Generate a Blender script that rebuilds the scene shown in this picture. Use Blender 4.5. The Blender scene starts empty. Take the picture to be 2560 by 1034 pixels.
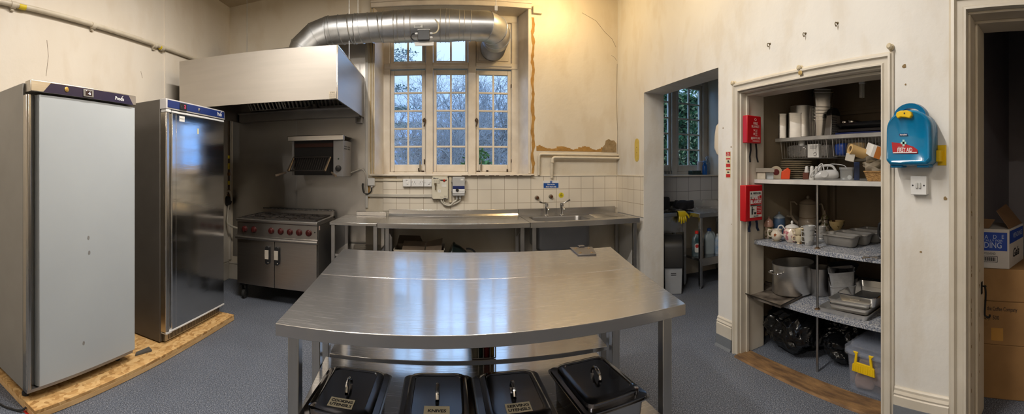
import bpy, bmesh, math, random
from mathutils import Vector, Matrix, noise

S = bpy.context.scene
COL = S.collection
R = math.radians

# ------------------------------------------------------------------ camera
# a stitched phone panorama: cylindrical projection, 1000 px per radian (2560 x 1034 frame)
F, CX, HY, EYE = 1000.0, 1115.0, 425.0, 1.41
cam = bpy.data.cameras.new('camera')
cam.type = 'PANO'
cam.panorama_type = 'CENTRAL_CYLINDRICAL'
cam.central_cylindrical_range_u_min = -1280.0 / F
cam.central_cylindrical_range_u_max = 1280.0 / F
cam.central_cylindrical_range_v_min = -(1034.0 - HY) / F
cam.central_cylindrical_range_v_max = HY / F
cam.central_cylindrical_radius = 1.0
cam.clip_start = 0.02
cam.clip_end = 200
camo = bpy.data.objects.new('camera', cam)
COL.objects.link(camo)
camo.location = (0, 0, EYE)
camo.rotation_euler = (R(90), 0, -(1280.0 - CX) / F)
S.camera = camo

# ------------------------------------------------------------------ view, sky, daylight
S.view_settings.view_transform = 'Standard'
S.view_settings.look = 'None'
S.view_settings.gamma = 1
S.view_settings.use_curve_mapping = False
S.view_settings.exposure = 0.0
try:
    S.cycles.use_denoising = True
    S.cycles.max_bounces = 7
    S.cycles.transparent_max_bounces = 16
    S.cycles.caustics_reflective = False
    S.cycles.caustics_refractive = False
    S.cycles.sample_clamp_indirect = 4.0
except Exception:
    pass

world = bpy.data.worlds.new('overcast_sky')
S.world = world
world.use_nodes = True
wn = world.node_tree
wn.nodes.clear()
w_out = wn.nodes.new('ShaderNodeOutputWorld')
w_bg = wn.nodes.new('ShaderNodeBackground')
w_tc = wn.nodes.new('ShaderNodeTexCoord')
w_sp = wn.nodes.new('ShaderNodeSeparateXYZ')
w_rp = wn.nodes.new('ShaderNodeValToRGB')
wn.links.new(w_tc.outputs['Generated'], w_sp.inputs[0])
wn.links.new(w_sp.outputs['Z'], w_rp.inputs[0])
wn.links.new(w_rp.outputs[0], w_bg.inputs[0])
wn.links.new(w_bg.outputs[0], w_out.inputs[0])
w_rp.color_ramp.elements[0].position = 0.0
w_rp.color_ramp.elements[0].color = (0.12, 0.35, 0.95, 1)
w_rp.color_ramp.elements[1].position = 0.34
w_rp.color_ramp.elements[1].color = (0.72, 0.88, 1.0, 1)
w_bg.inputs[1].default_value = 1.5

sun = bpy.data.lights.new('daylight', 'SUN')
sun.energy = 6.0
sun.angle = 2.6
sun.color = (0.22, 0.48, 1.0)
suno = bpy.data.objects.new('daylight', sun)
COL.objects.link(suno)
suno.rotation_euler = (R(-58), 0, R(-8))

# ------------------------------------------------------------------ helpers
def P(px, py, x=None, y=None, z=None, r=None):
    """world point on the sight line of a photo pixel, on a plane x= / y= / z= or at horizontal range r"""
    t = (px - CX) / F
    dx, dy, dz = math.sin(t), math.cos(t), (HY - py) / F
    if r is None:
        if x is not None: r = x / dx
        elif y is not None: r = y / dy
        else: r = (z - EYE) / dz
    return Vector((dx * r, dy * r, EYE + dz * r))

def G(px, r, z=0.0):
    t = (px - CX) / F
    return Vector((math.sin(t) * r, math.cos(t) * r, z))

def lin(c):
    if isinstance(c, str):
        c = c.lstrip('#')
        c = [int(c[i:i + 2], 16) / 255 for i in (0, 2, 4)]
        return tuple(x / 12.92 if x <= 0.04045 else ((x + 0.055) / 1.055) ** 2.4 for x in c)
    return tuple(c)

MATS = {}
def mat(name, color, rough=0.5, metal=0.0, color2=None, scale=8.0, amount=1.0, bump=0.0, bscale=None,
        stretch=None, rvar=0.0, emit=0.0, alpha=1.0, trans=0.0, coat=0.0, ior=1.45, detail=4.0, spec=0.5):
    if name in MATS: return MATS[name]
    m = bpy.data.materials.new(name)
    m.use_nodes = True
    nt = m.node_tree
    b = nt.nodes['Principled BSDF']
    c = lin(color)
    b.inputs['Base Color'].default_value = (*c, 1)
    b.inputs['Roughness'].default_value = rough
    b.inputs['Metallic'].default_value = metal
    b.inputs['IOR'].default_value = ior
    b.inputs['Alpha'].default_value = alpha
    b.inputs['Transmission Weight'].default_value = trans
    b.inputs['Coat Weight'].default_value = coat
    b.inputs['Specular IOR Level'].default_value = spec
    if emit:
        b.inputs['Emission Color'].default_value = (*c, 1)
        b.inputs['Emission Strength'].default_value = emit
    tc = nt.nodes.new('ShaderNodeTexCoord')
    mp = nt.nodes.new('ShaderNodeMapping')
    nt.links.new(tc.outputs['Object'], mp.inputs[0])
    if stretch: mp.inputs['Scale'].default_value = stretch
    nz = nt.nodes.new('ShaderNodeTexNoise')
    nz.inputs['Scale'].default_value = scale
    nz.inputs['Detail'].default_value = detail
    nt.links.new(mp.outputs[0], nz.inputs[0])
    c2 = lin(color2) if color2 is not None else tuple(x * 0.88 for x in c)
    rp = nt.nodes.new('ShaderNodeValToRGB')
    rp.color_ramp.elements[0].position = 0.5 - 0.2 / max(amount, 0.05)
    rp.color_ramp.elements[1].position = min(1.0, 0.5 + 0.2 / max(amount, 0.05))
    rp.color_ramp.elements[0].color = (*c2, 1)
    rp.color_ramp.elements[1].color = (*c, 1)
    nt.links.new(nz.outputs['Fac'], rp.inputs[0])
    nt.links.new(rp.outputs[0], b.inputs['Base Color'])
    if rvar:
        mr = nt.nodes.new('ShaderNodeMapRange')
        mr.inputs['To Min'].default_value = max(0.02, rough - rvar)
        mr.inputs['To Max'].default_value = rough + rvar
        nt.links.new(nz.outputs['Fac'], mr.inputs['Value'])
        nt.links.new(mr.outputs[0], b.inputs['Roughness'])
    if bump:
        n2 = nt.nodes.new('ShaderNodeTexNoise')
        n2.inputs['Scale'].default_value = bscale or scale * 4
        n2.inputs['Detail'].default_value = 3
        nt.links.new(mp.outputs[0], n2.inputs[0])
        bp = nt.nodes.new('ShaderNodeBump')
        bp.inputs['Strength'].default_value = bump
        bp.inputs['Distance'].default_value = 0.01
        nt.links.new(n2.outputs['Fac'], bp.inputs['Height'])
        nt.links.new(bp.outputs[0], b.inputs['Normal'])
    MATS[name] = m
    return m

def glassy(name, tint, refl=0.06, rough=0.02, body=0.0, bodycol=None):
    """thin clear sheet: mostly transparent, a little mirror, optional milky body"""
    if name in MATS: return MATS[name]
    m = bpy.data.materials.new(name)
    m.use_nodes = True
    nt = m.node_tree
    nt.nodes.clear()
    out = nt.nodes.new('ShaderNodeOutputMaterial')
    tr = nt.nodes.new('ShaderNodeBsdfTransparent'); tr.inputs[0].default_value = (*lin(tint), 1)
    gl = nt.nodes.new('ShaderNodeBsdfGlossy'); gl.inputs['Roughness'].default_value = rough
    mx = nt.nodes.new('ShaderNodeMixShader'); mx.inputs[0].default_value = refl
    last = tr
    if body:
        df = nt.nodes.new('ShaderNodeBsdfDiffuse'); df.inputs[0].default_value = (*lin(bodycol or tint), 1)
        nz = nt.nodes.new('ShaderNodeTexNoise'); nz.inputs['Scale'].default_value = 9
        mr = nt.nodes.new('ShaderNodeMapRange'); mr.inputs['To Min'].default_value = body * 0.8; mr.inputs['To Max'].default_value = min(1, body * 1.2)
        nt.links.new(nz.outputs['Fac'], mr.inputs['Value'])
        m2 = nt.nodes.new('ShaderNodeMixShader')
        nt.links.new(mr.outputs[0], m2.inputs[0])
        nt.links.new(tr.outputs[0], m2.inputs[1]); nt.links.new(df.outputs[0], m2.inputs[2])
        last = m2
    nt.links.new(last.outputs[0], mx.inputs[1]); nt.links.new(gl.outputs[0], mx.inputs[2])
    nt.links.new(mx.outputs[0], out.inputs[0])
    MATS[name] = m
    return m

ORG = {}     # world origin of every thing and part (parts sit on their thing's origin)

_text_cache = {}
def text_geo(s, size, bold=0.0, shear=0.0, spacing=1.0):
    key = (s, size, bold, shear, spacing)
    if key not in _text_cache:
        cu = bpy.data.curves.new('lettering', 'FONT')
        cu.body = s; cu.size = size; cu.align_x = 'CENTER'; cu.align_y = 'CENTER'
        cu.offset = bold; cu.shear = shear; cu.resolution_u = 3; cu.space_character = spacing
        o = bpy.data.objects.new('lettering', cu)
        COL.objects.link(o)
        bpy.context.view_layer.update()
        me = bpy.data.meshes.new_from_object(o.evaluated_get(bpy.context.evaluated_depsgraph_get()))
        vs = [v.co.copy() for v in me.vertices]
        fs = [tuple(p.vertices) for p in me.polygons]
        bpy.data.objects.remove(o); bpy.data.curves.remove(cu); bpy.data.meshes.remove(me)
        _text_cache[key] = (vs, fs)
    return _text_cache[key]

def face_m(d, o):
    """frame of a surface: d = '-y' (seen looking +y), '-x', '+x', '+z' ; local X right, Y up, Z out"""
    ax = {'-y': ((1, 0, 0), (0, 0, 1), (0, -1, 0)), '-x': ((0, -1, 0), (0, 0, 1), (-1, 0, 0)),
          '+x': ((0, 1, 0), (0, 0, 1), (1, 0, 0)), '+z': ((1, 0, 0), (0, 1, 0), (0, 0, 1)),
          '+y': ((-1, 0, 0), (0, 0, 1), (0, 1, 0))}[d]
    m = Matrix(((ax[0][0], ax[1][0], ax[2][0], 0), (ax[0][1], ax[1][1], ax[2][1], 0), (ax[0][2], ax[1][2], ax[2][2], 0), (0, 0, 0, 1)))
    m.translation = Vector(o)
    return m

class MB:
    def __init__(s): s.v = []; s.f = []; s.mi = []; s.cur = 0; s.M = None
    def add(s, vs, fs, M=None):
        n = len(s.v)
        for p in vs:
            p = Vector(p)
            if M is not None: p = M @ p
            if s.M is not None: p = s.M @ p
            s.v.append(p)
        for f in fs:
            s.f.append(tuple(i + n for i in f)); s.mi.append(s.cur)
        return s
    def mat(s, i): s.cur = i; return s
    def box(s, a, b, M=None):
        x0, x1 = sorted((a[0], b[0])); y0, y1 = sorted((a[1], b[1])); z0, z1 = sorted((a[2], b[2]))
        return s.add([(x0, y0, z0), (x1, y0, z0), (x1, y1, z0), (x0, y1, z0), (x0, y0, z1), (x1, y0, z1), (x1, y1, z1), (x0, y1, z1)],
                     [(0, 3, 2, 1), (4, 5, 6, 7), (0, 1, 5, 4), (1, 2, 6, 5), (2, 3, 7, 6), (3, 0, 4, 7)], M)
    def cbox(s, c, d, rz=0.0, M=None):
        m = Matrix.Translation(Vector(c)) @ Matrix.Rotation(rz, 4, 'Z')
        if M is not None: m = M @ m
        return s.box((-d[0] / 2, -d[1] / 2, -d[2] / 2), (d[0] / 2, d[1] / 2, d[2] / 2), m)
    def hexa(s, lo, hi):
        """lo, hi: four corners each"""
        return s.add(list(lo) + list(hi), [(0, 3, 2, 1), (4, 5, 6, 7), (0, 1, 5, 4), (1, 2, 6, 5), (2, 3, 7, 6), (3, 0, 4, 7)])
    def prism(s, poly, d, M=None):
        n = len(poly); d = Vector(d)
        vs = [Vector(p) for p in poly] + [Vector(p) + d for p in poly]
        fs = [tuple(range(n - 1, -1, -1)), tuple(range(n, 2 * n))] + [(i, (i + 1) % n, n + (i + 1) % n, n + i) for i in range(n)]
        return s.add(vs, fs, M)
    def poly(s, pts, M=None): return s.add(pts, [tuple(range(len(pts)))], M)
    def tube(s, path, r, n=8, caps=True, closed=False, M=None):
        path = [Vector(p) for p in path]; k = len(path)
        rs = r if isinstance(r, (list, tuple)) else [r] * k
        vs = []; fs = []; up = None
        for i, p in enumerate(path):
            a = path[(i - 1) % k] if (closed or i > 0) else p
            b = path[(i + 1) % k] if (closed or i < k - 1) else p
            t = (b - a)
            if t.length < 1e-9: t = Vector((0, 0, 1))
            t.normalize()
            if up is None:
                up = Vector((0, 0, 1)) if abs(t.z) < 0.9 else Vector((1, 0, 0))
            u = up - t * up.dot(t)
            if u.length < 1e-6: u = t.orthogonal()
            u.normalize(); w = t.cross(u); up = u
            for j in range(n):
                an = 2 * math.pi * j / n
                vs.append(p + (u * math.cos(an) + w * math.sin(an)) * rs[i])
        m = k if closed else k - 1
        for i in range(m):
            i2 = (i + 1) % k
            for j in range(n):
                j2 = (j + 1) % n
                fs.append((i * n + j, i * n + j2, i2 * n + j2, i2 * n + j))
        if caps and not closed:
            fs.append(tuple(range(n - 1, -1, -1))); fs.append(tuple((k - 1) * n + j for j in range(n)))
        return s.add(vs, fs, M)
    def lathe(s, prof, c=(0, 0, 0), n=24, axis=None, M=None, sx=1.0, sy=1.0):
        """prof [(r, h)]; axis 'X'/'Y'/'-Y' turns the height direction"""
        vs = []; fs = []
        for (r, h) in prof:
            for j in range(n):
                a = 2 * math.pi * j / n
                vs.append(Vector((r * math.cos(a) * sx, r * math.sin(a) * sy, h)))
        k = len(prof)
        for i in range(k - 1):
            for j in range(n):
                j2 = (j + 1) % n
                fs.append((i * n + j, i * n + j2, (i + 1) * n + j2, (i + 1) * n + j))
        if prof[0][0] > 1e-5: fs.append(tuple(range(n - 1, -1, -1)))
        if prof[-1][0] > 1e-5: fs.append(tuple((k - 1) * n + j for j in range(n)))
        m = Matrix.Translation(Vector(c))
        if axis == 'X': m = m @ Matrix.Rotation(R(90), 4, 'Y')
        elif axis == '-X': m = m @ Matrix.Rotation(R(-90), 4, 'Y')
        elif axis == 'Y': m = m @ Matrix.Rotation(R(-90), 4, 'X')
        elif axis == '-Y': m = m @ Matrix.Rotation(R(90), 4, 'X')
        if M is not None: m = M @ m
        return s.add(vs, fs, m)
    def rrect(s, w, d, r, z0, z1, c=(0, 0, 0), n=5, taper=1.0, M=None):
        """rounded box along z: footprint w x d, corner radius r"""
        a = rr(w, d, r, n); k = len(a)
        vs = [Vector((x + c[0], y + c[1], z0 + c[2])) for x, y in a] + [Vector((x * taper + c[0], y * taper + c[1], z1 + c[2])) for x, y in a]
        fs = [tuple(range(k - 1, -1, -1)), tuple(range(k, 2 * k))] + [(i, (i + 1) % k, k + (i + 1) % k, k + i) for i in range(k)]
        return s.add(vs, fs, M)
    def loft(s, rings, M=None, cap0=True, cap1=True):
        k = len(rings[0]); vs = [p for r_ in rings for p in r_]; fs = []
        for i in range(len(rings) - 1):
            for j in range(k):
                j2 = (j + 1) % k
                fs.append((i * k + j, i * k + j2, (i + 1) * k + j2, (i + 1) * k + j))
        if cap0: fs.append(tuple(range(k - 1, -1, -1)))
        if cap1: fs.append(tuple((len(rings) - 1) * k + j for j in range(k)))
        return s.add(vs, fs, M)
    def text(s, st, size, M, bold=0.0, shear=0.0, spacing=1.0, fit=None):
        vs, fs = text_geo(st, size, bold, shear, spacing)
        if fit and vs:
            w = max(v.x for v in vs) - min(v.x for v in vs)
            k = fit / max(w, 1e-6)
            vs = [Vector((v.x * k, v.y, v.z)) for v in vs]
        return s.add(vs, fs, M)
    def build(s, name, mats, parent=None, w=False, bevel=0.0, smooth=35, bseg=2, subsurf=0, noc=False):
        me = bpy.data.meshes.new(name)
        vs = s.v
        if parent is not None:
            o_ = ORG[parent.name]
            if w: vs = [v - o_ for v in vs]
            loc = Vector((0, 0, 0))
        else:
            lo = Vector([min(v[i] for v in vs) for i in range(3)]); hi = Vector([max(v[i] for v in vs) for i in range(3)])
            loc = Vector((0, 0, 0)) if noc else Vector(((lo.x + hi.x) / 2, (lo.y + hi.y) / 2, lo.z))
            vs = [v - loc for v in vs]
        me.from_pydata([tuple(v) for v in vs], [], s.f)
        ml = mats if isinstance(mats, (list, tuple)) else [mats]
        for m in ml: me.materials.append(m)
        for i, p in enumerate(me.polygons): p.material_index = min(s.mi[i], len(ml) - 1)
        bm = bmesh.new(); bm.from_mesh(me)
        bmesh.ops.recalc_face_normals(bm, faces=bm.faces)
        bm.to_mesh(me); bm.free()
        if smooth:
            for p in me.polygons: p.use_smooth = True
            me.set_sharp_from_angle(angle=R(smooth))
        o = bpy.data.objects.new(name, me)
        COL.objects.link(o)
        o.location = loc
        if parent is not None:
            o.parent = parent
            ORG[o.name] = ORG[parent.name]
        else:
            ORG[o.name] = loc.copy()
        if bevel:
            b = o.modifiers.new('bevel', 'BEVEL'); b.width = bevel; b.segments = bseg; b.limit_method = 'ANGLE'; b.angle_limit = R(40)
            b.harden_normals = False
        if subsurf:
            b = o.modifiers.new('subdivision', 'SUBSURF'); b.levels = subsurf; b.render_levels = subsurf
        return o

def rr(w, d, r, n=5):
    pts = []
    r = min(r, w / 2 - 1e-5, d / 2 - 1e-5)
    for (cx, cy, a0) in ((w / 2 - r, d / 2 - r, 0), (-w / 2 + r, d / 2 - r, 90), (-w / 2 + r, -d / 2 + r, 180), (w / 2 - r, -d / 2 + r, 270)):
        for k in range(n + 1):
            a = R(a0 + 90 * k / n)
            pts.append((cx + r * math.cos(a), cy + r * math.sin(a)))
    return pts

def thing(name, label, cat, loc=(0, 0, 0), rz=0.0, group=None):
    o = bpy.data.objects.new(name, None)
    COL.objects.link(o)
    o.empty_display_size = 0.05
    o.location = loc; o.rotation_euler = (0, 0, rz)
    o['label'] = label; o['category'] = cat
    if group: o['group'] = group
    ORG[o.name] = Vector(loc)
    return o

def tag(o, label, cat, group=None):
    o['label'] = label; o['category'] = cat
    if group: o['group'] = group
    return o

def struct(o):
    o['kind'] = 'structure'
    return o

def strut_empty(name, loc=(0, 0, 0)):
    o = bpy.data.objects.new(name, None); COL.objects.link(o); o.location = loc
    o['kind'] = 'structure'; ORG[o.name] = Vector(loc)
    return o

def dup(root, loc, rz, label=None, group=None, scale=None):
    r = root.copy(); COL.objects.link(r); r.location = loc
    r.rotation_euler = (root.rotation_euler.x, root.rotation_euler.y, rz)
    if scale: r.scale = scale
    if label: r['label'] = label
    if group: r['group'] = group
    for ch in list(root.children):
        c = ch.copy(); COL.objects.link(c); c.parent = r
        for g in list(ch.children):
            d = g.copy(); COL.objects.link(d); d.parent = c
    ORG[r.name] = Vector(loc)
    return r

def bez(p0, p1, p2, p3, n=10):
    p0, p1, p2, p3 = map(Vector, (p0, p1, p2, p3))
    return [p0 * (1 - t) ** 3 + p1 * 3 * t * (1 - t) ** 2 + p2 * 3 * t * t * (1 - t) + p3 * t ** 3 for t in [i / n for i in range(n + 1)]]

def smoothpath(pts, n=6):
    """Catmull-Rom through the points"""
    pts = [Vector(p) for p in pts]; out = []
    for i in range(len(pts) - 1):
        a = pts[max(i - 1, 0)]; b = pts[i]; c = pts[i + 1]; d = pts[min(i + 2, len(pts) - 1)]
        for k in range(n):
            t = k / n
            out.append(0.5 * ((2 * b) + (c - a) * t + (2 * a - 5 * b + 4 * c - d) * t * t + (3 * b - a - 3 * c + d) * t ** 3))
    out.append(pts[-1])
    return out

def arc(c, u, v, r, a0, a1, n=8):
    c, u, v = Vector(c), Vector(u), Vector(v)
    return [c + u * (r * math.cos(R(a0 + (a1 - a0) * i / n))) + v * (r * math.sin(R(a0 + (a1 - a0) * i / n))) for i in range(n + 1)]

# ------------------------------------------------------------------ materials
def brushed(name, color, rough, stretch, rvar=0.08, bump=0.03, aniso=0.0):
    return mat(name, color, rough, 1.0, scale=3.0, stretch=stretch, rvar=rvar, bump=bump, bscale=6.0, amount=0.6,
               color2=tuple(x * 0.86 for x in lin(color)))
steel = brushed('stainless_steel', (0.56, 0.55, 0.53), 0.30, (2, 2, 60))
steel_top = None
steel_dark = brushed('dull_steel', (0.42, 0.41, 0.40), 0.36, (3, 3, 3))
steel_wall = brushed('steel_cladding', (0.40, 0.385, 0.365), 0.36, (1.5, 1.5, 1.5), rvar=0.1, bump=0.01)
steel_hood = brushed('hood_steel', (0.47, 0.44, 0.40), 0.40, (0.6, 0.6, 6), rvar=0.03, bump=0.0)
steel_pot = brushed('pot_steel', (0.70, 0.69, 0.67), 0.34, (6, 6, 60), bump=0.0)
chrome = mat('chrome', (0.75, 0.75, 0.75), 0.1, 1.0)
galv = mat('galvanised_steel', (0.56, 0.58, 0.60), 0.40, 1.0, color2=(0.47, 0.49, 0.51), scale=14, rvar=0.06, bump=0.03, bscale=10)
black = mat('black_plastic', (0.015, 0.015, 0.016), 0.35)
rubber = mat('black_rubber', (0.02, 0.02, 0.02), 0.7)
iron = mat('cast_iron', (0.045, 0.035, 0.03), 0.6, 0.2, color2=(0.028, 0.026, 0.025), scale=40, bump=0.2)
white = mat('white_plastic', (0.74, 0.74, 0.73), 0.35)
cream_pl = mat('cream_plastic', (0.66, 0.62, 0.50), 0.4)
paper = mat('paper_white', (0.78, 0.77, 0.73), 0.8)
ink = mat('black_ink', (0.02, 0.02, 0.025), 0.7)
inkw = mat('white_ink', (0.8, 0.8, 0.8), 0.6)
trimpaint = mat('cream_gloss_paint', '#cec7ba', 0.38, color2='#c2baab', scale=5, bump=0.05, bscale=20)

# ------------------------------------------------------------------ the room
XL, XR, YB, YF, ZC = -2.70, 2.05, 4.48, -2.6, 3.53
XR2 = 2.30      # far face of the right wall
YW = 4.75       # window frames stand here

def wallpaint(name, base, stain, warm, s=1.0):
    m = bpy.data.materials.new(name); m.use_nodes = True
    nt = m.node_tree; b = nt.nodes['Principled BSDF']
    b.inputs['Roughness'].default_value = 0.55
    tc = nt.nodes.new('ShaderNodeTexCoord')
    n1 = nt.nodes.new('ShaderNodeTexNoise'); n1.inputs['Scale'].default_value = 1.3 * s; n1.inputs['Detail'].default_value = 6
    n2 = nt.nodes.new('ShaderNodeTexNoise'); n2.inputs['Scale'].default_value = 5.0 * s; n2.inputs['Detail'].default_value = 5
    mp = nt.nodes.new('ShaderNodeMapping'); mp.inputs['Scale'].default_value = (1, 1, 0.45)
    nt.links.new(tc.outputs['Object'], mp.inputs[0])
    nt.links.new(mp.outputs[0], n1.inputs[0]); nt.links.new(mp.outputs[0], n2.inputs[0])
    r1 = nt.nodes.new('ShaderNodeValToRGB')
    r1.color_ramp.elements[0].position = 0.32; r1.color_ramp.elements[0].color = (*lin(stain), 1)
    r1.color_ramp.elements[1].position = 0.62; r1.color_ramp.elements[1].color = (*lin(base), 1)
    nt.links.new(n1.outputs['Fac'], r1.inputs[0])
    r2 = nt.nodes.new('ShaderNodeValToRGB')
    r2.color_ramp.elements[0].position = 0.36; r2.color_ramp.elements[0].color = (*lin(warm), 1)
    r2.color_ramp.elements[1].position = 0.5; r2.color_ramp.elements[1].color = (1, 1, 1, 1)
    nt.links.new(n2.outputs['Fac'], r2.inputs[0])
    mx = nt.nodes.new('ShaderNodeMix'); mx.data_type = 'RGBA'; mx.blend_type = 'MULTIPLY'; mx.inputs['Factor'].default_value = 0.6
    nt.links.new(r1.outputs[0], mx.inputs['A']); nt.links.new(r2.outputs[0], mx.inputs['B'])
    nt.links.new(mx.outputs['Result'], b.inputs['Base Color'])
    n3 = nt.nodes.new('ShaderNodeTexNoise'); n3.inputs['Scale'].default_value = 9; n3.inputs['Detail'].default_value = 8
    bp = nt.nodes.new('ShaderNodeBump'); bp.inputs['Strength'].default_value = 0.18; bp.inputs['Distance'].default_value = 0.02
    nt.links.new(tc.outputs['Object'], n3.inputs[0])
    nt.links.new(n3.outputs['Fac'], bp.inputs['Height']); nt.links.new(bp.outputs[0], b.inputs['Normal'])
    return m

def tilemat(name, ax, u0, v0, p, tile, grout):
    m = bpy.data.materials.new(name); m.use_nodes = True
    nt = m.node_tree; b = nt.nodes['Principled BSDF']
    tc = nt.nodes.new('ShaderNodeTexCoord'); sp = nt.nodes.new('ShaderNodeSeparateXYZ')
    nt.links.new(tc.outputs['Object'], sp.inputs[0])
    def edge(o, off):
        a = nt.nodes.new('ShaderNodeMath'); a.operation = 'SUBTRACT'; a.inputs[1].default_value = off
        nt.links.new(o, a.inputs[0])
        d = nt.nodes.new('ShaderNodeMath'); d.operation = 'PINGPONG'; d.inputs[1].default_value = p / 2
        nt.links.new(a.outputs[0], d.inputs[0])
        return d.outputs[0]
    mn = nt.nodes.new('ShaderNodeMath'); mn.operation = 'MINIMUM'
    nt.links.new(edge(sp.outputs[ax], u0), mn.inputs[0]); nt.links.new(edge(sp.outputs['Z'], v0), mn.inputs[1])
    rp = nt.nodes.new('ShaderNodeValToRGB')
    rp.color_ramp.elements[0].position = 0.0012; rp.color_ramp.elements[0].color = (*lin(grout), 1)
    rp.color_ramp.elements[1].position = 0.003; rp.color_ramp.elements[1].color = (1, 1, 1, 1)
    nt.links.new(mn.outputs[0], rp.inputs[0])
    nz = nt.nodes.new('ShaderNodeTexNoise'); nz.inputs['Scale'].default_value = 2.2
    nt.links.new(tc.outputs['Object'], nz.inputs[0])
    r2 = nt.nodes.new('ShaderNodeValToRGB')
    r2.color_ramp.elements[0].position = 0.3; r2.color_ramp.elements[1].position = 0.7
    c = lin(tile)
    r2.color_ramp.elements[0].color = (*[x * 0.86 for x in c], 1); r2.color_ramp.elements[1].color = (*c, 1)
    nt.links.new(nz.outputs['Fac'], r2.inputs[0])
    mx = nt.nodes.new('ShaderNodeMix'); mx.data_type = 'RGBA'; mx.blend_type = 'MULTIPLY'; mx.inputs['Factor'].default_value = 1.0
    nt.links.new(r2.outputs[0], mx.inputs['A']); nt.links.new(rp.outputs[0], mx.inputs['B'])
    nt.links.new(mx.outputs['Result'], b.inputs['Base Color'])
    b.inputs['Roughness'].default_value = 0.22
    return m

def floormat():
    m = bpy.data.materials.new('speckled_vinyl'); m.use_nodes = True
    nt = m.node_tree; b = nt.nodes['Principled BSDF']; b.inputs['Roughness'].default_value = 0.55
    tc = nt.nodes.new('ShaderNodeTexCoord')
    n1 = nt.nodes.new('ShaderNodeTexNoise'); n1.inputs['Scale'].default_value = 150; n1.inputs['Detail'].default_value = 2
    n2 = nt.nodes.new('ShaderNodeTexNoise'); n2.inputs['Scale'].default_value = 2; n2.inputs['Detail'].default_value = 5
    for n in (n1, n2): nt.links.new(tc.outputs['Object'], n.inputs[0])
    r1 = nt.nodes.new('ShaderNodeValToRGB')
    e = r1.color_ramp.elements
    e[0].position = 0.34; e[0].color = (*lin('#24282c'), 1); e[1].position = 0.68; e[1].color = (*lin('#9ea1a5'), 1)
    k = e.new(0.45); k.color = (*lin('#565c68'), 1); k = e.new(0.56); k.color = (*lin('#666d7b'), 1)
    nt.links.new(n1.outputs['Fac'], r1.inputs[0])
    r2 = nt.nodes.new('ShaderNodeValToRGB')
    r2.color_ramp.elements[0].position = 0.3; r2.color_ramp.elements[0].color = (0.8, 0.8, 0.8, 1); r2.color_ramp.elements[1].position = 0.7
    nt.links.new(n2.outputs['Fac'], r2.inputs[0])
    mx = nt.nodes.new('ShaderNodeMix'); mx.data_type = 'RGBA'; mx.blend_type = 'MULTIPLY'; mx.inputs['Factor'].default_value = 1.0
    nt.links.new(r1.outputs[0], mx.inputs['A']); nt.links.new(r2.outputs[0], mx.inputs['B'])
    nt.links.new(mx.outputs['Result'], b.inputs['Base Color'])
    return m

paint_back = wallpaint('wall_paint_back', '#dbd2c1', '#d2c7b3', (0.9, 0.86, 0.8))
paint_left = wallpaint('wall_paint_left', '#dad2c5', '#d2c8b8', (0.93, 0.9, 0.86))
paint_right = wallpaint('wall_paint_right', '#dbd9d4', '#d2cec7', (0.9, 0.86, 0.8), 1.3)
paint_scull = wallpaint('wall_paint_scullery', '#cfccc6', '#c4c0b8', (0.92, 0.92, 0.9))
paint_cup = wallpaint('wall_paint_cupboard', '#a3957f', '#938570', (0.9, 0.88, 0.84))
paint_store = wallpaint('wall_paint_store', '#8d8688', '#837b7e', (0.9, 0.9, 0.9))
paint_ceil = mat('ceiling_paint', '#c9bda6', 0.8, color2='#b5a78e', scale=2)
vinyl = floormat()

fl = MB(); fl.box((-2.9, -2.8, -0.1), (4.8, 4.9, 0.0)); struct(fl.build('floor', vinyl, noc=True, smooth=0))
ce = MB(); ce.box((-2.9, -2.8, ZC), (4.8, 4.9, ZC + 0.15)); struct(ce.build('ceiling', paint_ceil, noc=True, smooth=0))

# back wall with two window openings (reveals splay outwards)
WX0, WX1, WZ0, WZ1 = -0.806, 0.931, 1.355, 3.25
VX0, VX1, VZ0, VZ1 = 2.50, 3.62, 1.34, 3.20
YO = 4.88
wb = MB()
wb.box((-2.9, YB, 0), (WX0, YO, ZC)); wb.box((WX1, YB, 0), (VX0, YO, ZC)); wb.box((VX1, YB, 0), (4.8, YO, ZC))
wb.box((WX0, YB, 0), (WX1, YO, WZ0)); wb.box((WX0, YB, WZ1), (WX1, YO, ZC))
wb.box((VX0, YB, 0), (VX1, YO, VZ0)); wb.box((VX0, YB, VZ1), (VX1, YO, ZC))
wall_back = struct(wb.build('wall_back', paint_back, noc=True, smooth=0))
wl = MB(); wl.box((-2.9, YF, 0), (XL, YO, ZC)); wall_left = struct(wl.build('wall_left', paint_left, noc=True, smooth=0))
wf = MB(); wf.box((-2.9, YF - 0.2, 0), (XR2, YF, ZC)); struct(wf.build('wall_front', paint_left, noc=True, smooth=0))
OY0, OY1, OZ = 2.53, 3.80, 2.245          # opening to the scullery
KY0, KY1, KZ = 1.064, 2.27, 2.01          # cupboard opening
DY0, DY1, DZ = -0.36, 0.56, 2.25          # doorway to the store
wr = MB()
for (y0, y1, z0, z1) in ((OY1, YB, 0, ZC), (OY0, OY1, OZ, ZC), (KY1, OY0, 0, ZC), (KY0, KY1, KZ, ZC), (DY1, KY0, 0, ZC), (DY0, DY1, DZ, ZC), (YF, DY0, 0, ZC)):
    wr.box((XR, y0, z0), (XR2, y1, z1))
wall_right = struct(wr.build('wall_right', paint_right, noc=True, smooth=0))
ws = MB(); ws.box((3.62, 2.46, 0), (3.75, YB, ZC)); ws.box((XR2, 2.42, 0), (3.75, 2.46, ZC))
struct(ws.build('wall_scullery', paint_scull, noc=True, smooth=0))
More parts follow.
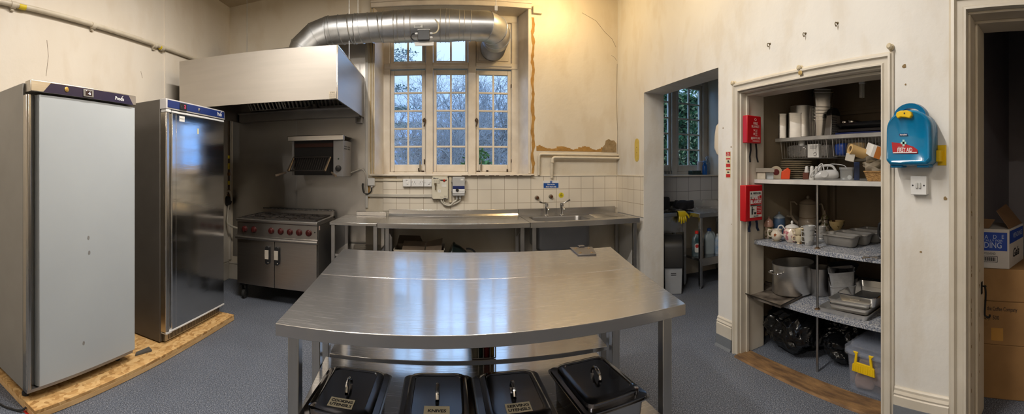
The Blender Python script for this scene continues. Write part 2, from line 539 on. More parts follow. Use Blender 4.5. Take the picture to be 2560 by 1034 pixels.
wc = MB(); wc.box((XR2, 2.38, 0), (3.3, 2.419, 2.5)); wc.box((3.2, 0.9, 0), (3.3, 2.38, 2.5)); wc.box((XR2, 0.86, 0), (3.3, 0.93, 2.5)); wc.box((XR2, 0.93, 2.25), (3.2, 2.38, 2.3))
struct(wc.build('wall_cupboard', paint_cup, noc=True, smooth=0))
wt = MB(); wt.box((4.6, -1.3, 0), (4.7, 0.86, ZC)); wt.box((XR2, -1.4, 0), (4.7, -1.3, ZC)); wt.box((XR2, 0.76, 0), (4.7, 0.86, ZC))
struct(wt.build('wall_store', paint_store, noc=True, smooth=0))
# worn bare plaster beside the window and over the pipes
plaster = mat('bare_plaster', '#b58a49', 0.9, color2='#96703a', scale=14, bump=0.4, bscale=40)
plaster_g = mat('bare_grey_plaster', '#a08a68', 0.9, color2='#86714f', scale=22, bump=0.4, bscale=50)
rng = random.Random(4)
def ragged(mb, pts, y, th=0.003):
    mb.prism([(x, y, z) for x, z in pts], (0, -th, 0))
pm = MB()
L = []; Rr = []
for i in range(46):
    z = 1.37 + (3.16 - 1.37) * i / 45
    wv = 0.010 + 0.012 * rng.random()
    cxx = 0.988 + 0.006 * math.sin(i * 0.9) + (rng.random() - .5) * .008
    L.append((cxx - wv, z)); Rr.append((cxx + wv, z))
for i in range(45):
    ragged(pm, [L[i], Rr[i], Rr[i + 1], L[i + 1]], YB)
for i in range(34):
    x0 = 1.03 + 0.82 * i / 34; x1 = 1.03 + 0.82 * (i + 1) / 34
    h0 = 0.02 + 0.035 * (0.5 + 0.5 * math.sin(i * 0.55 + 1)) + 0.012 * rng.random()
    ragged(pm, [(x0, 1.632), (x1, 1.632), (x1, 1.632 + h0), (x0, 1.632 + h0)], YB)
pm.build('bare_plaster', plaster, wall_back, w=True, smooth=0)
pg = MB()
out = [(1.83, 1.628), (2.03, 1.628), (2.03, 1.74), (2.0, 1.775), (1.96, 1.772), (1.93, 1.788), (1.89, 1.77), (1.88, 1.72), (1.85, 1.69)]
ragged(pg, out, YB, 0.0045)
pg.build('bare_plaster', plaster_g, wall_back, w=True, smooth=0)
po = MB(); ragged(po, [(-0.895, 1.09), (-0.865, 1.09), (-0.862, 1.2), (-0.872, 1.235), (-0.895, 1.235)], YB)
ragged(po, [(-0.862, 1.5), (-0.846, 1.5), (-0.846, 2.2), (-0.862, 2.2)], YB)
po.build('bare_plaster', plaster, wall_back, w=True, smooth=0)
crk = mat('crack_brown', '#6d5e48', 0.9)  # dark brown for the cracks, drawn as thin lines
cm = MB()
cm.tube([P(1455, 32, y=YB), P(1490, 52, y=YB), P(1512, 80, y=YB), P(1530, 97, y=YB), P(1540, 118, y=YB)], 0.0022, 5)
cm.tube([P(1528, 138, y=YB), P(1536, 143, y=YB), P(1542, 152, y=YB)], 0.0018, 5)
cm.tube([P(1543, 160, y=YB), P(1541, 250, y=YB), P(1544, 330, y=YB), P(1542, 436, y=YB)], 0.0022, 5)
cm.build('plaster_crack', crk, wall_back, w=True)
cm = MB(); cm.tube([P(117, 100, x=XL), P(121, 140, x=XL), P(115, 190, x=XL)], 0.002, 5); cm.tube([P(352, 178, x=XL), P(356, 195, x=XL)], 0.002, 5)
cm.build('plaster_crack', crk, wall_left, w=True)
# chips in the right wall paint
ch = MB(); chip = mat('chipped_paint', '#8b7450', 0.9, scale=60)
for (px, py, s) in ((2261, 165, 6), (2264, 211, 2.5), (2363, 496, 6), (2302, 629, 4), (2378, 705, 3), (1828, 367, 2.5), (1808, 320, 2), (1830, 560, 2)):
    c = P(px, py, x=XR); r_ = s * c.length / 1400
    ch.prism([(XR, c.y + r_ * (0.7 + .5 * rng.random()) * math.cos(a * .785), c.z + r_ * (0.7 + .5 * rng.random()) * math.sin(a * .785)) for a in range(8)], (-0.002, 0, 0))
ch.build('paint_chip', chip, wall_right, w=True, smooth=0)

# tiles
tile_b = tilemat('wall_tiles_back', 'X', -0.709, 1.343, 0.152, '#dfd6c6', '#a89d8a')
tile_r = tilemat('wall_tiles_right', 'Y', 4.48, 1.343, 0.152, '#dfd6c6', '#a89d8a')
tm = MB(); tm.box((-0.709, YB - 0.008, 0.95), (XR, YB, 1.343))
struct(tm.build('trim_1', tile_b, noc=True, smooth=0))
tm = MB(); tm.box((XR - 0.008, OY1 + 0.006, 0.9), (XR, YB - 0.008, 1.343)); tm.box((XR - 0.012, OY1 + 0.006, 1.338), (XR, YB - 0.008, 1.35))
struct(tm.build('trim_2', tile_r, noc=True, smooth=0))
tm = MB(); tm.box((0.99, YB - 0.014, 1.338), (XR, YB, 1.35)); struct(tm.build('trim_3', trimpaint, noc=True, bevel=0.003))
tile_s = tilemat('wall_tiles_scullery', 'X', 2.30, 1.325, 0.2, '#b5b4b4', '#6f6e70')
tm = MB(); tm.box((XR2, YB - 0.008, 0.9), (3.62, YB, 1.325)); struct(tm.build('trim_4', tile_s, noc=True, smooth=0))

# skirting boards with a moulded top and the grey vinyl coving under them
vin_cove = mat('grey_vinyl_coving', '#70757b', 0.6, scale=80)
def skirt(name, y0, y1, h, cap0=0.0):
    e = MB()
    prof = [(0, 0.09), (0.022, 0.09), (0.022, h - 0.05), (0.016, h - 0.045), (0.020, h - 0.034), (0.012, h - 0.02), (0.012, h - 0.008), (0.006, h), (0, h)]
    e.prism([(XR - d, y0, z) for d, z in prof], (0, y1 - y0, 0))
    e.mat(1)
    e.prism([(XR - d, y0, z) for d, z in ((0, 0.0005), (0.04, 0.0005), (0.028, 0.02), (0.026, 0.092), (0, 0.092))], (0, y1 - y0, 0))
    return struct(e.build(name, [trimpaint, vin_cove], noc=True, smooth=0))
skirt('baseboard_right', 2.345, OY0, 0.23)
skirt('baseboard_right', DY1 + 0.10, 0.985, 0.19)
sk = MB(); sk.box((XL, YB - 0.02, 0.0005), (-2.18, YB, 0.22)); sk.box((XL, YB - 0.026, 0.2), (-2.18, YB, 0.225)); struct(sk.build('baseboard_back', trimpaint, noc=True, bevel=0.004))
sk = MB(); sk.box((XL, -1.0, 0.0005), (XL + 0.02, YB - 0.03, 0.22)); struct(sk.build('baseboard_left', trimpaint, noc=True, bevel=0.004))
lp = MB(); lp.box((XL, 3.18, 0.23), (XL + 0.012, YB, ZC)); struct(lp.build('trim_5', paint_left, noc=True, smooth=0))

# ------------------------------------------------------------------ main window
wpaint = mat('window_paint', '#dcd2c2', 0.45, color2='#cbbfae', scale=7, bump=0.08, bscale=30)
rot = mat('flaking_wood', '#3c2c1e', 0.9, scale=50)
glass = glassy('window_glass', (0.93, 0.97, 1.0), 0.05, 0.01)
def WXp(px): return math.tan((px - CX) / F) * YW
def casement(parent, x0, x1, z0, z1, gx0, gx1, gz0, gz1, rows, cols, name='casement', y=YW, rowz=None):
    """one glazed light: outer frame members, glazing bars, one sheet of panes"""
    c = MB(); d = 0.045
    c.box((x0, y, z0), (gx0, y + d, z1)); c.box((gx1, y, z0), (x1, y + d, z1))
    c.box((gx0, y, z0), (gx1, y + d, gz0)); c.box((gx0, y, gz1), (gx1, y + d, z1))
    o = c.build(name, wpaint, parent, w=True, bevel=0.006, smooth=30)
    b = MB(); w = 0.011
    for i in range(1, cols):
        x = gx0 + (gx1 - gx0) * i / cols
        b.box((x - w, y + 0.006, gz0), (x + w, y + 0.036, gz1))
    for i in range(1, rows):
        z = gz0 + (gz1 - gz0) * i / rows
        b.box((gx0, y + 0.008, z - w), (gx1, y + 0.034, z + w))
    b.build('glazing_bars', wpaint, o, w=True, bevel=0.003)
    g = MB(); g.box((gx0, y + 0.02, gz0), (gx1, y + 0.023, gz1)); g.build('pane', glass, o, w=True, smooth=0)
    return o
W1 = strut_empty('window_1', (0, YW, 1.355))
zb, zt = 1.389, 2.600
gzb, gzt = 1.4765, 2.545
tr0, tr1 = 2.612, 2.685         # transom
tg0, tg1, th1 = 2.71, 3.10, 3.17
fr = MB()
xl0, xr1 = -0.742, 0.862
fr.box((xl0 - 0.05, YW - 0.02, 1.33), (WXp(976), YW + 0.1, 3.28)); fr.box((WXp(1278), YW - 0.02, 1.33), (xr1 + 0.05, YW + 0.1, 3.28))
fr.box((WXp(1064), YW - 0.035, 1.33), (WXp(1083), YW + 0.1, 3.28)); fr.box((WXp(1169.5), YW - 0.035, 1.33), (WXp(1189.5), YW + 0.1, 3.28))
fr.box((xl0, YW - 0.03, tr0), (xr1, YW + 0.1, tr1)); fr.box((xl0, YW - 0.025, th1), (xr1, YW + 0.098, 3.278)); fr.box((xl0, YW - 0.024, 1.332), (xr1, YW + 0.098, zb))
fr.build('frame', wpaint, W1, w=True, bevel=0.012)
sh = MB()     # sloping heads under the transom and shoulders of the stone mullions
for (a, b) in ((976, 1064), (1083, 1169.5), (1189.5, 1278)):
    sh.prism([(WXp(a), YW - 0.045, tr0 + 0.03), (WXp(a), YW - 0.045, tr0 + 0.065), (WXp(a), YW, tr0 + 0.065), (WXp(a), YW, tr0)], (WXp(b) - WXp(a), 0, 0))
sh.build('transom_moulding', wpaint, W1, w=True, bevel=0.004)
casement(W1, WXp(976.5), WXp(1063.5), zb, zt, WXp(986), WXp(1054.6), gzb, gzt, 5, 2)
casement(W1, WXp(1083.5), WXp(1169), zb, zt, WXp(1091.7), WXp(1163), gzb, gzt, 5, 2, 'fixed_light')
casement(W1, WXp(1190), WXp(1277.5), zb, zt, WXp(1197.6), WXp(1269), gzb, gzt, 5, 2)
casement(W1, WXp(976.5), WXp(1063.5), tr1, th1, WXp(985), WXp(1055), tg0, tg1, 1, 2, 'top_light')
casement(W1, WXp(1083.5), WXp(1169), tr1, th1, WXp(1091.7), WXp(1163), tg0, tg1, 1, 2, 'top_light')
bp_ = MB(); bp_.box((WXp(1190), YW, tr1), (WXp(1277.5), YW + 0.03, th1)); bp_.box((WXp(1196), YW - 0.012, tg0), (WXp(1271), YW, 3.13))
bp_.build('blanking_panel', wpaint, W1, w=True, bevel=0.006)
# splayed reveals, head and sill
rv = MB()
rv.prism([(WX0 - 0.001, YB + 0.001, 1.33), (xl0, YW - 0.01, 1.33), (xl0 - 0.05, YW + 0.1, 1.33), (WX0 - 0.001, YW + 0.1, 1.33)], (0, 0, 1.95))
rv.prism([(WX1 + 0.001, YB + 0.001, 1.33), (xr1, YW - 0.01, 1.33), (xr1 + 0.05, YW + 0.1, 1.33), (WX1 + 0.001, YW + 0.1, 1.33)], (0, 0, 1.95))
struct(rv.build('trim_6', wpaint, noc=True, smooth=0))
sl = MB(); sl.box((-0.865, YB - 0.05, 1.343), (0.985, YB, 1.368)); sl.box((WX0, YB - 0.001, 1.343), (WX1, YW, 1.366))
sl.build('sill', wpaint, W1, w=True, bevel=0.008)
ar = MB(); ar.box((-0.85, YB - 0.03, 3.25), (0.97, YB, 3.31)); ar.box((-0.85, YB - 0.045, 3.30), (0.97, YB, 3.33)); ar.box((WX1, YB - 0.012, 1.37), (WX1 + 0.03, YB, 3.25))
ar.build('head_moulding', wpaint, W1, w=True, bevel=0.008)
rt = MB()
for (px, py, w, h) in ((1048, 424, 5, 8), (1057, 428, 6, 4), (1002, 431, 8, 2.5), (1014, 430.5, 6, 2), (1029, 431, 5, 2), (1196, 428, 8, 3), (1218, 427, 5, 4), (1268, 426, 3, 7), (985, 430, 4, 2), (1061, 404, 2.5, 12), (974, 215, 2, 8), (974, 402, 2, 8), (1278, 215, 2, 9), (1279, 402, 2, 8)):
    c = P(px, py, y=YW - 0.005); rt.box((c.x - w * .0024, YW - 0.016, c.z - h * .0024), (c.x + w * .0024, YW + 0.004, c.z + h * .0024))
for i in range(9):
    px = 1150 + i * 21 + rng.random() * 12; c = P(px, 440, y=YB - 0.05); rt.box((c.x, YB - 0.052, 1.345), (c.x + 0.03 + rng.random() * .05, YB - 0.049, 1.352))
rt.build('flaked_patch', rot, W1, w=True, smooth=0)
hw = MB()    # worn catches and stays
dk = mat('worn_brass', '#5b4a38', 0.5, 0.6, scale=40)
for px in (1061, 1191):
    c = P(px, 305, y=YW - 0.02)
    hw.lathe([(0.012, -0.02), (0.022, -0.01), (0.022, 0.012), (0.010, 0.02)], (c.x, YW - 0.03, c.z + 0.02), 10, '-Y')
    hw.tube([(c.x, YW - 0.045, c.z + 0.045), (c.x + 0.012, YW - 0.05, c.z), (c.x - 0.004, YW - 0.045, c.z - 0.055)], 0.009, 8)
hw.build('window_catch', dk, W1, w=True)
hs = MB()
for px in (1050, 1203):
    c = P(px, 418, y=YW - 0.03)
    hs.cbox((c.x, YW - 0.02, c.z), (0.018, 0.02, 0.075)); hs.cbox((c.x, YW - 0.026, c.z + 0.05), (0.01, 0.012, 0.06))
hs.build('window_stay', mat('stay_metal', '#8f8778', 0.4, 0.7), W1, w=True, bevel=0.002)

# scullery window
W2 = strut_empty('window_2', (3.0, YW, 1.34))
fr = MB()
X = WXp
fr.box((2.45, YW - 0.02, 1.31), (2.55, YW + 0.1, 3.25)); fr.box((X(1755), YW - 0.03, 1.31), (3.66, YW + 0.1, 3.25)); fr.box((X(1677), YW - 0.035, 1.31), (X(1690), YW + 0.1, 3.25))
fr.box((2.5, YW - 0.025, 2.66), (3.63, YW + 0.098, 3.248)); fr.box((2.5, YW - 0.024, 1.312), (3.63, YW + 0.098, 1.39))
fr.build('frame', wpaint, W2, w=True, bevel=0.012)
casement(W2, X(1690.5), X(1754.5), 1.39, 2.66, X(1697), X(1748.5), 1.483, 2.585, 5, 2)
casement(W2, 2.55, X(1676.5), 1.39, 2.66, 2.60, X(1671), 1.483, 2.585, 5, 2)
sl = MB(); sl.box((2.45, YB - 0.04, 1.325), (3.62, YB, 1.345)); sl.box((VX0, YB, 1.33), (VX1, YW, 1.345)); sl.build('sill', wpaint, W2, w=True, bevel=0.006)
rt = MB()
for px in (1664, 1672, 1681, 1688): c = P(px, 431, y=YW - 0.02); rt.box((c.x - 0.02, YW - 0.03, 1.36), (c.x + 0.015, YW - 0.018, 1.40))
rt.build('flaked_patch', mat('flaked_grey', '#8b857c', 0.9, scale=30), W2, w=True, smooth=0)

# ------------------------------------------------------------------ architraves
def architrave(e, y0, y1, zt, w, d=0.03, left=True, right=True):
    """moulded frame round an opening in the right wall (y0 < y1)"""
    prof = [(0, 0), (w, 0), (w, d * .35), (w * .86, d * .5), (w * .8, d * .95), (w * .62, d), (w * .52, d * .55), (w * .22, d * .5), (w * .12, d * .8), (0, d * .8)]
    k = len(prof)
    def ring(y, z, sy, sz):   # prof offset runs outwards
        return [(XR - dd, y + sy * ww, z + sz * ww) for ww, dd in prof]
    ringsL = [ring(y1, 0.0005, 1, 0), ring(y1, zt, 1, 1)]
    ringsR = [ring(y0, zt, -1, 1), ring(y0, 0.0005, -1, 0)]
    e.loft([[Vector(p) for p in r_] for r_ in ((ringsL if left else [ring(y1, zt, 1, 1)]) + (ringsR if right else [ring(y0, zt, -1, 1)]))])
ac = MB(); architrave(ac, KY0, KY1, KZ, 0.074)
struct(ac.build('trim_7', trimpaint, noc=True, smooth=25))
jb = MB()   # cupboard jamb lining with a stop
for (y, s) in ((KY1, -1), (KY0, 1)):
    jb.box((XR + 0.001, y, 0.0005), (XR2, y + s * 0.012, KZ - 0.0122)); jb.box((XR + 0.05, y + s * 0.012, 0.0005), (XR + 0.075, y + s * 0.026, KZ - 0.0302))
jb.box((XR + 0.001, KY0, KZ - 0.012), (XR2, KY1, KZ)); jb.box((XR + 0.05, KY0, KZ - 0.03), (XR + 0.075, KY1, KZ - 0.012))
struct(jb.build('trim_8', trimpaint, noc=True, bevel=0.003))
wornp = mat('worn_cream_paint', '#cbc0ae', 0.42, color2='#c3b7a2', scale=6)
D1 = strut_empty('door_1', (XR, 0.1, 0))
ac = MB(); architrave(ac, DY0, DY1, DZ, 0.10, 0.045)
ac.build('architrave', trimpaint, D1, w=True, smooth=25)
jb = MB()
for (y, s) in ((DY1, -1), (DY0, 1)):
    jb.box((XR + 0.001, y, 0.0005), (XR2 + 0.01, y + s * 0.014, DZ - 0.0142)); jb.box((XR + 0.10, y + s * 0.014, 0.0005), (XR2 + 0.0098, y + s * 0.030, DZ - 0.0302))
jb.box((XR + 0.001, DY0, DZ - 0.014), (XR2 + 0.01, DY1, DZ)); jb.box((XR + 0.10, DY0, DZ - 0.03), (XR2 + 0.01, DY1, DZ - 0.014))
jb.build('jamb_lining', wornp, D1, w=True, bevel=0.004)
chp = MB(); rg = random.Random(8)
for i in range(26):
    z = 0.2 + rg.random() * 1.1; x = XR + (0.015 if rg.random() < .5 else 0.13) + rg.random() * .012; h = 0.008 + rg.random() * .02
    yy = DY1 - 0.0145 if x < XR + 0.09 else DY1 - 0.0305
    chp.box((x, yy, z), (x + 0.004 + rg.random() * .006, yy - 0.0008, z + h))
chp.build('paint_chip', chip, D1, w=True, smooth=0)
# timber threshold of the cupboard
wood_worn = mat('worn_threshold_timber', '#8a6a45', 0.75, color2='#4f3b2a', scale=5, stretch=(6, 1.2, 1), bump=0.3, bscale=30)
tw = MB(); tw.prism([(XR - 0.06, KY0, 0.0005), (XR - 0.05, KY0, 0.012), (XR + 0.09, KY0, 0.014), (XR + 0.09, KY0, 0.0005)], (0, KY1 - KY0, 0))
struct(tw.build('trim_9', wood_worn, noc=True, smooth=0))
# back-of-cupboard picture rail and corner batten
pr = MB(); pr.box((3.17, 0.93, 1.93), (3.2, 2.30, 1.965)); pr.box((3.18, 0.93, 1.965), (3.2, 2.30, 2.0)); pr.box((3.15, 2.24, 0.0005), (3.2, 2.32, 2.0))
pr.box((3.165, 2.16, 0.0005), (3.2, 2.19, 1.93))
struct(pr.build('trim_10', paint_cup, noc=True, bevel=0.004))
br = MB(); br.box((XR2 + 0.001, 2.36, 0.0005), (2.42, 2.379, 0.16)); struct(br.build('trim_11', mat('bare_red_wood', '#5a3320', 0.7, scale=10), noc=True, bevel=0.002))

# ------------------------------------------------------------------ lamps (above the frame)
def lamp_bulb(name, label, loc, power, colr, rad=0.06, drop=None):
    t = thing(name, label, 'lamp', loc)
    m = mat('lit_bulb', colr, 0.5, emit=12.0, color2=colr)
    b = MB(); b.lathe([(0.001, -0.06), (0.03, -0.052), (0.045, -0.03), (0.048, -0.008), (0.035, 0.03), (0.018, 0.05)], n=20); b.build('bulb', m, t)
    c = MB(); c.lathe([(0.02, 0.05), (0.024, 0.055), (0.024, 0.10), (0.006, 0.12)], n=16); c.tube([(0, 0, 0.11), (0, 0, ZC - loc[2])], 0.004, 6); c.lathe([(0.045, ZC - loc[2] - 0.03), (0.045, ZC - loc[2])], n=20)
    c.build('pendant_cord', white, t)
    L = bpy.data.lights.new('bulb_light', 'POINT'); L.energy = power; L.color = colr; L.shadow_soft_size = rad
    o = bpy.data.objects.new('bulb_light', L); COL.objects.link(o); o.parent = t; o.location = (0, 0, -0.13)
    return t
def lamp_batten(name, label, loc, power, colr, rz=0.0, ln=1.5):
    t = thing(name, label, 'lamp', loc, rz)
    b = MB(); b.box((-ln / 2, -0.04, 0.0), (ln / 2, 0.04, 0.05)); b.build('batten', white, t, bevel=0.005)
    b = MB(); b.tube([(-ln / 2 + .03, 0, -0.02), (ln / 2 - .03, 0, -0.02)], 0.014, 10); b.build('tube', mat('lit_tube', colr, 0.5, emit=2.5, color2=colr), t)
    L = bpy.data.lights.new('tube_light', 'AREA'); L.energy = power; L.color = colr; L.shape = 'RECTANGLE'; L.size = ln; L.size_y = 0.06
    o = bpy.data.objects.new('tube_light', L); COL.objects.link(o); o.parent = t; o.location = (0, 0, -0.04)
    return t
lamp_bulb('pendant_lamp', 'bare pendant bulb hanging from the ceiling near the window', (1.15, 3.95, 3.36), 21, (1.0, 0.72, 0.36))
lamp_batten('batten_light', 'fluorescent batten on the ceiling over the table', (0.15, 1.6, 3.475), 64, (1.0, 0.94, 0.86), 0.0)
lamp_batten('batten_light', 'added fill batten, unseen, on the ceiling above the fridges side of the room', (-1.1, 2.2, 3.475), 64, (1.0, 0.93, 0.85), R(90), 1.2)  # fill lamp added to brighten the hood and left wall
lamp_batten('batten_light', 'fluorescent batten on the ceiling at the back of the room', (-2.15, -1.2, 3.475), 62, (1.0, 0.93, 0.85), R(90), 1.2)
lamp_bulb('pendant_lamp', 'bare pendant bulb high by the right hand wall', (1.55, 2.6, 3.30), 8, (1.0, 0.76, 0.42))

# ------------------------------------------------------------------ wall pipe, upper left
pipe_m = mat('painted_pipe', '#cfc6b4', 0.4, color2='#bfb4a0', scale=9)
yel = mat('yellow_tape', '#d8c022', 0.5, scale=30)
pz = 2.655
t = thing('wall_pipe', 'long cream painted pipe running high along the left wall above the fridges', 'pipe', (XL + 0.03, 2.3, pz))
b = MB(); b.tube([(XL + 0.03, -1.5, pz - .005), (XL + 0.03, 4.4, pz + 0.02)], 0.021, 14)
for px in (33, 233, 386, 405):
    c = P(px, 100, x=XL + 0.03); b.lathe([(0.028, -0.02), (0.028, 0.02)], (XL + 0.03, c.y, pz + 0.004), 14, 'Y')
b.build('pipe', pipe_m, t, w=True)
for px in (55, 404):
    b = MB(); c = P(px, 100, x=XL + 0.03); b.lathe([(0.0225, -0.03), (0.0225, 0.03)], (XL + 0.03, c.y, pz + 0.004), 14, 'Y')
    o = b.build('gas_tape', yel, t, w=True); o['label'] = 'yellow gas tape'
b = MB()
for px in (33, 233, 386): c = P(px, 100, x=XL + 0.03); b.cbox((XL + 0.012, c.y, pz), (0.022, 0.03, 0.075))
b.build('pipe_clip', pipe_m, t, w=True, bevel=0.003)

# ------------------------------------------------------------------ OSB platform
def osb_mat():
    m = bpy.data.materials.new('osb_board'); m.use_nodes = True
    nt = m.node_tree; b = nt.nodes['Principled BSDF']; b.inputs['Roughness'].default_value = 0.65
    tc = nt.nodes.new('ShaderNodeTexCoord'); v = nt.nodes.new('ShaderNodeTexVoronoi'); v.inputs['Scale'].default_value = 42
    mp = nt.nodes.new('ShaderNodeMapping'); mp.inputs['Scale'].default_value = (1.4, 0.8, 1)
    nz = nt.nodes.new('ShaderNodeTexNoise'); nz.inputs['Scale'].default_value = 8
    mx0 = nt.nodes.new('ShaderNodeMix'); mx0.data_type = 'RGBA'; mx0.inputs['Factor'].default_value = 0.12
    nt.links.new(tc.outputs['Object'], mp.inputs[0]); nt.links.new(mp.outputs[0], nz.inputs[0])
    nt.links.new(mp.outputs[0], mx0.inputs['A']); nt.links.new(nz.outputs['Color'], mx0.inputs['B'])
    nt.links.new(mx0.outputs['Result'], v.inputs['Vector'])
    sp = nt.nodes.new('ShaderNodeSeparateColor'); nt.links.new(v.outputs['Color'], sp.inputs[0])
    rp = nt.nodes.new('ShaderNodeValToRGB'); e = rp.color_ramp.elements
    e[0].color = (*lin('#a57c48'), 1); e[1].color = (*lin('#dcb880'), 1); k = e.new(0.4); k.color = (*lin('#c79c62'), 1)
    nt.links.new(sp.outputs[0], rp.inputs[0]); nt.links.new(rp.outputs[0], b.inputs['Base Color'])
    return m
osb = osb_mat()
pine = mat('pine_batten', '#dcb988', 0.6, color2='#c79f6a', scale=6, stretch=(6, 1, 6))
t = thing('osb_platform', 'low chipboard platform with pine edge carrying the two fridges', 'platform', (-2.25, 2.2, 0))
pts = [(-1.93, 1.165), (-1.905, 2.2), (-1.90, 3.245), (-2.66, 3.245), (-2.66, 1.165)]
b = MB(); b.prism([(x, y, 0.034) for x, y in pts], (0, 0, 0.02)); b.build('board', osb, t, w=True, bevel=0.0015)
b = MB(); b.prism([(x, y, 0.002) for x, y in pts[:3]] + [(x - 0.035, y, 0.002) for x, y in pts[2::-1]], (0, 0, 0.032))
b.box((-2.66, 1.165, 0.002), (-1.966, 1.2, 0.034)); b.box((-2.66, 3.21, 0.002), (-1.937, 3.245, 0.034))
b.build('edge_batten', pine, t, w=True, bevel=0.002)
t = tag(MB().cbox((-1.985, 1.185, 0.001), (0.11, 0.07, 0.001)).build('red_shim', mat('red_plastic_shim', '#c0281e', 0.5)), 'thin red packer under the near corner of the chipboard platform', 'packer')
b = MB(); q = [P(338, 888, z=0.06), P(340, 882, z=0.06), P(372, 868, z=0.06), P(380, 876, z=0.06)]
b.prism([(p.x, p.y, 0.055) for p in q], (0, 0, 0.012)); tag(b.build('slate_offcut', mat('grey_slate', '#55534f', 0.7)), 'grey flat offcut lying on the chipboard between the two fridges', 'offcut')
t = tag(MB().tube(smoothpath([(-2.5, 1.12, 0.008), (-2.2, 1.05, 0.008), (-2.05, 1.12, 0.008), (-2.02, 1.16, 0.03)]), 0.006, 8).build('power_cord', black), 'black power cord on the floor behind the left fridge', 'cord')

# ------------------------------------------------------------------ left freezer: white-grey door, dark fascia
body_grey = mat('grey_painted_steel', '#8b8780', 0.4, color2='#85817a')
door_grey = mat('pale_grey_door', '#b9bfc2', 0.42, color2='#b2b8bc', scale=2)
fascia_p = mat('dark_plum_fascia', '#2b2540', 0.3)
fasc_st = brushed('brushed_fascia', (0.66, 0.62, 0.55), 0.32, (2, 2, 60))
hand_st = brushed('handle_steel', (0.56, 0.52, 0.46), 0.25, (40, 40, 1))
fx = -2.0
t = thing('upright_freezer', 'tall freezer with plain pale grey door and dark plum top panel, nearest on the left', 'fridge', (-2.34, 1.59, 0.055))
b = MB(); b.box((-2.67, 1.157, 0.115), (-2.055, 2.028, 1.925)); b.build('cabinet', body_grey, t, w=True, bevel=0.004)
b = MB(); b.box((fx - 0.055, 1.24, 0.135), (fx, 2.03, 1.855)); b.prism([(fx, 1.24, 0.135), (fx - 0.03, 1.226, 0.135), (fx - 0.055, 1.226, 0.135), (fx - 0.055, 1.24, 0.135)], (0, 0, 1.72))
o = b.build('door', door_grey, t, w=True, bevel=0.002)
b = MB(); b.prism([(fx - 0.055, 1.158, 0.13), (fx - 0.018, 1.158, 0.13), (fx - 0.008, 1.168, 0.13), (fx - 0.008, 1.186, 0.13), (fx - 0.02, 1.20, 0.13), (fx - 0.034, 1.224, 0.13), (fx - 0.055, 1.224, 0.13)], (0, 0, 1.722))
h = b.build('handle_strip', hand_st, o, w=True, bevel=0.002); h['label'] = 'full height stainless pull strip'
b = MB(); m_ = mat('door_scuff', '#8f8d8a', 0.6)
for (px, py) in ((221, 594), (223, 631), (209, 857)): c = P(px, py, x=fx); b.prism([(fx + .0006, c.y + 0.010 * math.cos(a) , c.z + 0.014 * math.sin(a)) for a in (0.3, 1.2, 2.2, 3.4, 4.4, 5.5)], (0.0004, 0, 0))
b.build('scuff_mark', m_, o, w=True, smooth=0)
b = MB(); b.box((-2.055, 1.172, 1.868), (fx + 0.012, 2.03, 1.935)); o = b.build('control_panel', fasc_st, t, w=True, bevel=0.004)
pf = fx + 0.0125
b = MB(); b.prism([(pf, 1.255, 1.868), (pf, 1.31, 1.927), (pf, 1.955, 1.929), (pf, 2.0, 1.868)], (0.002, 0, 0)); b.build('fascia', fascia_p, o, w=True)
cy = P(220, 234, x=pf).y; cz = 1.898
b = MB(); b.box((pf, cy - 0.042, cz - 0.024), (pf + 0.008, cy + 0.042, cz + 0.024)); d = b.build('thermostat_display', mat('display_bezel', '#8d8a84', 0.4), o, w=True, bevel=0.003)
b = MB(); b.box((pf + 0.008, cy - 0.026, cz - 0.016), (pf + 0.009, cy + 0.026, cz + 0.016)); b.build('display_window', mat('display_dark', '#3a2c2e', 0.2), d, w=True)
b = MB(); b.text('-6', 0.03, face_m('+x', (pf + 0.0096, cy + 0.004, cz))); b.text('"', 0.02, face_m('+x', (pf + 0.0096, cy - 0.019, cz + 0.008)))
b.build('display_digits', mat('lit_digits_white', (0.9, 0.88, 1.0), 0.5, emit=0.9), d, w=True, smooth=0)
ky = P(166, 226, x=pf).y
b = MB(); b.lathe([(0.016, 0), (0.016, 0.005), (0.010, 0.007)], (pf, ky, 1.902), 20, 'X'); b.build('door_lock', mat('brass_lock', '#c9a861', 0.3, 0.8), o, w=True)
b = MB(); b.text('Prodis', 0.033, face_m('+x', (pf + 0.0035, P(298, 245, x=pf).y, 1.895)), bold=0.0008, shear=0.1); b.tube([(pf + 0.0035, P(303, 240, x=pf).y, 1.907), (pf + 0.0035, P(307, 240, x=pf).y, 1.918)], 0.0016, 5)
b.build('lettering', inkw, o, w=True, smooth=0)
b = MB(); b.box((-2.06, 1.16, 0.112), (fx - 0.01, 2.02, 0.13)); b.build('kick_plate', steel_dark, t, w=True)
for (x, y) in ((-2.10, 1.2), (-2.10, 1.95), (-2.6, 1.2), (-2.6, 1.95)):
    b = MB(); b.lathe([(0.022, 0.055), (0.022, 0.07), (0.012, 0.075), (0.012, 0.116)], (x, y, 0), 14); b.build('foot', rubber, t, w=True)

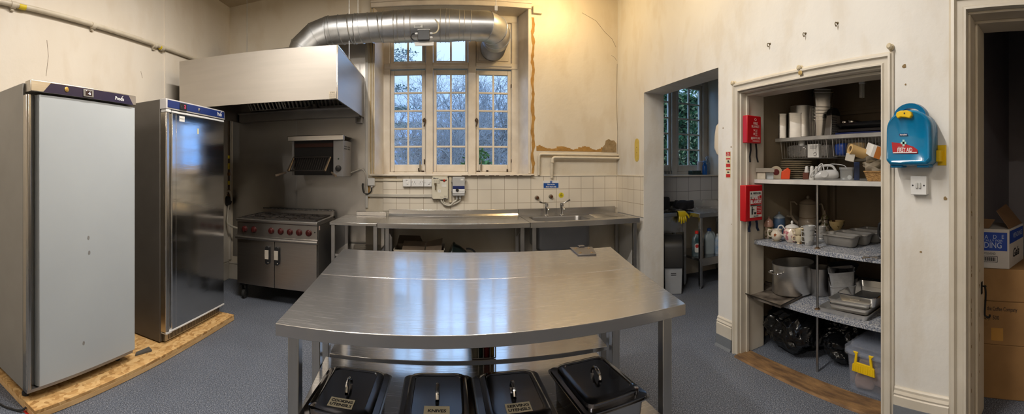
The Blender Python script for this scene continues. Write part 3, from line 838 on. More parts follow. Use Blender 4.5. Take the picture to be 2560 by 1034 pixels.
# ------------------------------------------------------------------ second fridge: stainless door, blue fascia
body_dk = mat('charcoal_painted_steel', '#5d5852', 0.42, color2='#57524c')
door_st = brushed('polished_door_steel', (0.60, 0.59, 0.57), 0.13, (0.6, 0.6, 3.5), rvar=0.04, bump=0.05)
blue_f = mat('navy_blue_fascia', '#24356f', 0.3)
t = thing('upright_fridge', 'stainless steel door fridge with blue top strip standing beyond the grey freezer', 'fridge', (-2.34, 2.79, 0.055))
b = MB(); b.box((-2.67, 2.365, 0.062), (-2.055, 3.225, 1.965)); b.build('cabinet', body_dk, t, w=True, bevel=0.004)
b = MB(); b.box((fx - 0.055, 2.50, 0.15), (fx, 3.222, 1.862)); b.prism([(fx, 2.50, 0.15), (fx, 2.452, 0.15), (fx - 0.02, 2.44, 0.15), (fx - 0.055, 2.44, 0.15), (fx - 0.055, 2.50, 0.15)], (0, 0, 1.712))
o = b.build('door', door_st, t, w=True, bevel=0.003)
b = MB(); b.prism([(fx - 0.055, 2.372, 0.14), (fx - 0.004, 2.372, 0.14), (fx + 0.004, 2.38, 0.14), (fx + 0.004, 2.41, 0.14), (fx - 0.012, 2.424, 0.14), (fx - 0.02, 2.44, 0.14), (fx - 0.055, 2.44, 0.14)], (0, 0, 1.722))
h = b.build('handle_strip', hand_st, o, w=True, bevel=0.002); h['label'] = 'full height steel pull strip'
b = MB(); b.box((fx - 0.05, 2.372, 1.863), (fx + 0.006, 2.43, 1.885)); b.box((fx - 0.05, 2.44, 1.863), (fx + 0.004, 3.222, 1.88)); b.box((fx - 0.05, 2.372, 0.132), (fx + 0.006, 2.44, 0.15)); b.box((fx - 0.05, 2.44, 0.137), (fx + 0.006, 3.224, 0.15))
b.build('white_trim', white, o, w=True, bevel=0.003)
b = MB(); b.box((-2.055, 2.366, 1.888), (fx + 0.008, 3.226, 1.967)); o2 = b.build('control_panel', mat('pale_panel_frame', '#c7c5c4', 0.35), t, w=True, bevel=0.002)
pf = fx + 0.0085
b = MB(); b.box((pf, 2.384, 1.899), (pf + 0.002, 3.215, 1.957)); b.build('fascia', blue_f, o2, w=True)
cy = P(457, 260, x=pf).y; cz = 1.925
b = MB(); b.box((pf, cy - 0.045, cz - 0.027), (pf + 0.009, cy + 0.045, cz + 0.027)); d = b.build('thermostat_display', black, o2, w=True, bevel=0.003)
b = MB(); b.text('2', 0.036, face_m('+x', (pf + 0.0096, cy + 0.018, cz)), bold=0.001); b.build('display_digits', mat('lit_digits_red', (1.0, 0.05, 0.14), 0.5, emit=0.9), d, w=True, smooth=0)
b = MB(); b.text('::', 0.02, face_m('+x', (pf + 0.0096, cy - 0.032, cz)), bold=.0006); b.build('display_keys', mat('grey_keys', '#777777', 0.5), d, w=True, smooth=0)
b = MB(); b.lathe([(0.014, 0), (0.014, 0.005), (0.008, 0.007)], (pf, P(497, 268, x=pf).y, cz + 0.002), 20, 'X'); b.build('door_lock', chrome, o2, w=True)
b = MB(); b.text('Prodis', 0.048, face_m('+x', (pf + 0.0035, P(548, 279, x=pf).y, 1.926)), bold=0.001, shear=0.1, fit=0.075); b.tube([(pf + 0.0035, P(551, 279, x=pf).y, 1.943), (pf + 0.0035, P(553.5, 279, x=pf).y, 1.955)], 0.0018, 5); b.build('lettering', inkw, o2, w=True, smooth=0)
c = P(455, 297, x=fx)
b = MB(); b.box((fx, c.y - 0.035, c.z - 0.022), (fx + 0.0008, c.y + 0.035, c.z + 0.022)); k = b.build('paper_label', paper, o, w=True, smooth=0)
b = MB(); b.text('FRIDGE 2', 0.014, face_m('+x', (fx + 0.0014, c.y, c.z)), fit=0.058); b.build('handwriting', ink, k, w=True, smooth=0)
c = P(495, 328, x=fx); b = MB(); b.box((fx, c.y - 0.011, c.z - 0.024), (fx + 0.0008, c.y + 0.011, c.z + 0.024)); b.build('tape_scrap', mat('pale_tape', '#d9d8ba', 0.6), o, w=True, smooth=0)
b = MB(); b.box((-2.058, 2.40, 0.064), (fx - 0.03, 3.2, 0.132))
b.build('grille', steel_dark, t, w=True)
b = MB()
for i in range(46): y = 2.44 + i * 0.0162; b.box((fx - 0.0295, y, 0.074), (fx - 0.0285, y + 0.007, 0.124))
b.build('grille_slots', black, t, w=True, smooth=0)

# ------------------------------------------------------------------ steel cladding behind the cooker
t = thing('steel_splashback', 'tall brushed steel wall cladding behind the cooker and grill', 'splashback', (-1.77, YB - 0.01, 0.3))
sy = YB - 0.004
for (x0, x1) in ((-2.64, -1.757), (-1.753, -0.912)):
    b = MB(); b.box((x0, YB - 0.001, 0.3), (x1, sy, 2.9)); b.build('cladding_sheet', steel_wall, t, w=True)
b = MB(); b.box((-1.765, sy - 0.003, 0.3), (-1.745, sy, 2.9)); b.build('joint_strip', steel_dark, t, w=True, bevel=0.001)
trunk = mat('white_trunking', '#c9c7c2', 0.4)
t = tag(MB().box((-0.912, YB - 0.022, 0.98), (-0.882, YB, 2.86)).build('cable_trunking', trunk, bevel=0.003), 'white vertical cable trunking at the right edge of the steel cladding', 'trunking')

# ------------------------------------------------------------------ six-burner range
cook_st = brushed('range_steel', (0.40, 0.375, 0.35), 0.36, (2, 2, 40), rvar=0.06)
cook_side = mat('range_side_panel', '#4b4845', 0.45)
knob_red = mat('dark_red_knob', '#431311', 0.3)
RX0, RX1, RY0, RY1 = -2.19, -1.262, 3.80, 4.42
t = thing('range_cooker', 'six burner steel range cooker with dark red knobs against the steel cladding', 'cooker', (-1.726, 4.1, 0))
b = MB(); b.box((RX0 + 0.004, RY0 + 0.03, 0.17), (RX1 - 0.004, RY1, 0.85)); b.build('body', cook_side, t, w=True, bevel=0.003)
b = MB()   # hob deck: rolled front edge, low rim
b.box((RX0, RY0 + 0.03, 0.845), (RX1, RY1, 0.865)); b.box((RX0, RY0 + 0.02, 0.86), (RX0 + 0.03, RY1, 0.892)); b.box((RX1 - 0.03, RY0 + 0.02, 0.86), (RX1, RY1, 0.892))
b.prism([(RX0, RY0 + 0.05, 0.855), (RX0, RY0 - 0.012, 0.852), (RX0, RY0 - 0.022, 0.862), (RX0, RY0 - 0.022, 0.88), (RX0, RY0 - 0.012, 0.892), (RX0, RY0 + 0.05, 0.892)], (RX1 - RX0, 0, 0))
b.build('hob_deck', cook_st, t, w=True, bevel=0.004)
b = MB(); b.box((RX0 + .03, RY1 - 0.05, 0.862), (RX1, RY1, 0.955)); b.box((RX0 + .03, RY1 - 0.07, 0.945), (RX1, RY1, 0.955))
u = b.build('rear_flue', cook_st, t, w=True, bevel=0.002)
b = MB()
for i in range(52): x = RX0 + 0.05 + i * 0.0168; b.box((x, RY1 - 0.0715, 0.947), (x + 0.008, RY1 - 0.066, 0.958))
b.build('flue_slots', black, u, w=True, smooth=0)
for r_ in range(2):
    for c_ in range(3):
        cx = RX0 + 0.175 + c_ * 0.29; cyy = RY0 + 0.165 + r_ * 0.26
        b = MB()
        zz = 0.897
        for s_ in (-1, 1):
            b.box((cx - 0.135, cyy + s_ * 0.118 - .006, zz - 0.012), (cx + 0.135, cyy + s_ * 0.118 + .006, zz + 0.008)); b.box((cx + s_ * 0.129 - .006, cyy - 0.12, zz - 0.012), (cx + s_ * 0.129 + .006, cyy + 0.12, zz + 0.008))
        for a in range(8):
            an = a * math.pi / 4 + math.pi / 8 * 0; p0 = Vector((cx + 0.038 * math.cos(an), cyy + 0.038 * math.sin(an), zz + 0.010)); p1 = Vector((cx + 0.125 * math.cos(an), cyy + 0.115 * math.sin(an), zz + 0.004))
            b.tube([p0, p1], 0.006, 5)
        g_ = b.build('pan_support', iron, t, w=True, bevel=0.002)
        b = MB(); b.lathe([(0.055, 0.866), (0.05, 0.878), (0.03, 0.882), (0.03, 0.892), (0.012, 0.894)], (cx, cyy, 0), 18); b.build('burner', iron, g_, w=True)
b = MB(); b.prism([(RX0 + .006, RY0 + 0.03, 0.71), (RX0 + .006, RY0 + 0.002, 0.71), (RX0 + .006, RY0 - 0.002, 0.85), (RX0 + .006, RY0 + 0.03, 0.85)], (RX1 - RX0 - .012, 0, 0)); pnl = b.build('control_panel', cook_st, t, w=True, bevel=0.002)
for px in (611, 634, 677.5, 701, 724, 747, 771):
    x = P(px, 570, y=RY0 - 0.01).x; z = 0.775
    b = MB(); b.lathe([(0.034, 0), (0.034, 0.006), (0.027, 0.01), (0.026, 0.024), (0.020, 0.028)], (x, RY0 - 0.001, z), 20, '-Y'); b.cbox((x, RY0 - 0.034, z), (0.010, 0.016, 0.052), M=None)
    b.build('control_knob', knob_red, t, w=True, bevel=0.002)
b = MB(); b.lathe([(0.007, 0), (0.007, 0.004)], (P(787, 572, y=RY0).x, RY0, 0.785), 10, '-Y'); b.build('igniter_button', black, t, w=True)
b = MB(); b.tube([(RX0 - 0.002, RY0 - 0.022, 0.685), (RX1 + 0.004, RY0 - 0.022, 0.685)], 0.019, 12); b.box((RX0, RY0 - 0.004, 0.665), (RX1, RY0 + 0.03, 0.71)); b.build('towel_rail', cook_st, t, w=True, bevel=0.002)
dx = P(686, 640, y=RY0).x
for (x0, x1, hx, nm) in ((RX0 + 0.004, dx - 0.003, P(671, 620, y=RY0).x, 'l'), (dx + 0.003, RX1 - 0.012, P(694.5, 620, y=RY0).x, 'r')):
    b = MB(); b.box((x0, RY0, 0.18), (x1, RY0 + 0.028, 0.665)); d = b.build('oven_door', cook_st, t, w=True, bevel=0.003)
    b = MB(); b.rrect(0.048, 0.19, 0.02, 0, 0.034, M=face_m('-y', (hx, RY0, 0.52))); h = b.build('door_handle', black, d, w=True, bevel=0.003)
    b = MB(); b.cbox((hx - 0.004, RY0 - 0.036, 0.528), (0.044, 0.008, 0.095)); b.build('handle_plate', mat('pale_handle_plate', '#b6ada0', 0.4), h, w=True, bevel=0.002)
    b = MB(); b.lathe([(0.007, 0), (0.007, 0.006), (0.003, 0.008)], (hx + 0.012, RY0 - 0.034, 0.447), 10, '-Y'); b.build('handle_screw', chrome, h, w=True)
b = MB(); b.box((RX1 - 0.004, 3.845, 0.80), (RX1 - 0.003, 3.885, 0.855)); b.build('data_sticker', mat('pink_white_sticker', '#d6bfb6', 0.6), t, w=True, smooth=0)
for (x, y) in ((RX0 + 0.06, RY0 + 0.07), (RX1 - 0.06, RY0 + 0.07), (RX0 + 0.06, RY1 - 0.07), (RX1 - 0.06, RY1 - 0.07)):
    b = MB(); b.lathe([(0.05, -0.016), (0.052, 0), (0.05, 0.016)], (x, y, 0.0525), 18, 'X'); b.box((x - 0.026, y - 0.02, 0.05), (x - 0.02, y + 0.02, 0.15)); b.box((x + 0.02, y - 0.02, 0.05), (x + 0.026, y + 0.02, 0.15)); b.box((x - 0.035, y - 0.035, 0.148), (x + 0.035, y + 0.035, 0.172))
    b.build('castor', rubber, t, w=True)

# gas pipe and hose left of the cooker
brass = mat('aged_brass', '#7c5a32', 0.4, 0.7, scale=30)
t = thing('gas_riser_pipe', 'gas pipe with yellow bands and black cock at the left of the cooker', 'pipe', (-2.655, 4.44, 0))
x = P(572, 400, y=4.44).x
b = MB(); b.tube([(x, 4.44, 0.9), (x, 4.44, 2.05)], 0.014, 10); b.build('pipe', mat('dull_brown_pipe', '#5d4c3a', 0.5, 0.4, scale=20), t, w=True)
for (z0, z1) in ((1.42, 1.5), (1.56, 1.6), (1.22, 1.27)):
    b = MB(); b.tube([(x, 4.44, z0), (x, 4.44, z1)], 0.0155, 10); o = b.build('gas_tape', yel, t, w=True); o['label'] = 'yellow gas tape'
for z in (1.36, 1.14, 1.08, 0.98):
    b = MB(); b.lathe([(0.022, -0.02), (0.024, 0), (0.022, 0.02)], (x, 4.44, z), 6); b.build('fitting', brass, t, w=True)
c = P(568, 502, y=4.40)
b = MB(); b.lathe([(0.055, -0.03), (0.062, -0.01), (0.062, 0.02), (0.04, 0.035)], (c.x, c.y, c.z), 18, '-Y'); o = b.build('gas_cock', black, t, w=True)
b = MB(); b.box((P(561, 1, y=4.47).x, 4.462, 1.33), (P(571, 1, y=4.47).x, 4.47, 1.38)); o = b.build('warning_tag', mat('orange_tag', '#a8642f', 0.6), t, w=True)
hp = smoothpath([(x - 0.05, 4.42, 1.12), (x + 0.03, 4.40, 1.14), (x + 0.065, 4.40, 1.05), (x + 0.03, 4.40, 0.98), (x + 0.02, 4.38, 0.83), (x + 0.06, 4.33, 0.73), (-2.43, 4.28, 0.69), (-2.2, 4.25, 0.69)])
tag(MB().tube(hp, 0.013, 10).build('gas_hose', mat('white_hose', '#b9b3a6', 0.4)), 'white flexible hose curling from the gas cock into the cooker', 'hose')
bx = MB(); bx.box((P(562, 1, y=4.475).x, 4.452, 0.25), (-2.66, YB, 2.1)); tag(bx.build('pipe_boxing', trimpaint, bevel=0.004), 'cream painted boxing strip on the back wall behind the gas pipe', 'boxing')

# ------------------------------------------------------------------ salamander grill on the wall
gx0, gx1, gy0, gz0, gz1 = -1.685, -1.077, 4.10, 1.334, 1.78
grill_st = brushed('grill_steel', (0.52, 0.50, 0.47), 0.3, (2, 2, 40), rvar=0.05)
grill_gr = mat('grill_grey_panel', '#8d8b8a', 0.4)
dark_in = mat('near_black_interior', '#120e0c', 0.7, scale=20)
t = thing('salamander_grill', 'wall mounted steel salamander grill with a black open mouth above the cooker', 'grill', ((gx0 + gx1) / 2, 4.29, gz0))
xo = P(833, 370, y=gy0).x
b = MB(); b.box((gx0 + .02, gy0 + 0.03, gz0 + .02), (xo - .001, YB - 0.006, gz1 - 0.051)); b.box((xo, gy0 + .002, gz0 + 0.008), (gx1, YB - 0.006, gz1 - 0.051)); b.box((gx0 + .02, gy0 + 0.005, gz0 + .02), (gx0 + 0.045, gy0 + 0.06, gz1 - 0.045)); b.build('casing', grill_gr, t, w=True, bevel=0.003)
b = MB(); b.box((gx0 - 0.02, gy0 - 0.02, gz1 - 0.05), (gx1 + 0.003, gy0 + 0.05, gz1 + 0.005)); b.box((gx0 - 0.02, gy0 - 0.02, gz1 - 0.004), (gx1 + 0.003, YB - 0.006, gz1 + 0.005)); b.build('top_hood', grill_st, t, w=True, bevel=0.003)
b = MB(); b.box((gx0 + 0.045, gy0 + 0.026, gz0 + 0.022), (xo - 0.002, gy0 + 0.031, gz1 - 0.05)); b.build('grill_mouth', dark_in, t, w=True)  # near-black sheet stands in for the hollow; the casing behind is solid
b = MB(); b.box((gx0 + 0.05, gy0 + 0.016, 1.66), (xo - 0.004, gy0 + 0.026, 1.70)); b.build('burner_plate', mat('rusty_plate', '#3a1d12', 0.6, 0.4, scale=20), t, w=True)
b = MB()
zz = 1.55
b.tube([(gx0 + 0.05, gy0 - 0.01, zz), (xo - 0.03, gy0 - 0.01, zz)], 0.008, 8); b.tube([(gx0 + 0.02, gy0 - 0.09, 1.405), (xo - 0.06, gy0 - 0.09, 1.405)], 0.008, 8)
for i in range(16): xx = gx0 + 0.06 + i * 0.026; b.tube([(xx, gy0 - 0.01, zz), (xx - 0.02, gy0 - 0.09, 1.41)], 0.003, 5)
b.build('grill_rack', iron, t, w=True)
for (xx, dxx) in ((gx0 + 0.05, -0.03), (xo - 0.03, -0.035)):
    b = MB(); b.tube([(xx, gy0 - 0.005, zz), (xx + dxx, gy0 - 0.1, 1.40)], [0.010, 0.016], 8); b.build('rack_arm', mat('greasy_steel', '#85796a', 0.4, 0.6), t, w=True)
for (xx, dxx) in ((gx0 - 0.02, -0.10), (xo + 0.0, 0.065)):
    b = MB(); b.tube([(xx, gy0 - 0.06, 1.385), (xx + dxx, gy0 - 0.13, 1.35)], [0.010, 0.014], 8); b.build('rack_handle', mat('worn_handle', '#7d6f60', 0.5), t, w=True)
kx = P(846, 398, y=gy0).x
b = MB(); b.lathe([(0.032, 0), (0.032, 0.012), (0.026, 0.024), (0.018, 0.026)], (kx, gy0, 1.43), 18, '-Y'); b.build('control_knob', black, t, w=True)
b = MB(); b.lathe([(0.008, 0), (0.006, 0.006)], (kx, gy0, 1.53), 10, '-Y'); b.build('indicator_light', mat('green_lamp', '#1d3a2a', 0.2), t, w=True)
b = MB()
for y in (gy0 + 0.04, gy0 + 0.19):
    for z in (1.635, 1.66): b.box((gx1 - 0.0005, y, z), (gx1 + 0.001, y + 0.11, z + 0.012))
b.build('vent_slots', black, t, w=True, smooth=0)
cb = smoothpath([(gx1, 4.44, 1.38), (-1.02, 4.44, 1.40), (-0.95, 4.44, 1.42), (-0.905, 4.44, 1.36), (-0.90, 4.445, 1.2), (-0.915, 4.445, 1.14)])
tag(MB().tube(cb, 0.0075, 8).build('grill_flex', mat('grey_flex', '#b5b0a6', 0.5)), 'pale grey flex from the salamander grill to the wall', 'cable')

# ------------------------------------------------------------------ extraction hood
A, B_, Cc, Dd = (-2.45, 3.115), (-0.906, 3.25), (-0.93, 4.47), (-2.52, 4.47)
hz0, hz1 = 2.01, 2.465
t = thing('extraction_hood', 'large boxy stainless steel extraction hood hung over the cooker', 'hood', (-1.7, 3.8, hz0))
def pt(p, z): return Vector((p[0], p[1], z))
def inset(p, d): cx, cy = -1.70, 3.83; return (p[0] + (d if p[0] < cx else -d), p[1] + (d if p[1] < cy else -d))
b = MB()
ins = [inset(p, 0.012) for p in (A, B_, Cc, Dd)]
o4 = [A, B_, Cc, Dd]
ztop = [hz1 + .02, hz1, hz1, hz1 + .02]
vs = [pt(p, hz0) for p in o4] + [pt(p, z) for p, z in zip(o4, ztop)] + [pt(p, hz0) for p in ins] + [pt(p, hz1 - 0.012) for p in ins]
fs = [(i, (i + 1) % 4, 4 + (i + 1) % 4, 4 + i) for i in range(4)] + [(4, 5, 6, 7)] + [(8 + i, 12 + i, 12 + (i + 1) % 4, 8 + (i + 1) % 4) for i in range(4)] + [(12, 15, 14, 13)] + [(i, 8 + i, 8 + (i + 1) % 4, (i + 1) % 4) for i in range(4)]
b.add(vs, fs); b.build('canopy', steel_hood, t, w=True, smooth=0)
b = MB(); b.tube([pt(B_, hz0), pt(B_, hz1)], 0.006, 6); b.tube([pt(B_, hz1), pt(Cc, hz1)], 0.005, 6); b.build('canopy_edge', chrome, t, w=True)
b = MB(); b.box((-2.48, 4.36, hz0 - 0.002), (-0.96, 4.462, hz0 + 0.10)); b.box((-2.48, 4.32, hz0 + 0.09), (-0.96, 4.37, hz0 + 0.105)); b.build('grease_channel', steel_dark, t, w=True, bevel=0.003)
for i in range(3):
    x0 = -2.30 + i * 0.44; x1 = x0 + 0.42
    b = MB(); m_ = Matrix.Translation((0, 4.33, hz0 + 0.10)) @ Matrix.Rotation(R(62), 4, 'X')
    b.box((x0, -0.42, 0), (x0 + 0.02, 0.0, 0.03), M=Matrix.Translation((0, 4.34, hz0 + 0.105)) @ Matrix.Rotation(R(-42), 4, 'X'))
    mm = Matrix.Translation((0, 4.34, hz0 + 0.105)) @ Matrix.Rotation(R(-42), 4, 'X')
    b.box((x1 - 0.02, -0.42, 0), (x1, 0, 0.03), M=mm); b.box((x0, -0.03, 0), (x1, 0, 0.03), M=mm); b.box((x0, -0.42, 0), (x1, -0.39, 0.03), M=mm)
    for k in range(8):
        xx = x0 + 0.03 + k * 0.048
        b.prism([(xx, -0.39, 0.0), (xx + 0.012, -0.39, 0.0), (xx + 0.03, -0.39, 0.026), (xx + 0.018, -0.39, 0.026)], (0, 0.36, 0), M=mm)
    b.build('baffle_filter', brushed('filter_steel', (0.5, 0.49, 0.47), 0.28, (3, 3, 3)), t, w=True)
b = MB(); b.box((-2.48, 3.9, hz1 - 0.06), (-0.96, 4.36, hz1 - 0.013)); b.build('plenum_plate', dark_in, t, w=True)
c = P(832, 237, y=3.243)
b = MB(); b.box((c.x - 0.032, 3.236, c.z - 0.03), (c.x + 0.032, 3.2365, c.z + 0.03), M=None); s_ = b.build('maker_plate', mat('plate_paper', '#b5aa98', 0.6), t, w=True, smooth=0)
b = MB(); b.text('EWS', 0.02, face_m('-y', (c.x, 3.2355, c.z + 0.018)))
for k in range(4): b.text('extraction systems', 0.008, face_m('-y', (c.x, 3.2355, c.z + 0.004 - k * 0.009)), fit=0.055)
b.build('lettering', ink, s_, w=True, smooth=0)
for x in (-2.2, -1.0):
    b = MB(); b.tube([(x, 4.05, hz1), (x, 4.05, ZC)], 0.004, 6); b.build('hanger_rod', galv, t, w=True)
b = MB(); c = P(898, 300, y=4.42); b.box((c.x - 0.04, 4.40, c.z - 0.035), (c.x + 0.035, 4.455, c.z + 0.035)); o = tag(b.build('fan_isolator', grill_gr, bevel=0.004), 'small grey isolator box under the right end of the hood', 'switch')
b = MB(); b.box((c.x - 0.025, 4.398, c.z - 0.025), (c.x + 0.02, 4.40, c.z + 0.025)); b.build('rating_label', mat('rating_label', '#6a6660', 0.5), o, w=True, smooth=0)

# ------------------------------------------------------------------ spiral duct and fan
dy, dz, dr = 4.10, 2.89, 0.150
t = thing('ventilation_duct', 'fat galvanised spiral duct bending from the hood across to the window', 'duct', (-0.5, dy, hz1))
def ring(c, n, r, up=None, k=32):
    n = Vector(n).normalized(); u = n.orthogonal().normalized() if up is None else (Vector(up) - n * n.dot(Vector(up))).normalized(); w = n.cross(u)
    return [Vector(c) + (u * math.cos(2 * math.pi * j / k) + w * math.sin(2 * math.pi * j / k)) * r for j in range(k)]
def mitre(b, pts, r, seam=True, first=None, last=None):
    pts = [Vector(p) for p in pts]; up = Vector((0, 1, 0)) if abs((pts[1] - pts[0]).normalized().y) < 0.1 and abs((pts[-1] - pts[-2]).normalized().y) < 0.1 else Vector((0, 0, 1))
    rings = []
    for i, p in enumerate(pts):
        d0 = (pts[i] - pts[i - 1]).normalized() if i > 0 else (pts[1] - pts[0]).normalized()
        d1 = (pts[i + 1] - pts[i]).normalized() if i < len(pts) - 1 else d0
        n = (d0 + d1).normalized(); u0 = (up - d0 * d0.dot(up)).normalized(); w0 = d0.cross(u0)
        rg_ = []
        for j in range(32):
            q = p + (u0 * math.cos(2 * math.pi * j / 32) + w0 * math.sin(2 * math.pi * j / 32)) * r
            q = q + d0 * ((p - q).dot(n) / d0.dot(n)) if abs(d0.dot(n)) > 1e-6 else q
            rg_.append(q)
        rings.append(rg_)
    b.loft(rings)
    for rg_ in rings[1:-1] if seam else []: b.tube(rg_, 0.0045, 6, closed=True)
    return rings
xe = P(745, 100, y=dy).x
b = MB()
el = [(xe, dy, hz1 - 0.0), (xe, dy, 2.60), (xe + 0.06, dy, 2.745), (xe + 0.205, dy, 2.86), (xe + 0.36, dy, dz + 0.012)]
mitre(b, el, dr)
b.build('elbow', galv, t, w=True, smooth=30)
def spiral(b, x0, x1, z0, z1, r, pitch, rb=0.007):
    m = max(2, int((x1 - x0) / 0.02)); rings = []
    for i in range(m + 1):
        s = i / m; rings.append(ring((x0 + (x1 - x0) * s, dy, z0 + (z1 - z0) * s), (1, 0, 0), r, (0, 0, 1)))
    b.loft(rings)
    pth = []
    turns = (x1 - x0) / pitch; nn = int(turns * 28)
    for i in range(nn + 1):
        s = i / nn; a = 2 * math.pi * turns * s
        pth.append((x0 + (x1 - x0) * s, dy + r * math.cos(a), z0 + (z1 - z0) * s + r * math.sin(a)))
    b.tube(pth, rb, 5)
b = MB(); xs = xe + 0.33; x1 = P(965, 70, y=dy).x
spiral(b, xs, x1, dz + 0.01, dz, dr, 0.105)
for xx in (xs + 0.02, xs + 0.32, x1 - 0.02): b.tube(ring((xx, dy, dz + 0.005), (1, 0, 0), dr + 0.002), 0.005, 6, closed=True)
b.build('spiral_section', galv, t, w=True, smooth=40)
galv2 = mat('galvanised_fan_casing', (0.60, 0.615, 0.63), 0.36, 1.0, color2=(0.47, 0.475, 0.48), scale=6, rvar=0.05, bump=0.02, bscale=8)
fxa, fxb = P(992, 60, y=dy).x, P(1118, 60, y=dy).x
x2 = P(1147, 60, y=dy).x
R2 = 0.162
b = MB()
b.loft([ring((x1 - 0.02, dy, dz), (1, 0, 0), dr + 0.003, (0, 0, 1)), ring((x1 + 0.02, dy, dz), (1, 0, 0), dr + 0.003, (0, 0, 1)), ring((fxa - 0.02, dy, dz), (1, 0, 0), R2, (0, 0, 1)), ring((fxa, dy, dz), (1, 0, 0), R2, (0, 0, 1)),
        ring((fxb, dy, dz), (1, 0, 0), R2, (0, 0, 1)), ring((fxb + 0.02, dy, dz), (1, 0, 0), R2, (0, 0, 1)), ring((x2, dy, dz), (1, 0, 0), dr + 0.003, (0, 0, 1)), ring((x2 + 0.03, dy, dz), (1, 0, 0), dr + 0.003, (0, 0, 1))])
for xx in (fxa - 0.018, fxa + 0.02, fxa + 0.09, fxa + 0.15, fxb - 0.07, fxb - 0.015, fxb + 0.02, x2): b.tube(ring((xx, dy, dz), (1, 0, 0), (R2 if xx < x2 - .01 else dr + 0.003) + 0.001), 0.005, 6, closed=True)
fan = b.build('inline_fan', galv2, t, w=True, smooth=40)
x3 = P(1194, 60, y=dy).x
b = MB(); b.loft([ring((x2, dy, dz), (1, 0, 0), dr, (0, 0, 1)), ring((x3, dy, dz), (1, 0, 0), dr, (0, 0, 1))])
for xx in (x2 + 0.05, x2 + 0.12): b.tube(ring((xx, dy, dz), (1, 0, 0), dr + 0.002), 0.005, 6, closed=True)
b.build('collar', galv2, t, w=True, smooth=40)
ex = P(1232, 100, y=4.7).x
b = MB(); mitre(b, [(x3 - 0.01, dy, dz), (x3 + 0.09, dy, dz), (ex - 0.05, dy + 0.085, dz - .005), (ex - 0.004, dy + 0.23, dz - 0.012), (ex, dy + 0.34, dz - 0.02)], dr + 0.002)
b.build('elbow', galv2, t, w=True, smooth=30)
b = MB(); rgs = []
for i in range(30):
    y = dy + 0.33 + 0.31 * i / 29; rgs.append(ring((ex + 0.002, y, dz - 0.02 - 0.02 * i / 29), (0, 1, 0), dr - 0.004 - 0.008 * (i % 2), (0, 0, 1)))
b.loft(rgs); b.build('flexible_collar', mat('dark_flexible_duct', (0.30, 0.30, 0.30), 0.4, 1.0), t, w=True, smooth=20)
b = MB(); 
for px in (895, 1240): xx = P(px, 60, y=dy).x; b.tube([(xx, dy, dz + dr - 0.002), (xx, dy, ZC)], 0.004, 6)
xx = P(1240, 60, y=dy).x; b.cbox((xx, dy - .01, P(1240, 22, y=dy).z), (0.03, 0.02, 0.05))
b.build('hanger_rod', white, t, w=True)
b = MB(); c = P(1046, 66, y=dy - R2); b.box((c.x - 0.042, dy - R2 - 0.004, c.z - 0.015), (c.x + 0.042, dy - R2 + 0.002, c.z + 0.017)); s_ = b.build('rating_label', mat('silver_label', '#b9b9b4', 0.5), fan, w=True, smooth=0)
b = MB()
for k in range(4): b.box((c.x - 0.036, dy - R2 - 0.0046, c.z + 0.010 - k * .007), (c.x + 0.02 + 0.01 * (k % 2), dy - R2 - 0.004, c.z + 0.0125 - k * .007))
b.build('scribble_mark', ink, t, w=True, smooth=0)
# spring-return control box under the fan
t2 = thing('fan_control_box', 'white and black control box strapped to the front of the duct', 'control box', (P(1060, 100, y=3.92).x, 3.92, 2.69))
c = P(1059, 88, y=3.90)
b = MB(); b.box((c.x - 0.058, 3.90, c.z - 0.045), (c.x + 0.058, 3.945, c.z + 0.055)); b.build('black_cover', black, t2, w=True, bevel=0.004)
b = MB(); b.box((c.x - 0.06, 3.905, c.z + 0.05), (c.x + 0.06, 3.955, c.z + 0.06)); b.prism([(c.x - 0.098, 3.955, c.z - 0.045), (c.x + 0.098, 3.955, c.z - 0.045), (c.x + 0.098, 3.89, c.z - 0.10), (c.x - 0.082, 3.89, c.z - 0.10)], (0, 0.006, -0.006)); b.build('mounting_plate', white, t2, w=True, bevel=0.002)
for (sx, zz) in ((-1, 0.025), (1, 0.025), (1, -0.015)):
    b = MB(); b.lathe([(0.011, 0), (0.011, 0.022), (0.007, 0.03)], (c.x + sx * 0.058, 3.925, c.z + zz), 12, 'X' if sx > 0 else '-X'); b.build('cable_gland', white, t2, w=True)
tag(MB().tube(smoothpath([(c.x + 0.085, 3.925, c.z + 0.025), (c.x + 0.12, 3.92, c.z + 0.03), (c.x + 0.145, 3.92, c.z + 0.07), (c.x + 0.138, 3.928, c.z + 0.13), (c.x + 0.105, 3.95, c.z + 0.18), (c.x + 0.10, 4.0, c.z + 0.245), (c.x + 0.13, 4.1, c.z + 0.26)]), 0.007, 8).build('fan_cable', mat('cream_cable', '#c9c0a6', 0.4)), 'cream cable looping up from the control box over the duct', 'cable')
tag(MB().tube(smoothpath([(c.x - 0.085, 3.925, c.z + 0.025), (c.x - 0.115, 3.922, c.z + 0.02), (c.x - 0.125, 3.925, c.z - 0.01), (c.x - 0.10, 3.935, c.z - 0.035), (c.x - 0.06, 3.94, c.z - 0.04)]), 0.006, 8).build('short_cable', black), 'short black cable looped at the left of the duct control box', 'cable')

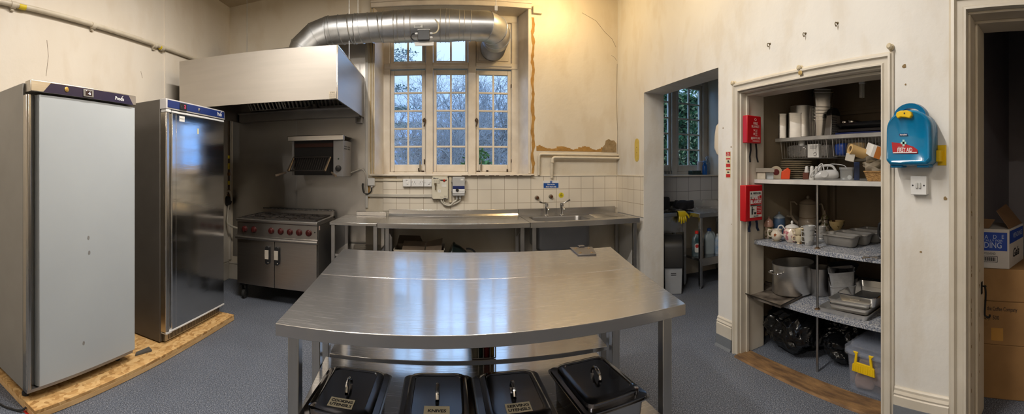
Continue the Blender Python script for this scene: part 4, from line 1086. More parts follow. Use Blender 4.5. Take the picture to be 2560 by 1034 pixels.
# ------------------------------------------------------------------ cables, sockets and boxes on the back wall
cream_cab = mat('painted_conduit', '#c8b795', 0.5, color2='#b29d76', scale=12)
t = thing('conduit_pair', 'cream painted cables running down the left of the window then along under the sill', 'cable', (-0.85, YB - 0.01, 1.3))
for (px, dz_) in ((927.5, 0), (933.5, 0.018)):
    x = P(px, 300, y=YB).x
    b = MB(); pth = [(x, YB - 0.008, 3.45), (x, YB - 0.008, 1.42)] + arc((x + 0.06, YB - 0.008, 1.385 + dz_), (-1, 0, 0), (0, 0, -1), 0.06, 0, 90, 6)[1:] + [(-0.56, YB - 0.008, 1.326 + dz_)]
    b.tube(pth, 0.007, 8); b.build('cable', cream_cab, t, w=True)
t = thing('flex_outlet_box', 'white square flex outlet box beside the steel cladding', 'socket', (P(929, 1, y=YB).x, YB, 1.23))
b = MB(); x = P(929, 1, y=YB).x; b.box((x - 0.04, YB - 0.04, 1.235), (x + 0.042, YB, 1.32)); b.build('cover', white, t, w=True, bevel=0.005)
b = MB(); b.lathe([(0.010, -0.02), (0.013, 0)], (x + 0.005, YB - 0.02, 1.235), 10); b.build('cable_grip', white, t, w=True)
tag(MB().tube(smoothpath([(x + 0.005, YB - 0.02, 1.215), (x + 0.0, YB - 0.03, 1.17), (x - 0.04, YB - 0.035, 1.14), (x - 0.085, YB - 0.035, 1.16), (x - 0.10, YB - 0.035, 1.23), (x - 0.095, YB - 0.03, 1.26)]), 0.0075, 8).build('black_flex', black), 'black flex looping from the white outlet box', 'cable')
tag(MB().box((P(938, 1, y=YB).x, YB - 0.02, 1.285), (P(1007, 1, y=YB).x, YB, 1.308)).build('mini_trunking', mat('cream_trunking', '#cdc3ad', 0.4), bevel=0.003), 'short cream mini trunking between the outlet box and the switch', 'trunking')
tag(MB().box((P(920, 1, y=YB).x, YB - 0.028, 1.108), (P(1080, 1, y=YB).x, YB - 0.008, 1.14)).build('mini_trunking', mat('grey_trunking', '#bdb8ad', 0.4), bevel=0.003), 'long horizontal trunking low across the tiles', 'trunking')
def plate(name, label, px0, px1, py0, py1, cat='switch'):
    a = P(px0, py1, y=YB - 0.03); c = P(px1, py0, y=YB - 0.03)
    t = thing(name, label, cat, ((a.x + c.x) / 2, YB - 0.008, a.z))
    b = MB(); b.box((a.x, YB - 0.034, a.z), (c.x, YB - 0.008, c.z)); b.build('back_box', white, t, w=True, bevel=0.002)
    b = MB(); b.box((a.x, YB - 0.043, a.z), (c.x, YB - 0.034, c.z)); b.build('faceplate', white, t, w=True, bevel=0.003)
    return t, a, c
t, a, c = plate('switched_spur', 'white fused switch leftmost of the three plates under the sill', 1007.5, 1027, 447, 466)
cx, cz = (a.x + c.x) / 2, (a.z + c.z) / 2
b = MB(); b.cbox((cx + 0.008, YB - 0.046, cz), (0.018, 0.008, 0.026)); b.build('rocker', white, t, w=True, bevel=0.002)
b = MB(); b.box((cx - 0.012, YB - 0.0436, cz + 0.027), (cx + 0.008, YB - 0.043, cz + 0.032)); b.build('marking', ink, t, w=True, smooth=0)
t, a, c = plate('double_socket', 'white double socket, middle of the three plates under the sill', 1028, 1059, 447, 466, 'socket')
cz = (a.z + c.z) / 2
for k in (0.27, 0.73):
    cx = a.x + (c.x - a.x) * k
    b = MB(); b.box((cx - 0.003, YB - 0.0436, cz + 0.004), (cx + 0.003, YB - 0.043, cz + 0.014)); b.box((cx - 0.014, YB - 0.0436, cz - 0.014), (cx - 0.007, YB - 0.043, cz - 0.009)); b.box((cx + 0.007, YB - 0.0436, cz - 0.014), (cx + 0.014, YB - 0.043, cz - 0.009)); b.build('pin_holes', ink, t, w=True, smooth=0)
    b = MB(); b.cbox((cx + (0.025 if k > .5 else -0.025), YB - 0.046, cz + 0.02), (0.010, 0.007, 0.018)); b.build('rocker', white, t, w=True, bevel=0.002)
t, a, c = plate('light_switch', 'white single switch, rightmost of the three plates under the sill', 1060, 1079.5, 447, 466)
cx, cz = (a.x + c.x) / 2, (a.z + c.z) / 2
b = MB(); b.cbox((cx + 0.012, YB - 0.047, cz), (0.016, 0.010, 0.028)); b.build('rocker', white, t, w=True, bevel=0.002)
b = MB(); b.lathe([(0.003, 0), (0.003, 0.001)], (a.x + 0.012, YB - 0.043, cz), 8, '-Y'); b.lathe([(0.003, 0), (0.003, 0.001)], (c.x - 0.012, YB - 0.043, cz), 8, '-Y'); b.build('screw', ink, t, w=True)

# cream control panel with a key and red lamp
a = P(1080, 497, y=YB - 0.05); c = P(1120, 440.5, y=YB - 0.05); fy = YB - 0.06
t = thing('gas_interlock_panel', 'cream control panel with key and red lamp on the tiles under the window', 'control panel', ((a.x + c.x) / 2, YB - 0.008, a.z))
b = MB(); b.box((a.x, fy, a.z), (c.x, YB - 0.008, c.z)); b.build('casing', cream_pl, t, w=True, bevel=0.004)
W_, H_ = c.x - a.x, c.z - a.z
def q(u, v): return (a.x + W_ * u, fy - 0.0006, a.z + H_ * v)
b = MB(); b.lathe([(0.013, 0), (0.013, 0.008), (0.008, 0.012)], q(0.76, 0.82), 14, '-Y'); b.build('red_lamp', mat('red_lamp', '#b02a22', 0.3), t, w=True)
b = MB(); p0 = q(0.52, 0.80); p1 = q(0.92, 0.86); b.box((p0[0], fy - 0.001, p0[2]), (p1[0], fy, p1[2])); b.build('dark_strip', mat('dark_strip', '#3a3834', 0.4), t, w=True, smooth=0)
b = MB(); b.lathe([(0.012, 0), (0.012, 0.01), (0.006, 0.012)], q(0.21, 0.66), 14, '-Y'); b.build('key_switch', chrome, t, w=True)
b = MB(); k0 = q(0.21, 0.66); b.cbox((k0[0] + .002, fy - 0.02, k0[2] - 0.03), (0.012, 0.003, 0.07)); b.cbox((k0[0] + .002, fy - 0.018, k0[2]), (0.024, 0.004, 0.024)); b.build('key', mat('key_metal', '#6d6048', 0.4, 0.6), t, w=True, bevel=0.001)
b = MB(); b.text('Mercu', 0.022, face_m('-y', q(0.24, 0.91)), bold=0.0008); b.text('1SL5', 0.016, face_m('-y', q(0.82, 0.12))); b.text('Kitchen', 0.010, face_m('-y', q(0.6, 0.09)))
for r_ in range(4):
    for s_ in range(3): x_ = q(0.1 + 0.14 * s_, 0.83 - 0.05 * r_); b.box((x_[0], fy - 0.001, x_[2]), (x_[0] + W_ * 0.11, fy - 0.0004, x_[2] + 0.002))
for r_ in range(3): x_ = q(0.46, 0.85 - 0.06 * r_); b.box((x_[0], fy - 0.001, x_[2]), (x_[0] + 0.008, fy - 0.0004, x_[2] + 0.005))
b.build('lettering', ink, t, w=True, smooth=0)
b = MB()
for r_ in range(4): x0_ = q(0.6, 0.70 - 0.055 * r_); b.box((x0_[0], fy - 0.0012, x0_[2]), (x0_[0] + W_ * 0.3, fy - 0.0004, x0_[2] + 0.008))
p0, p1 = q(0.38, 0.29), q(0.55, 0.42); b.box((p0[0], fy - 0.0012, p0[2]), (p1[0], fy - 0.0004, p1[2])); b.build('white_label', paper, t, w=True, smooth=0)
b = MB(); p0, p1 = q(0.72, 0.02), q(0.9, 0.05); b.box((p0[0], fy - 0.0012, p0[2]), (p1[0], fy - 0.0004, p1[2])); p0 = q(0.47, 0.36); b.lathe([(0.003, 0), (0.003, 0.002)], p0, 8, '-Y'); b.build('black_label', ink, t, w=True, smooth=0)
for u, v in ((0.03, 0.97), (0.97, 0.97), (0.03, 0.03), (0.97, 0.03)):
    b = MB(); b.lathe([(0.006, 0), (0.005, 0.003)], q(u, v), 10, '-Y'); b.build('screw', steel_dark, t, w=True)

# grey inverter box with navy band and black dial
a = P(1131, 489, y=YB - 0.06); c = P(1162, 442, y=YB - 0.06); fy = YB - 0.085
t = thing('fan_speed_controller', 'grey and white speed controller with navy band and black dial on the tiles', 'control box', ((a.x + c.x) / 2, YB - 0.008, a.z))
b = MB(); b.box((a.x, fy, a.z), (c.x, YB - 0.008, c.z)); b.build('casing', mat('light_grey_plastic', '#b3b3b2', 0.4), t, w=True, bevel=0.006)
zb0 = a.z + (c.z - a.z) * 0.36; zb1 = a.z + (c.z - a.z) * 0.53
b = MB(); b.box((a.x + 0.004, fy - 0.002, zb0), (c.x - 0.004, fy, zb1)); b.build('navy_band', mat('navy_plastic', '#1f2c63', 0.35), t, w=True)
b = MB(); b.box((a.x + 0.002, fy - 0.004, a.z + 0.03), (c.x - 0.002, fy, zb0)); b.build('white_panel', white, t, w=True, bevel=0.002)
b = MB(); b.lathe([(0.017, 0), (0.017, 0.012), (0.012, 0.018)], (P(1143, 480, y=fy).x, fy - 0.004, a.z + 0.066), 18, '-Y'); b.build('dial', black, t, w=True)
b = MB(); b.text('speed control', 0.01, face_m('-y', (c.x - 0.036, fy - 0.0046, a.z + 0.048)), fit=0.05); b.build('lettering', ink, t, w=True, smooth=0)
b = MB(); b.cbox((c.x - 0.032, fy - 0.001, c.z - 0.03), (0.03, 0.002, 0.016)); b.build('white_tag', paper, t, w=True, smooth=0)
for zz in (a.z + 0.05, c.z - 0.05):
    for xx in (a.x - 0.006, c.x + 0.006): b = MB(); b.cbox((xx, YB - 0.03, zz), (0.014, 0.04, 0.016)); b.build('lid_clip', steel_dark, t, w=True, bevel=0.002)
for px in (1142, 1150): b = MB(); xx = P(px, 492, y=YB - 0.04).x; b.lathe([(0.009, -0.035), (0.012, -0.01), (0.012, 0.002)], (xx, YB - 0.045, a.z), 10); b.build('cable_gland', white, t, w=True)
x = P(1122.5, 1, y=YB).x; tag(MB().box((x, YB - 0.03, 1.05), (x + 0.03, YB - 0.008, 1.335)).build('vertical_trunking', mat('cream_trunking2', '#cbc0a8', 0.4), bevel=0.003), 'cream vertical trunking between the key panel and the speed controller', 'trunking')
wire = mat('white_cable', '#c6c0b2', 0.4)
tag(MB().tube(smoothpath([P(1103, 497, y=YB - .04), P(1104, 503, y=YB - .04), P(1112, 511, y=YB - .04), P(1125, 513, y=YB - .04), P(1134, 505, y=YB - .04), P(1142, 499, y=YB - .04), P(1142, 494, y=YB - .045)]), 0.009, 8).build('looped_cable', wire), 'white cable sagging between the key panel and the speed controller', 'cable')
tag(MB().tube(smoothpath([P(1108, 497, y=YB - .04), P(1110, 505, y=YB - .036), P(1120, 510, y=YB - .034), P(1135, 510, y=YB - .034), P(1150, 501, y=YB - .036), P(1150, 494, y=YB - .045)]), 0.007, 8).build('looped_cable', wire), 'thinner white cable under the speed controller, outer of two loops', 'cable')

# junction box top right of window
a = P(1332, 34, y=YB - .02); c = P(1354, 17, y=YB - .02)
tag(MB().box((a.x, YB - 0.045, a.z), (c.x, YB, c.z)).build('junction_box', mat('cream_box', '#d6c9a8', 0.4), bevel=0.004), 'cream junction box at the top right corner of the window', 'junction box')
# white water pipes above the tiles
wp = mat('white_painted_pipe', '#d3c9b6', 0.35, color2='#c6bba6', scale=10)
z1_, z2_ = P(1440, 386, y=YB - .03).z, P(1440, 394, y=YB - .03).z
t = thing('water_pipe', 'upper white water pipe above the tiles, ending at the window', 'pipe', (1.5, YB - 0.03, 1.36))
b = MB(); x = P(1346, 1, y=YB).x; b.tube([(2.048, YB - 0.03, z1_), (x + 0.03, YB - 0.03, z1_)] + arc((x + 0.03, YB - 0.03, z1_ - 0.03), (0, 0, 1), (-1, 0, 0), 0.03, 0, 90, 5)[1:] + [(x, YB - 0.018, 1.352)], 0.0155, 12); b.build('pipe', wp, t, w=True)
t = thing('water_pipe', 'lower white water pipe with an elbow dropping behind the tiles over the sink', 'pipe', (1.6, YB - 0.05, 1.33))
b = MB(); x = P(1378, 1, y=YB).x; b.tube([(2.048, YB - 0.05, z2_), (x + 0.03, YB - 0.05, z2_)] + arc((x + 0.03, YB - 0.05, z2_ - 0.03), (0, 0, 1), (-1, 0, 0), 0.03, 0, 90, 5)[1:] + [(x, YB - 0.03, 1.32)], 0.0155, 12); b.build('pipe', wp, t, w=True)
for zz in (z2_ - 0.01,): b = MB(); b.lathe([(0.02, -0.02), (0.02, 0.02)], (x, YB - 0.05, z2_ - 0.04), 12); b.build('elbow_collar', wp, t, w=True)
# blue sign
a = P(1358, 470.5, y=YB - .01); c = P(1397, 451, y=YB - .01)
t = thing('hand_wash_sign', 'small blue and white sign on the tiles above the sink', 'sign', ((a.x + c.x) / 2, YB - .009, a.z))
b = MB(); b.box((a.x, YB - 0.011, a.z), (c.x, YB - 0.008, c.z)); b.build('backing', white, t, w=True)
zz = a.z + (c.z - a.z) * .68
b = MB(); b.box((a.x + .004, YB - 0.012, a.z + .006), (c.x - .004, YB - 0.011, zz)); cxm = (a.x + c.x) / 2; b.lathe([(0.014, 0), (0.014, 0.001)], (cxm, YB - 0.011, c.z - 0.015), 16, '-Y'); b.build('blue_panel', mat('sign_blue', '#1c4f9a', 0.4), t, w=True)
b = MB(); b.text('This sink for', 0.021, face_m('-y', (cxm, YB - 0.0126, zz - 0.016)), bold=0.0006, fit=0.095); b.text('food wash only', 0.021, face_m('-y', (cxm, YB - 0.0126, zz - 0.041)), bold=0.0006, fit=0.125); b.text('!', 0.022, face_m('-y', (cxm, YB - 0.0126, c.z - 0.015)), bold=0.001); b.build('lettering', inkw, t, w=True, smooth=0)
# yellow warning sticker
c = P(1403, 487.5, y=YB - .01)
t = thing('warning_sticker', 'round yellow hot water warning sticker on the tiles by the taps', 'sticker', (c.x, YB - .009, c.z - .03))
b = MB(); b.lathe([(0.031, 0), (0.031, 0.0015)], (c.x, YB - 0.008, c.z), 24, '-Y'); b.build('yellow_disc', mat('sticker_yellow', '#d8c81f', 0.5), t, w=True)
b = MB()
tri = [(c.x - 0.017, c.z - 0.004), (c.x + 0.017, c.z - 0.004), (c.x, c.z + 0.024)]; tin = [(c.x - 0.011, c.z - 0.0005), (c.x + 0.011, c.z - 0.0005), (c.x, c.z + 0.0175)]
for i in range(3): j = (i + 1) % 3; b.poly([(tri[i][0], YB - 0.0102, tri[i][1]), (tri[j][0], YB - 0.0102, tri[j][1]), (tin[j][0], YB - 0.0102, tin[j][1]), (tin[i][0], YB - 0.0102, tin[i][1])])
b.text('!', 0.014, face_m('-y', (c.x, YB - 0.0102, c.z + 0.0055)), bold=0.0008); b.text('CAUTION', 0.008, face_m('-y', (c.x, YB - 0.0102, c.z - 0.010)), fit=0.034); b.text('HOT', 0.008, face_m('-y', (c.x, YB - 0.0102, c.z - 0.019)))
b.build('symbol', ink, t, w=True, smooth=0)
for px, py, w_ in ((1342.5, 494, 'left'), (1377.5, 491, 'right')):
    c = P(px, py, y=YB - .02); t = thing('pipe_stub', 'capped copper pipe stub poking through the tiles, %s of two' % w_, 'pipe', (c.x, YB - 0.02, c.z - 0.02))
    b = MB(); b.lathe([(0.026, 0), (0.024, 0.006), (0.018, 0.008)], (c.x, YB - 0.008, c.z), 16, '-Y'); b.build('flange', mat('tarnished_chrome', '#9a9183', 0.35, 0.8), t, w=True)
    b = MB(); b.lathe([(0.016, 0), (0.016, 0.03), (0.012, 0.034)], (c.x + 0.004, YB - 0.014, c.z), 12, '-Y'); b.build('stub', mat('brown_copper', '#5b3a24', 0.5, 0.5), t, w=True)

# ------------------------------------------------------------------ worktops along the back wall
bench_st = brushed('bench_steel', (0.58, 0.565, 0.545), 0.25, (0.8, 12, 12), rvar=0.07, bump=0.015)
def leg_mb(x, y, z0, z1, w=0.038):
    b = MB(); b.box((x - w / 2, y - w / 2, z0 + 0.03), (x + w / 2, y + w / 2, z1)); b.lathe([(0.014, z0), (0.016, z0 + 0.004), (0.014, z0 + 0.035)], (x, y, 0), 12)
    return b
FYB = 3.80
t = thing('small_steel_table', 'short low steel worktop between the cooker and the long bench', 'worktop', (-0.9, 4.1, 0))
xa, xb = -1.146, -0.668
b = MB(); b.box((xa, FYB + .02, 0.865), (xb, YB - 0.01, 0.895)); b.box((xa + 0.13, YB - 0.035, 0.895), (xb, YB - 0.012, 0.94)); b.build('worktop', bench_st, t, w=True, bevel=0.003)
for (x, y) in ((xa + 0.03, FYB + 0.06), (xb - 0.02, FYB + 0.06), (xa + 0.03, YB - 0.08), (xb - 0.03, YB - 0.08)): leg_mb(x, y, 0, 0.866).build('leg', steel_dark, t, w=True, bevel=0.002)
b = MB(); b.box((xa + 0.02, FYB + 0.05, 0.55), (xb - 0.02, YB - 0.05, 0.575)); b.build('undershelf', bench_st, t, w=True, bevel=0.003)

t = thing('steel_worktop', 'long steel worktop with upstand under the window, between small table and sink', 'worktop', (0.08, 4.1, 0))
xa, xb = -0.662, 0.812
b = MB(); b.box((xa, FYB, 0.85), (xb, YB - 0.012, 0.90)); b.box((xa + 0.02, YB - 0.032, 0.90), (xb, YB - 0.012, 0.97)); b.prism([(xa + .02, YB - 0.032, 0.925), (xa + .02, YB - 0.055, 0.9), (xa + .02, YB - 0.032, 0.9)], (xb - xa - .02, 0, 0)); b.build('worktop', bench_st, t, w=True, bevel=0.003)
for (x, y) in ((P(968, 1, y=FYB + .06).x, FYB + 0.07), (P(1306, 1, y=FYB + .06).x, FYB + 0.07), (xa + 0.05, YB - 0.08), (P(1292, 1, y=YB - .08).x, YB - 0.08)): leg_mb(x, y, 0, 0.851).build('leg', steel_dark, t, w=True, bevel=0.002)
b = MB(); b.box((xa + 0.03, FYB + 0.06, 0.30), (xb - 0.03, YB - 0.05, 0.325)); b.build('undershelf', bench_st, t, w=True, bevel=0.003)
for x in (xa + 0.10, xb - 0.08):
    b = MB(); b.prism([(x, FYB + .1, 0.85), (x, FYB + .1, 0.80), (x, FYB + .3, 0.72), (x, FYB + .33, 0.72), (x, FYB + .33, 0.85)], (0.004, 0, 0)); b.build('side_bracket', steel_dark, t, w=True)

t = thing('sink_unit', 'steel sink unit with deep bowl, drainer and upstand in the right corner', 'sink', (1.4, 4.1, 0))
xa, xb = 0.816, 2.0
bx0, bx1, by0, by1 = 0.885, 1.485, 3.885, 4.275
b = MB()
bowl = [(x + (bx0 + bx1) / 2, y + (by0 + by1) / 2) for x, y in rr(bx1 - bx0, by1 - by0, 0.06, 6)]
outer = []
ccx, ccy = (bx0 + bx1) / 2, (by0 + by1) / 2
for (x, y) in bowl:   # push each bowl point out to the sheet's border
    vx, vy = x - ccx, y - ccy
    k = min([(xb - ccx) / vx if vx > 1e-6 else 1e9, (xa - ccx) / vx if vx < -1e-6 else 1e9, (YB - 0.012 - ccy) / vy if vy > 1e-6 else 1e9, (FYB - ccy) / vy if vy < -1e-6 else 1e9])
    outer.append((ccx + vx * k, ccy + vy * k))
# the four sheet corners belong to the border loop
def corner_idx(cx, cy): return min(range(len(outer)), key=lambda i: (outer[i][0] - cx) ** 2 + (outer[i][1] - cy) ** 2)
for cx, cy in ((xa, FYB), (xb, FYB), (xa, YB - 0.012), (xb, YB - 0.012)): outer[corner_idx(cx, cy)] = (cx, cy)
n = len(bowl)
rings = [[Vector((x, y, 0.8955)) for x, y in outer], [Vector((x, y, 0.90)) for x, y in outer], [Vector((x, y, 0.90)) for x, y in bowl]]
b.loft(rings, cap0=False, cap1=False)
b.box((xa, YB - 0.032, 0.90), (xb, YB - 0.012, 0.972)); b.box((xa, FYB, 0.848), (xb, FYB + 0.012, 0.895)); b.box((xb - .012, FYB + .012, 0.848), (xb, YB - 0.012, 0.895))
b.build('sink_top', bench_st, t, w=True, smooth=30)
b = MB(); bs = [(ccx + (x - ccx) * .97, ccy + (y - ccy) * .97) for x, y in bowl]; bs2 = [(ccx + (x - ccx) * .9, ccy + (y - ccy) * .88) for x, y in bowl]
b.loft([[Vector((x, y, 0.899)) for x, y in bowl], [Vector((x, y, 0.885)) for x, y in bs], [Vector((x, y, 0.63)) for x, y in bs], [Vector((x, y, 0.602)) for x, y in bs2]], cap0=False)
b.build('bowl', brushed('shaded_bowl_steel', (0.30, 0.29, 0.28), 0.42, (3, 3, 3)), t, w=True, smooth=40)  # same steel as the top, with the bowl's shade put into its colour
b = MB()
for i in range(6): y = 4.0 + i * 0.06; b.box((1.56 + .01 * i, y, 0.899), (1.95, y + 0.016, 0.9035))
b.build('drainer_ribs', bench_st, t, w=True, bevel=0.002)
for (x, y) in ((P(1335, 1, y=FYB + .06).x, FYB + 0.06), (P(1587, 1, y=FYB + .06).x, FYB + 0.07), (xa + 0.04, YB - 0.08), (P(1541, 1, y=YB - .08).x, YB - 0.08)): leg_mb(x, y, 0, 0.856).build('leg', steel_dark, t, w=True, bevel=0.002)
b = MB(); b.box((1.55, FYB + .07, 0.25), (1.96, YB - 0.06, 0.27)); b.build('undershelf', steel_dark, t, w=True, bevel=0.002)
b = MB(); b.tube([(1.19, 4.08, 0.60), (1.19, 4.08, 0.45), (1.19, 4.3, 0.42), (1.3, 4.42, 0.42)], 0.022, 10); b.build('waste_pipe', white, t, w=True)
def tap(px, lever, label):
    c = P(px, 536, z=0.902); c.y = 4.335; c.x = math.tan((px - CX) / F) * c.y
    t = thing('lever_tap', label, 'tap', (c.x, c.y, 0.90))
    b = MB(); b.lathe([(0.026, 0.001), (0.026, 0.008), (0.016, 0.014), (0.014, 0.06), (0.019, 0.075), (0.019, 0.10), (0.022, 0.11), (0.022, 0.14), (0.012, 0.146)], n=18); b.build('body', chrome, t)
    b = MB(); b.tube(smoothpath([(0, -0.01, 0.09), (0, -0.05, 0.10), (0, -0.085, 0.085), (0, -0.095, 0.062)]), 0.010, 10); b.build('spout', chrome, t)
    b = MB(); s_ = lever; b.tube([(0, 0, 0.143), (0.03 * s_, -0.01, 0.143), (0.065 * s_, -0.03, 0.15 if s_ < 0 else 0.165)], [0.006, 0.006, 0.007], 8); b.tube([(0.06 * s_, -0.028, 0.150 if s_ < 0 else 0.163), (0.085 * s_, -0.04, 0.158 if s_ < 0 else 0.178)], [0.007, 0.010], 8); b.build('lever', mat('dark_chrome', '#6f6d69', 0.25, 0.9), t)
tap(1366, -1, 'chrome lever tap over the sink, left one with lever turned left')
tap(1404.5, 1, 'chrome lever tap over the sink, right one with lever turned right')
# things below the worktop
card_d = mat('dark_cardboard', '#57493a', 0.85, color2='#463a2e', scale=8)
card_w = mat('white_printed_board', '#a39a8c', 0.8, color2='#8f8576', scale=12)
t = thing('cardboard_box', 'open cardboard carton with torn flaps under the long worktop', 'box', (-0.265, 4.05, 0.325))
bw, bd, bh = 0.50, 0.36, 0.31
b = MB()
for (p0, p1) in (((-bw / 2, -bd / 2), (bw / 2, -bd / 2 + .006)), ((-bw / 2, bd / 2 - .006), (bw / 2, bd / 2)), ((-bw / 2, -bd / 2), (-bw / 2 + .006, bd / 2)), ((bw / 2 - .006, -bd / 2), (bw / 2, bd / 2))): b.box((*p0, 0.0), (*p1, bh))
b.box((-bw / 2, -bd / 2, 0), (bw / 2, bd / 2, 0.006)); bx_ = b.build('carton', card_w, t)
b = MB(); b.prism([(-0.17, -0.16, bh - 0.02), (0.05, -0.17, bh - 0.045), (0.06, -0.02, bh + 0.05), (-0.16, 0.0, bh + 0.055)], (0, 0, 0.005)); b.build('flap', card_d, t)
b = MB(); b.prism([(0.06, -0.17, bh - 0.045), (0.22, -0.16, bh - 0.02), (0.23, -0.01, bh + 0.085), (0.07, -0.02, bh + 0.05)], (0, 0, 0.005)); b.build('flap', card_d, t)
b = MB(); b.prism([(-bw / 2, bd / 2 - .02, bh), (bw / 2 - .22, bd / 2 - .02, bh), (bw / 2 - .26, bd / 2 + 0.0, bh + 0.08), (-bw / 2 + 0.02, bd / 2 + 0.0, bh + 0.085)], (0, 0.005, 0)); b.build('flap', card_d, t)
b = MB(); b.box((-0.20, -bd / 2 - .0006, bh - 0.035), (-0.08, -bd / 2, bh - 0.018)); b.build('printed_band', mat('olive_print', '#5a5320', 0.7), t, smooth=0)
gl_dark = mat('dark_green_enamel', '#1a2220', 0.22, coat=0.3)
c = P(1130, 612, y=4.05)
t = thing('floodlight', 'dark glossy bell shaped floodlight lying on its side beside the carton', 'lamp', (0.17, 4.05, 0.325))
Mx = Matrix.Translation((-0.14, 0, 0.20)) @ Matrix.Rotation(R(20), 4, 'Y')
b = MB(); b.lathe([(0.165, -0.012), (0.168, 0.0), (0.155, 0.02), (0.15, 0.07), (0.125, 0.14), (0.085, 0.20), (0.05, 0.24), (0.045, 0.27)], axis='X', n=28, M=Mx); b.build('reflector', gl_dark, t)
b = MB(); b.lathe([(0.055, 0.26), (0.06, 0.28), (0.055, 0.33), (0.03, 0.35)], axis='X', n=20, M=Mx); b.build('lamp_holder', black, t)
b = MB(); b.box((-0.175, -0.06, 0.0), (-0.10, 0.10, 0.17)); b.box((-0.10, -0.08, 0), (0.2, 0.08, 0.03)); b.build('mounting_base', black, t, bevel=0.01)
b = MB(); b.tube(arc((0.05, 0, 0.2), (1, 0, 0), (0, 0, 1), 0.09, 20, 100, 8), 0.010, 8); b.build('carry_hook', black, t)

# ------------------------------------------------------------------ the two steel tables pushed together
def table_mat():
    m = bpy.data.materials.new('scratched_table_steel'); m.use_nodes = True
    nt = m.node_tree; b = nt.nodes['Principled BSDF']
    b.inputs['Metallic'].default_value = 1.0; b.inputs['Base Color'].default_value = (0.57, 0.555, 0.54, 1)
    tc = nt.nodes.new('ShaderNodeTexCoord')
    nz = nt.nodes.new('ShaderNodeTexNoise'); nz.inputs['Scale'].default_value = 3.0; nz.inputs['Detail'].default_value = 8
    nt.links.new(tc.outputs['Object'], nz.inputs[0])
    mr = nt.nodes.new('ShaderNodeMapRange'); mr.inputs['From Min'].default_value = 0.3; mr.inputs['From Max'].default_value = 0.7; mr.inputs['To Min'].default_value = 0.09; mr.inputs['To Max'].default_value = 0.16
    nt.links.new(nz.outputs['Fac'], mr.inputs['Value'])
    # fine crossing scratches: stretched noise at several angles
    acc = None
    for i, (ang, sc) in enumerate(((12, 1.0), (-28, 1.0), (55, 0.9), (88, 1.0), (-70, 1.1))):
        mp = nt.nodes.new('ShaderNodeMapping'); mp.inputs['Rotation'].default_value = (0, 0, R(ang)); mp.inputs['Scale'].default_value = (5 * sc, 420 * sc, 1)
        mp.inputs['Location'].default_value = (i * 3.7, i * 1.9, 0)
        n_ = nt.nodes.new('ShaderNodeTexNoise'); n_.inputs['Scale'].default_value = 1.0; n_.inputs['Detail'].default_value = 1.0
        nt.links.new(tc.outputs['Object'], mp.inputs[0]); nt.links.new(mp.outputs[0], n_.inputs[0])
        r_ = nt.nodes.new('ShaderNodeMapRange'); r_.inputs['From Min'].default_value = 0.64; r_.inputs['From Max'].default_value = 0.74
        nt.links.new(n_.outputs['Fac'], r_.inputs['Value'])
        if acc is None: acc = r_.outputs[0]
        else:
            a = nt.nodes.new('ShaderNodeMath'); a.operation = 'MAXIMUM'; nt.links.new(acc, a.inputs[0]); nt.links.new(r_.outputs[0], a.inputs[1]); acc = a.outputs[0]
    ad = nt.nodes.new('ShaderNodeMath'); ad.operation = 'MULTIPLY_ADD'; ad.inputs[1].default_value = 0.16
    nt.links.new(acc, ad.inputs[0]); nt.links.new(mr.outputs[0], ad.inputs[2]); nt.links.new(ad.outputs[0], b.inputs['Roughness'])
    bp = nt.nodes.new('ShaderNodeBump'); bp.inputs['Strength'].default_value = 0.05; bp.inputs['Distance'].default_value = 0.002
    n3 = nt.nodes.new('ShaderNodeTexNoise'); n3.inputs['Scale'].default_value = 2.5; n3.inputs['Detail'].default_value = 2
    nt.links.new(tc.outputs['Object'], n3.inputs[0])
    a2 = nt.nodes.new('ShaderNodeMath'); a2.operation = 'MULTIPLY_ADD'; a2.inputs[1].default_value = 0.05
    nt.links.new(acc, a2.inputs[0]); nt.links.new(n3.outputs['Fac'], a2.inputs[2]); nt.links.new(a2.outputs[0], bp.inputs['Height']); nt.links.new(bp.outputs[0], b.inputs['Normal'])
    # worn haze: a second, much rougher lobe under the polish
    g2 = nt.nodes.new('ShaderNodeBsdfGlossy'); g2.inputs['Color'].default_value = (0.52, 0.51, 0.50, 1); g2.inputs['Roughness'].default_value = 0.42
    ms = nt.nodes.new('ShaderNodeMixShader'); ms.inputs[0].default_value = 0.34
    om = nt.nodes['Material Output']
    nt.links.new(b.outputs[0], ms.inputs[1]); nt.links.new(g2.outputs[0], ms.inputs[2]); nt.links.new(ms.outputs[0], om.inputs[0])
    return m
tab_m = table_mat()
TH = 0.90
FL, FR, SR, SL, BR, BL = (-0.552, 1.215), (0.862, 1.262), (0.957, 1.865), (-0.607, 1.872), (1.066, 2.44), (-0.66, 2.508)
def tabletop(q, name, parent, th=0.042):
    b = MB(); b.hexa([(x, y, TH - th) for x, y in q], [(x, y, TH) for x, y in q])
    return b.build(name, tab_m, parent, w=True, bevel=0.002)
t = thing('steel_prep_table', 'stainless steel prep table nearest the camera with undershelf and lidded pans', 'table', (0.15, 1.55, 0))
tabletop([FL, FR, SR, SL], 'tabletop', t)
legm = brushed('leg_steel', (0.50, 0.49, 0.47), 0.3, (20, 20, 2))
for px, x in ((738, -0.505), (1662, 0.805)):
    y = x / math.tan((px - CX) / F); leg_mb(x, y, 0, TH - .042, 0.04).build('leg', legm, t, w=True, bevel=0.003)
for px, x in ((793, -0.595), (1536, 0.80)):
    y = x / math.tan((px - CX) / F); y = min(y, 1.83); leg_mb(x, y, 0, TH - .042, 0.04).build('leg', legm, t, w=True, bevel=0.003)
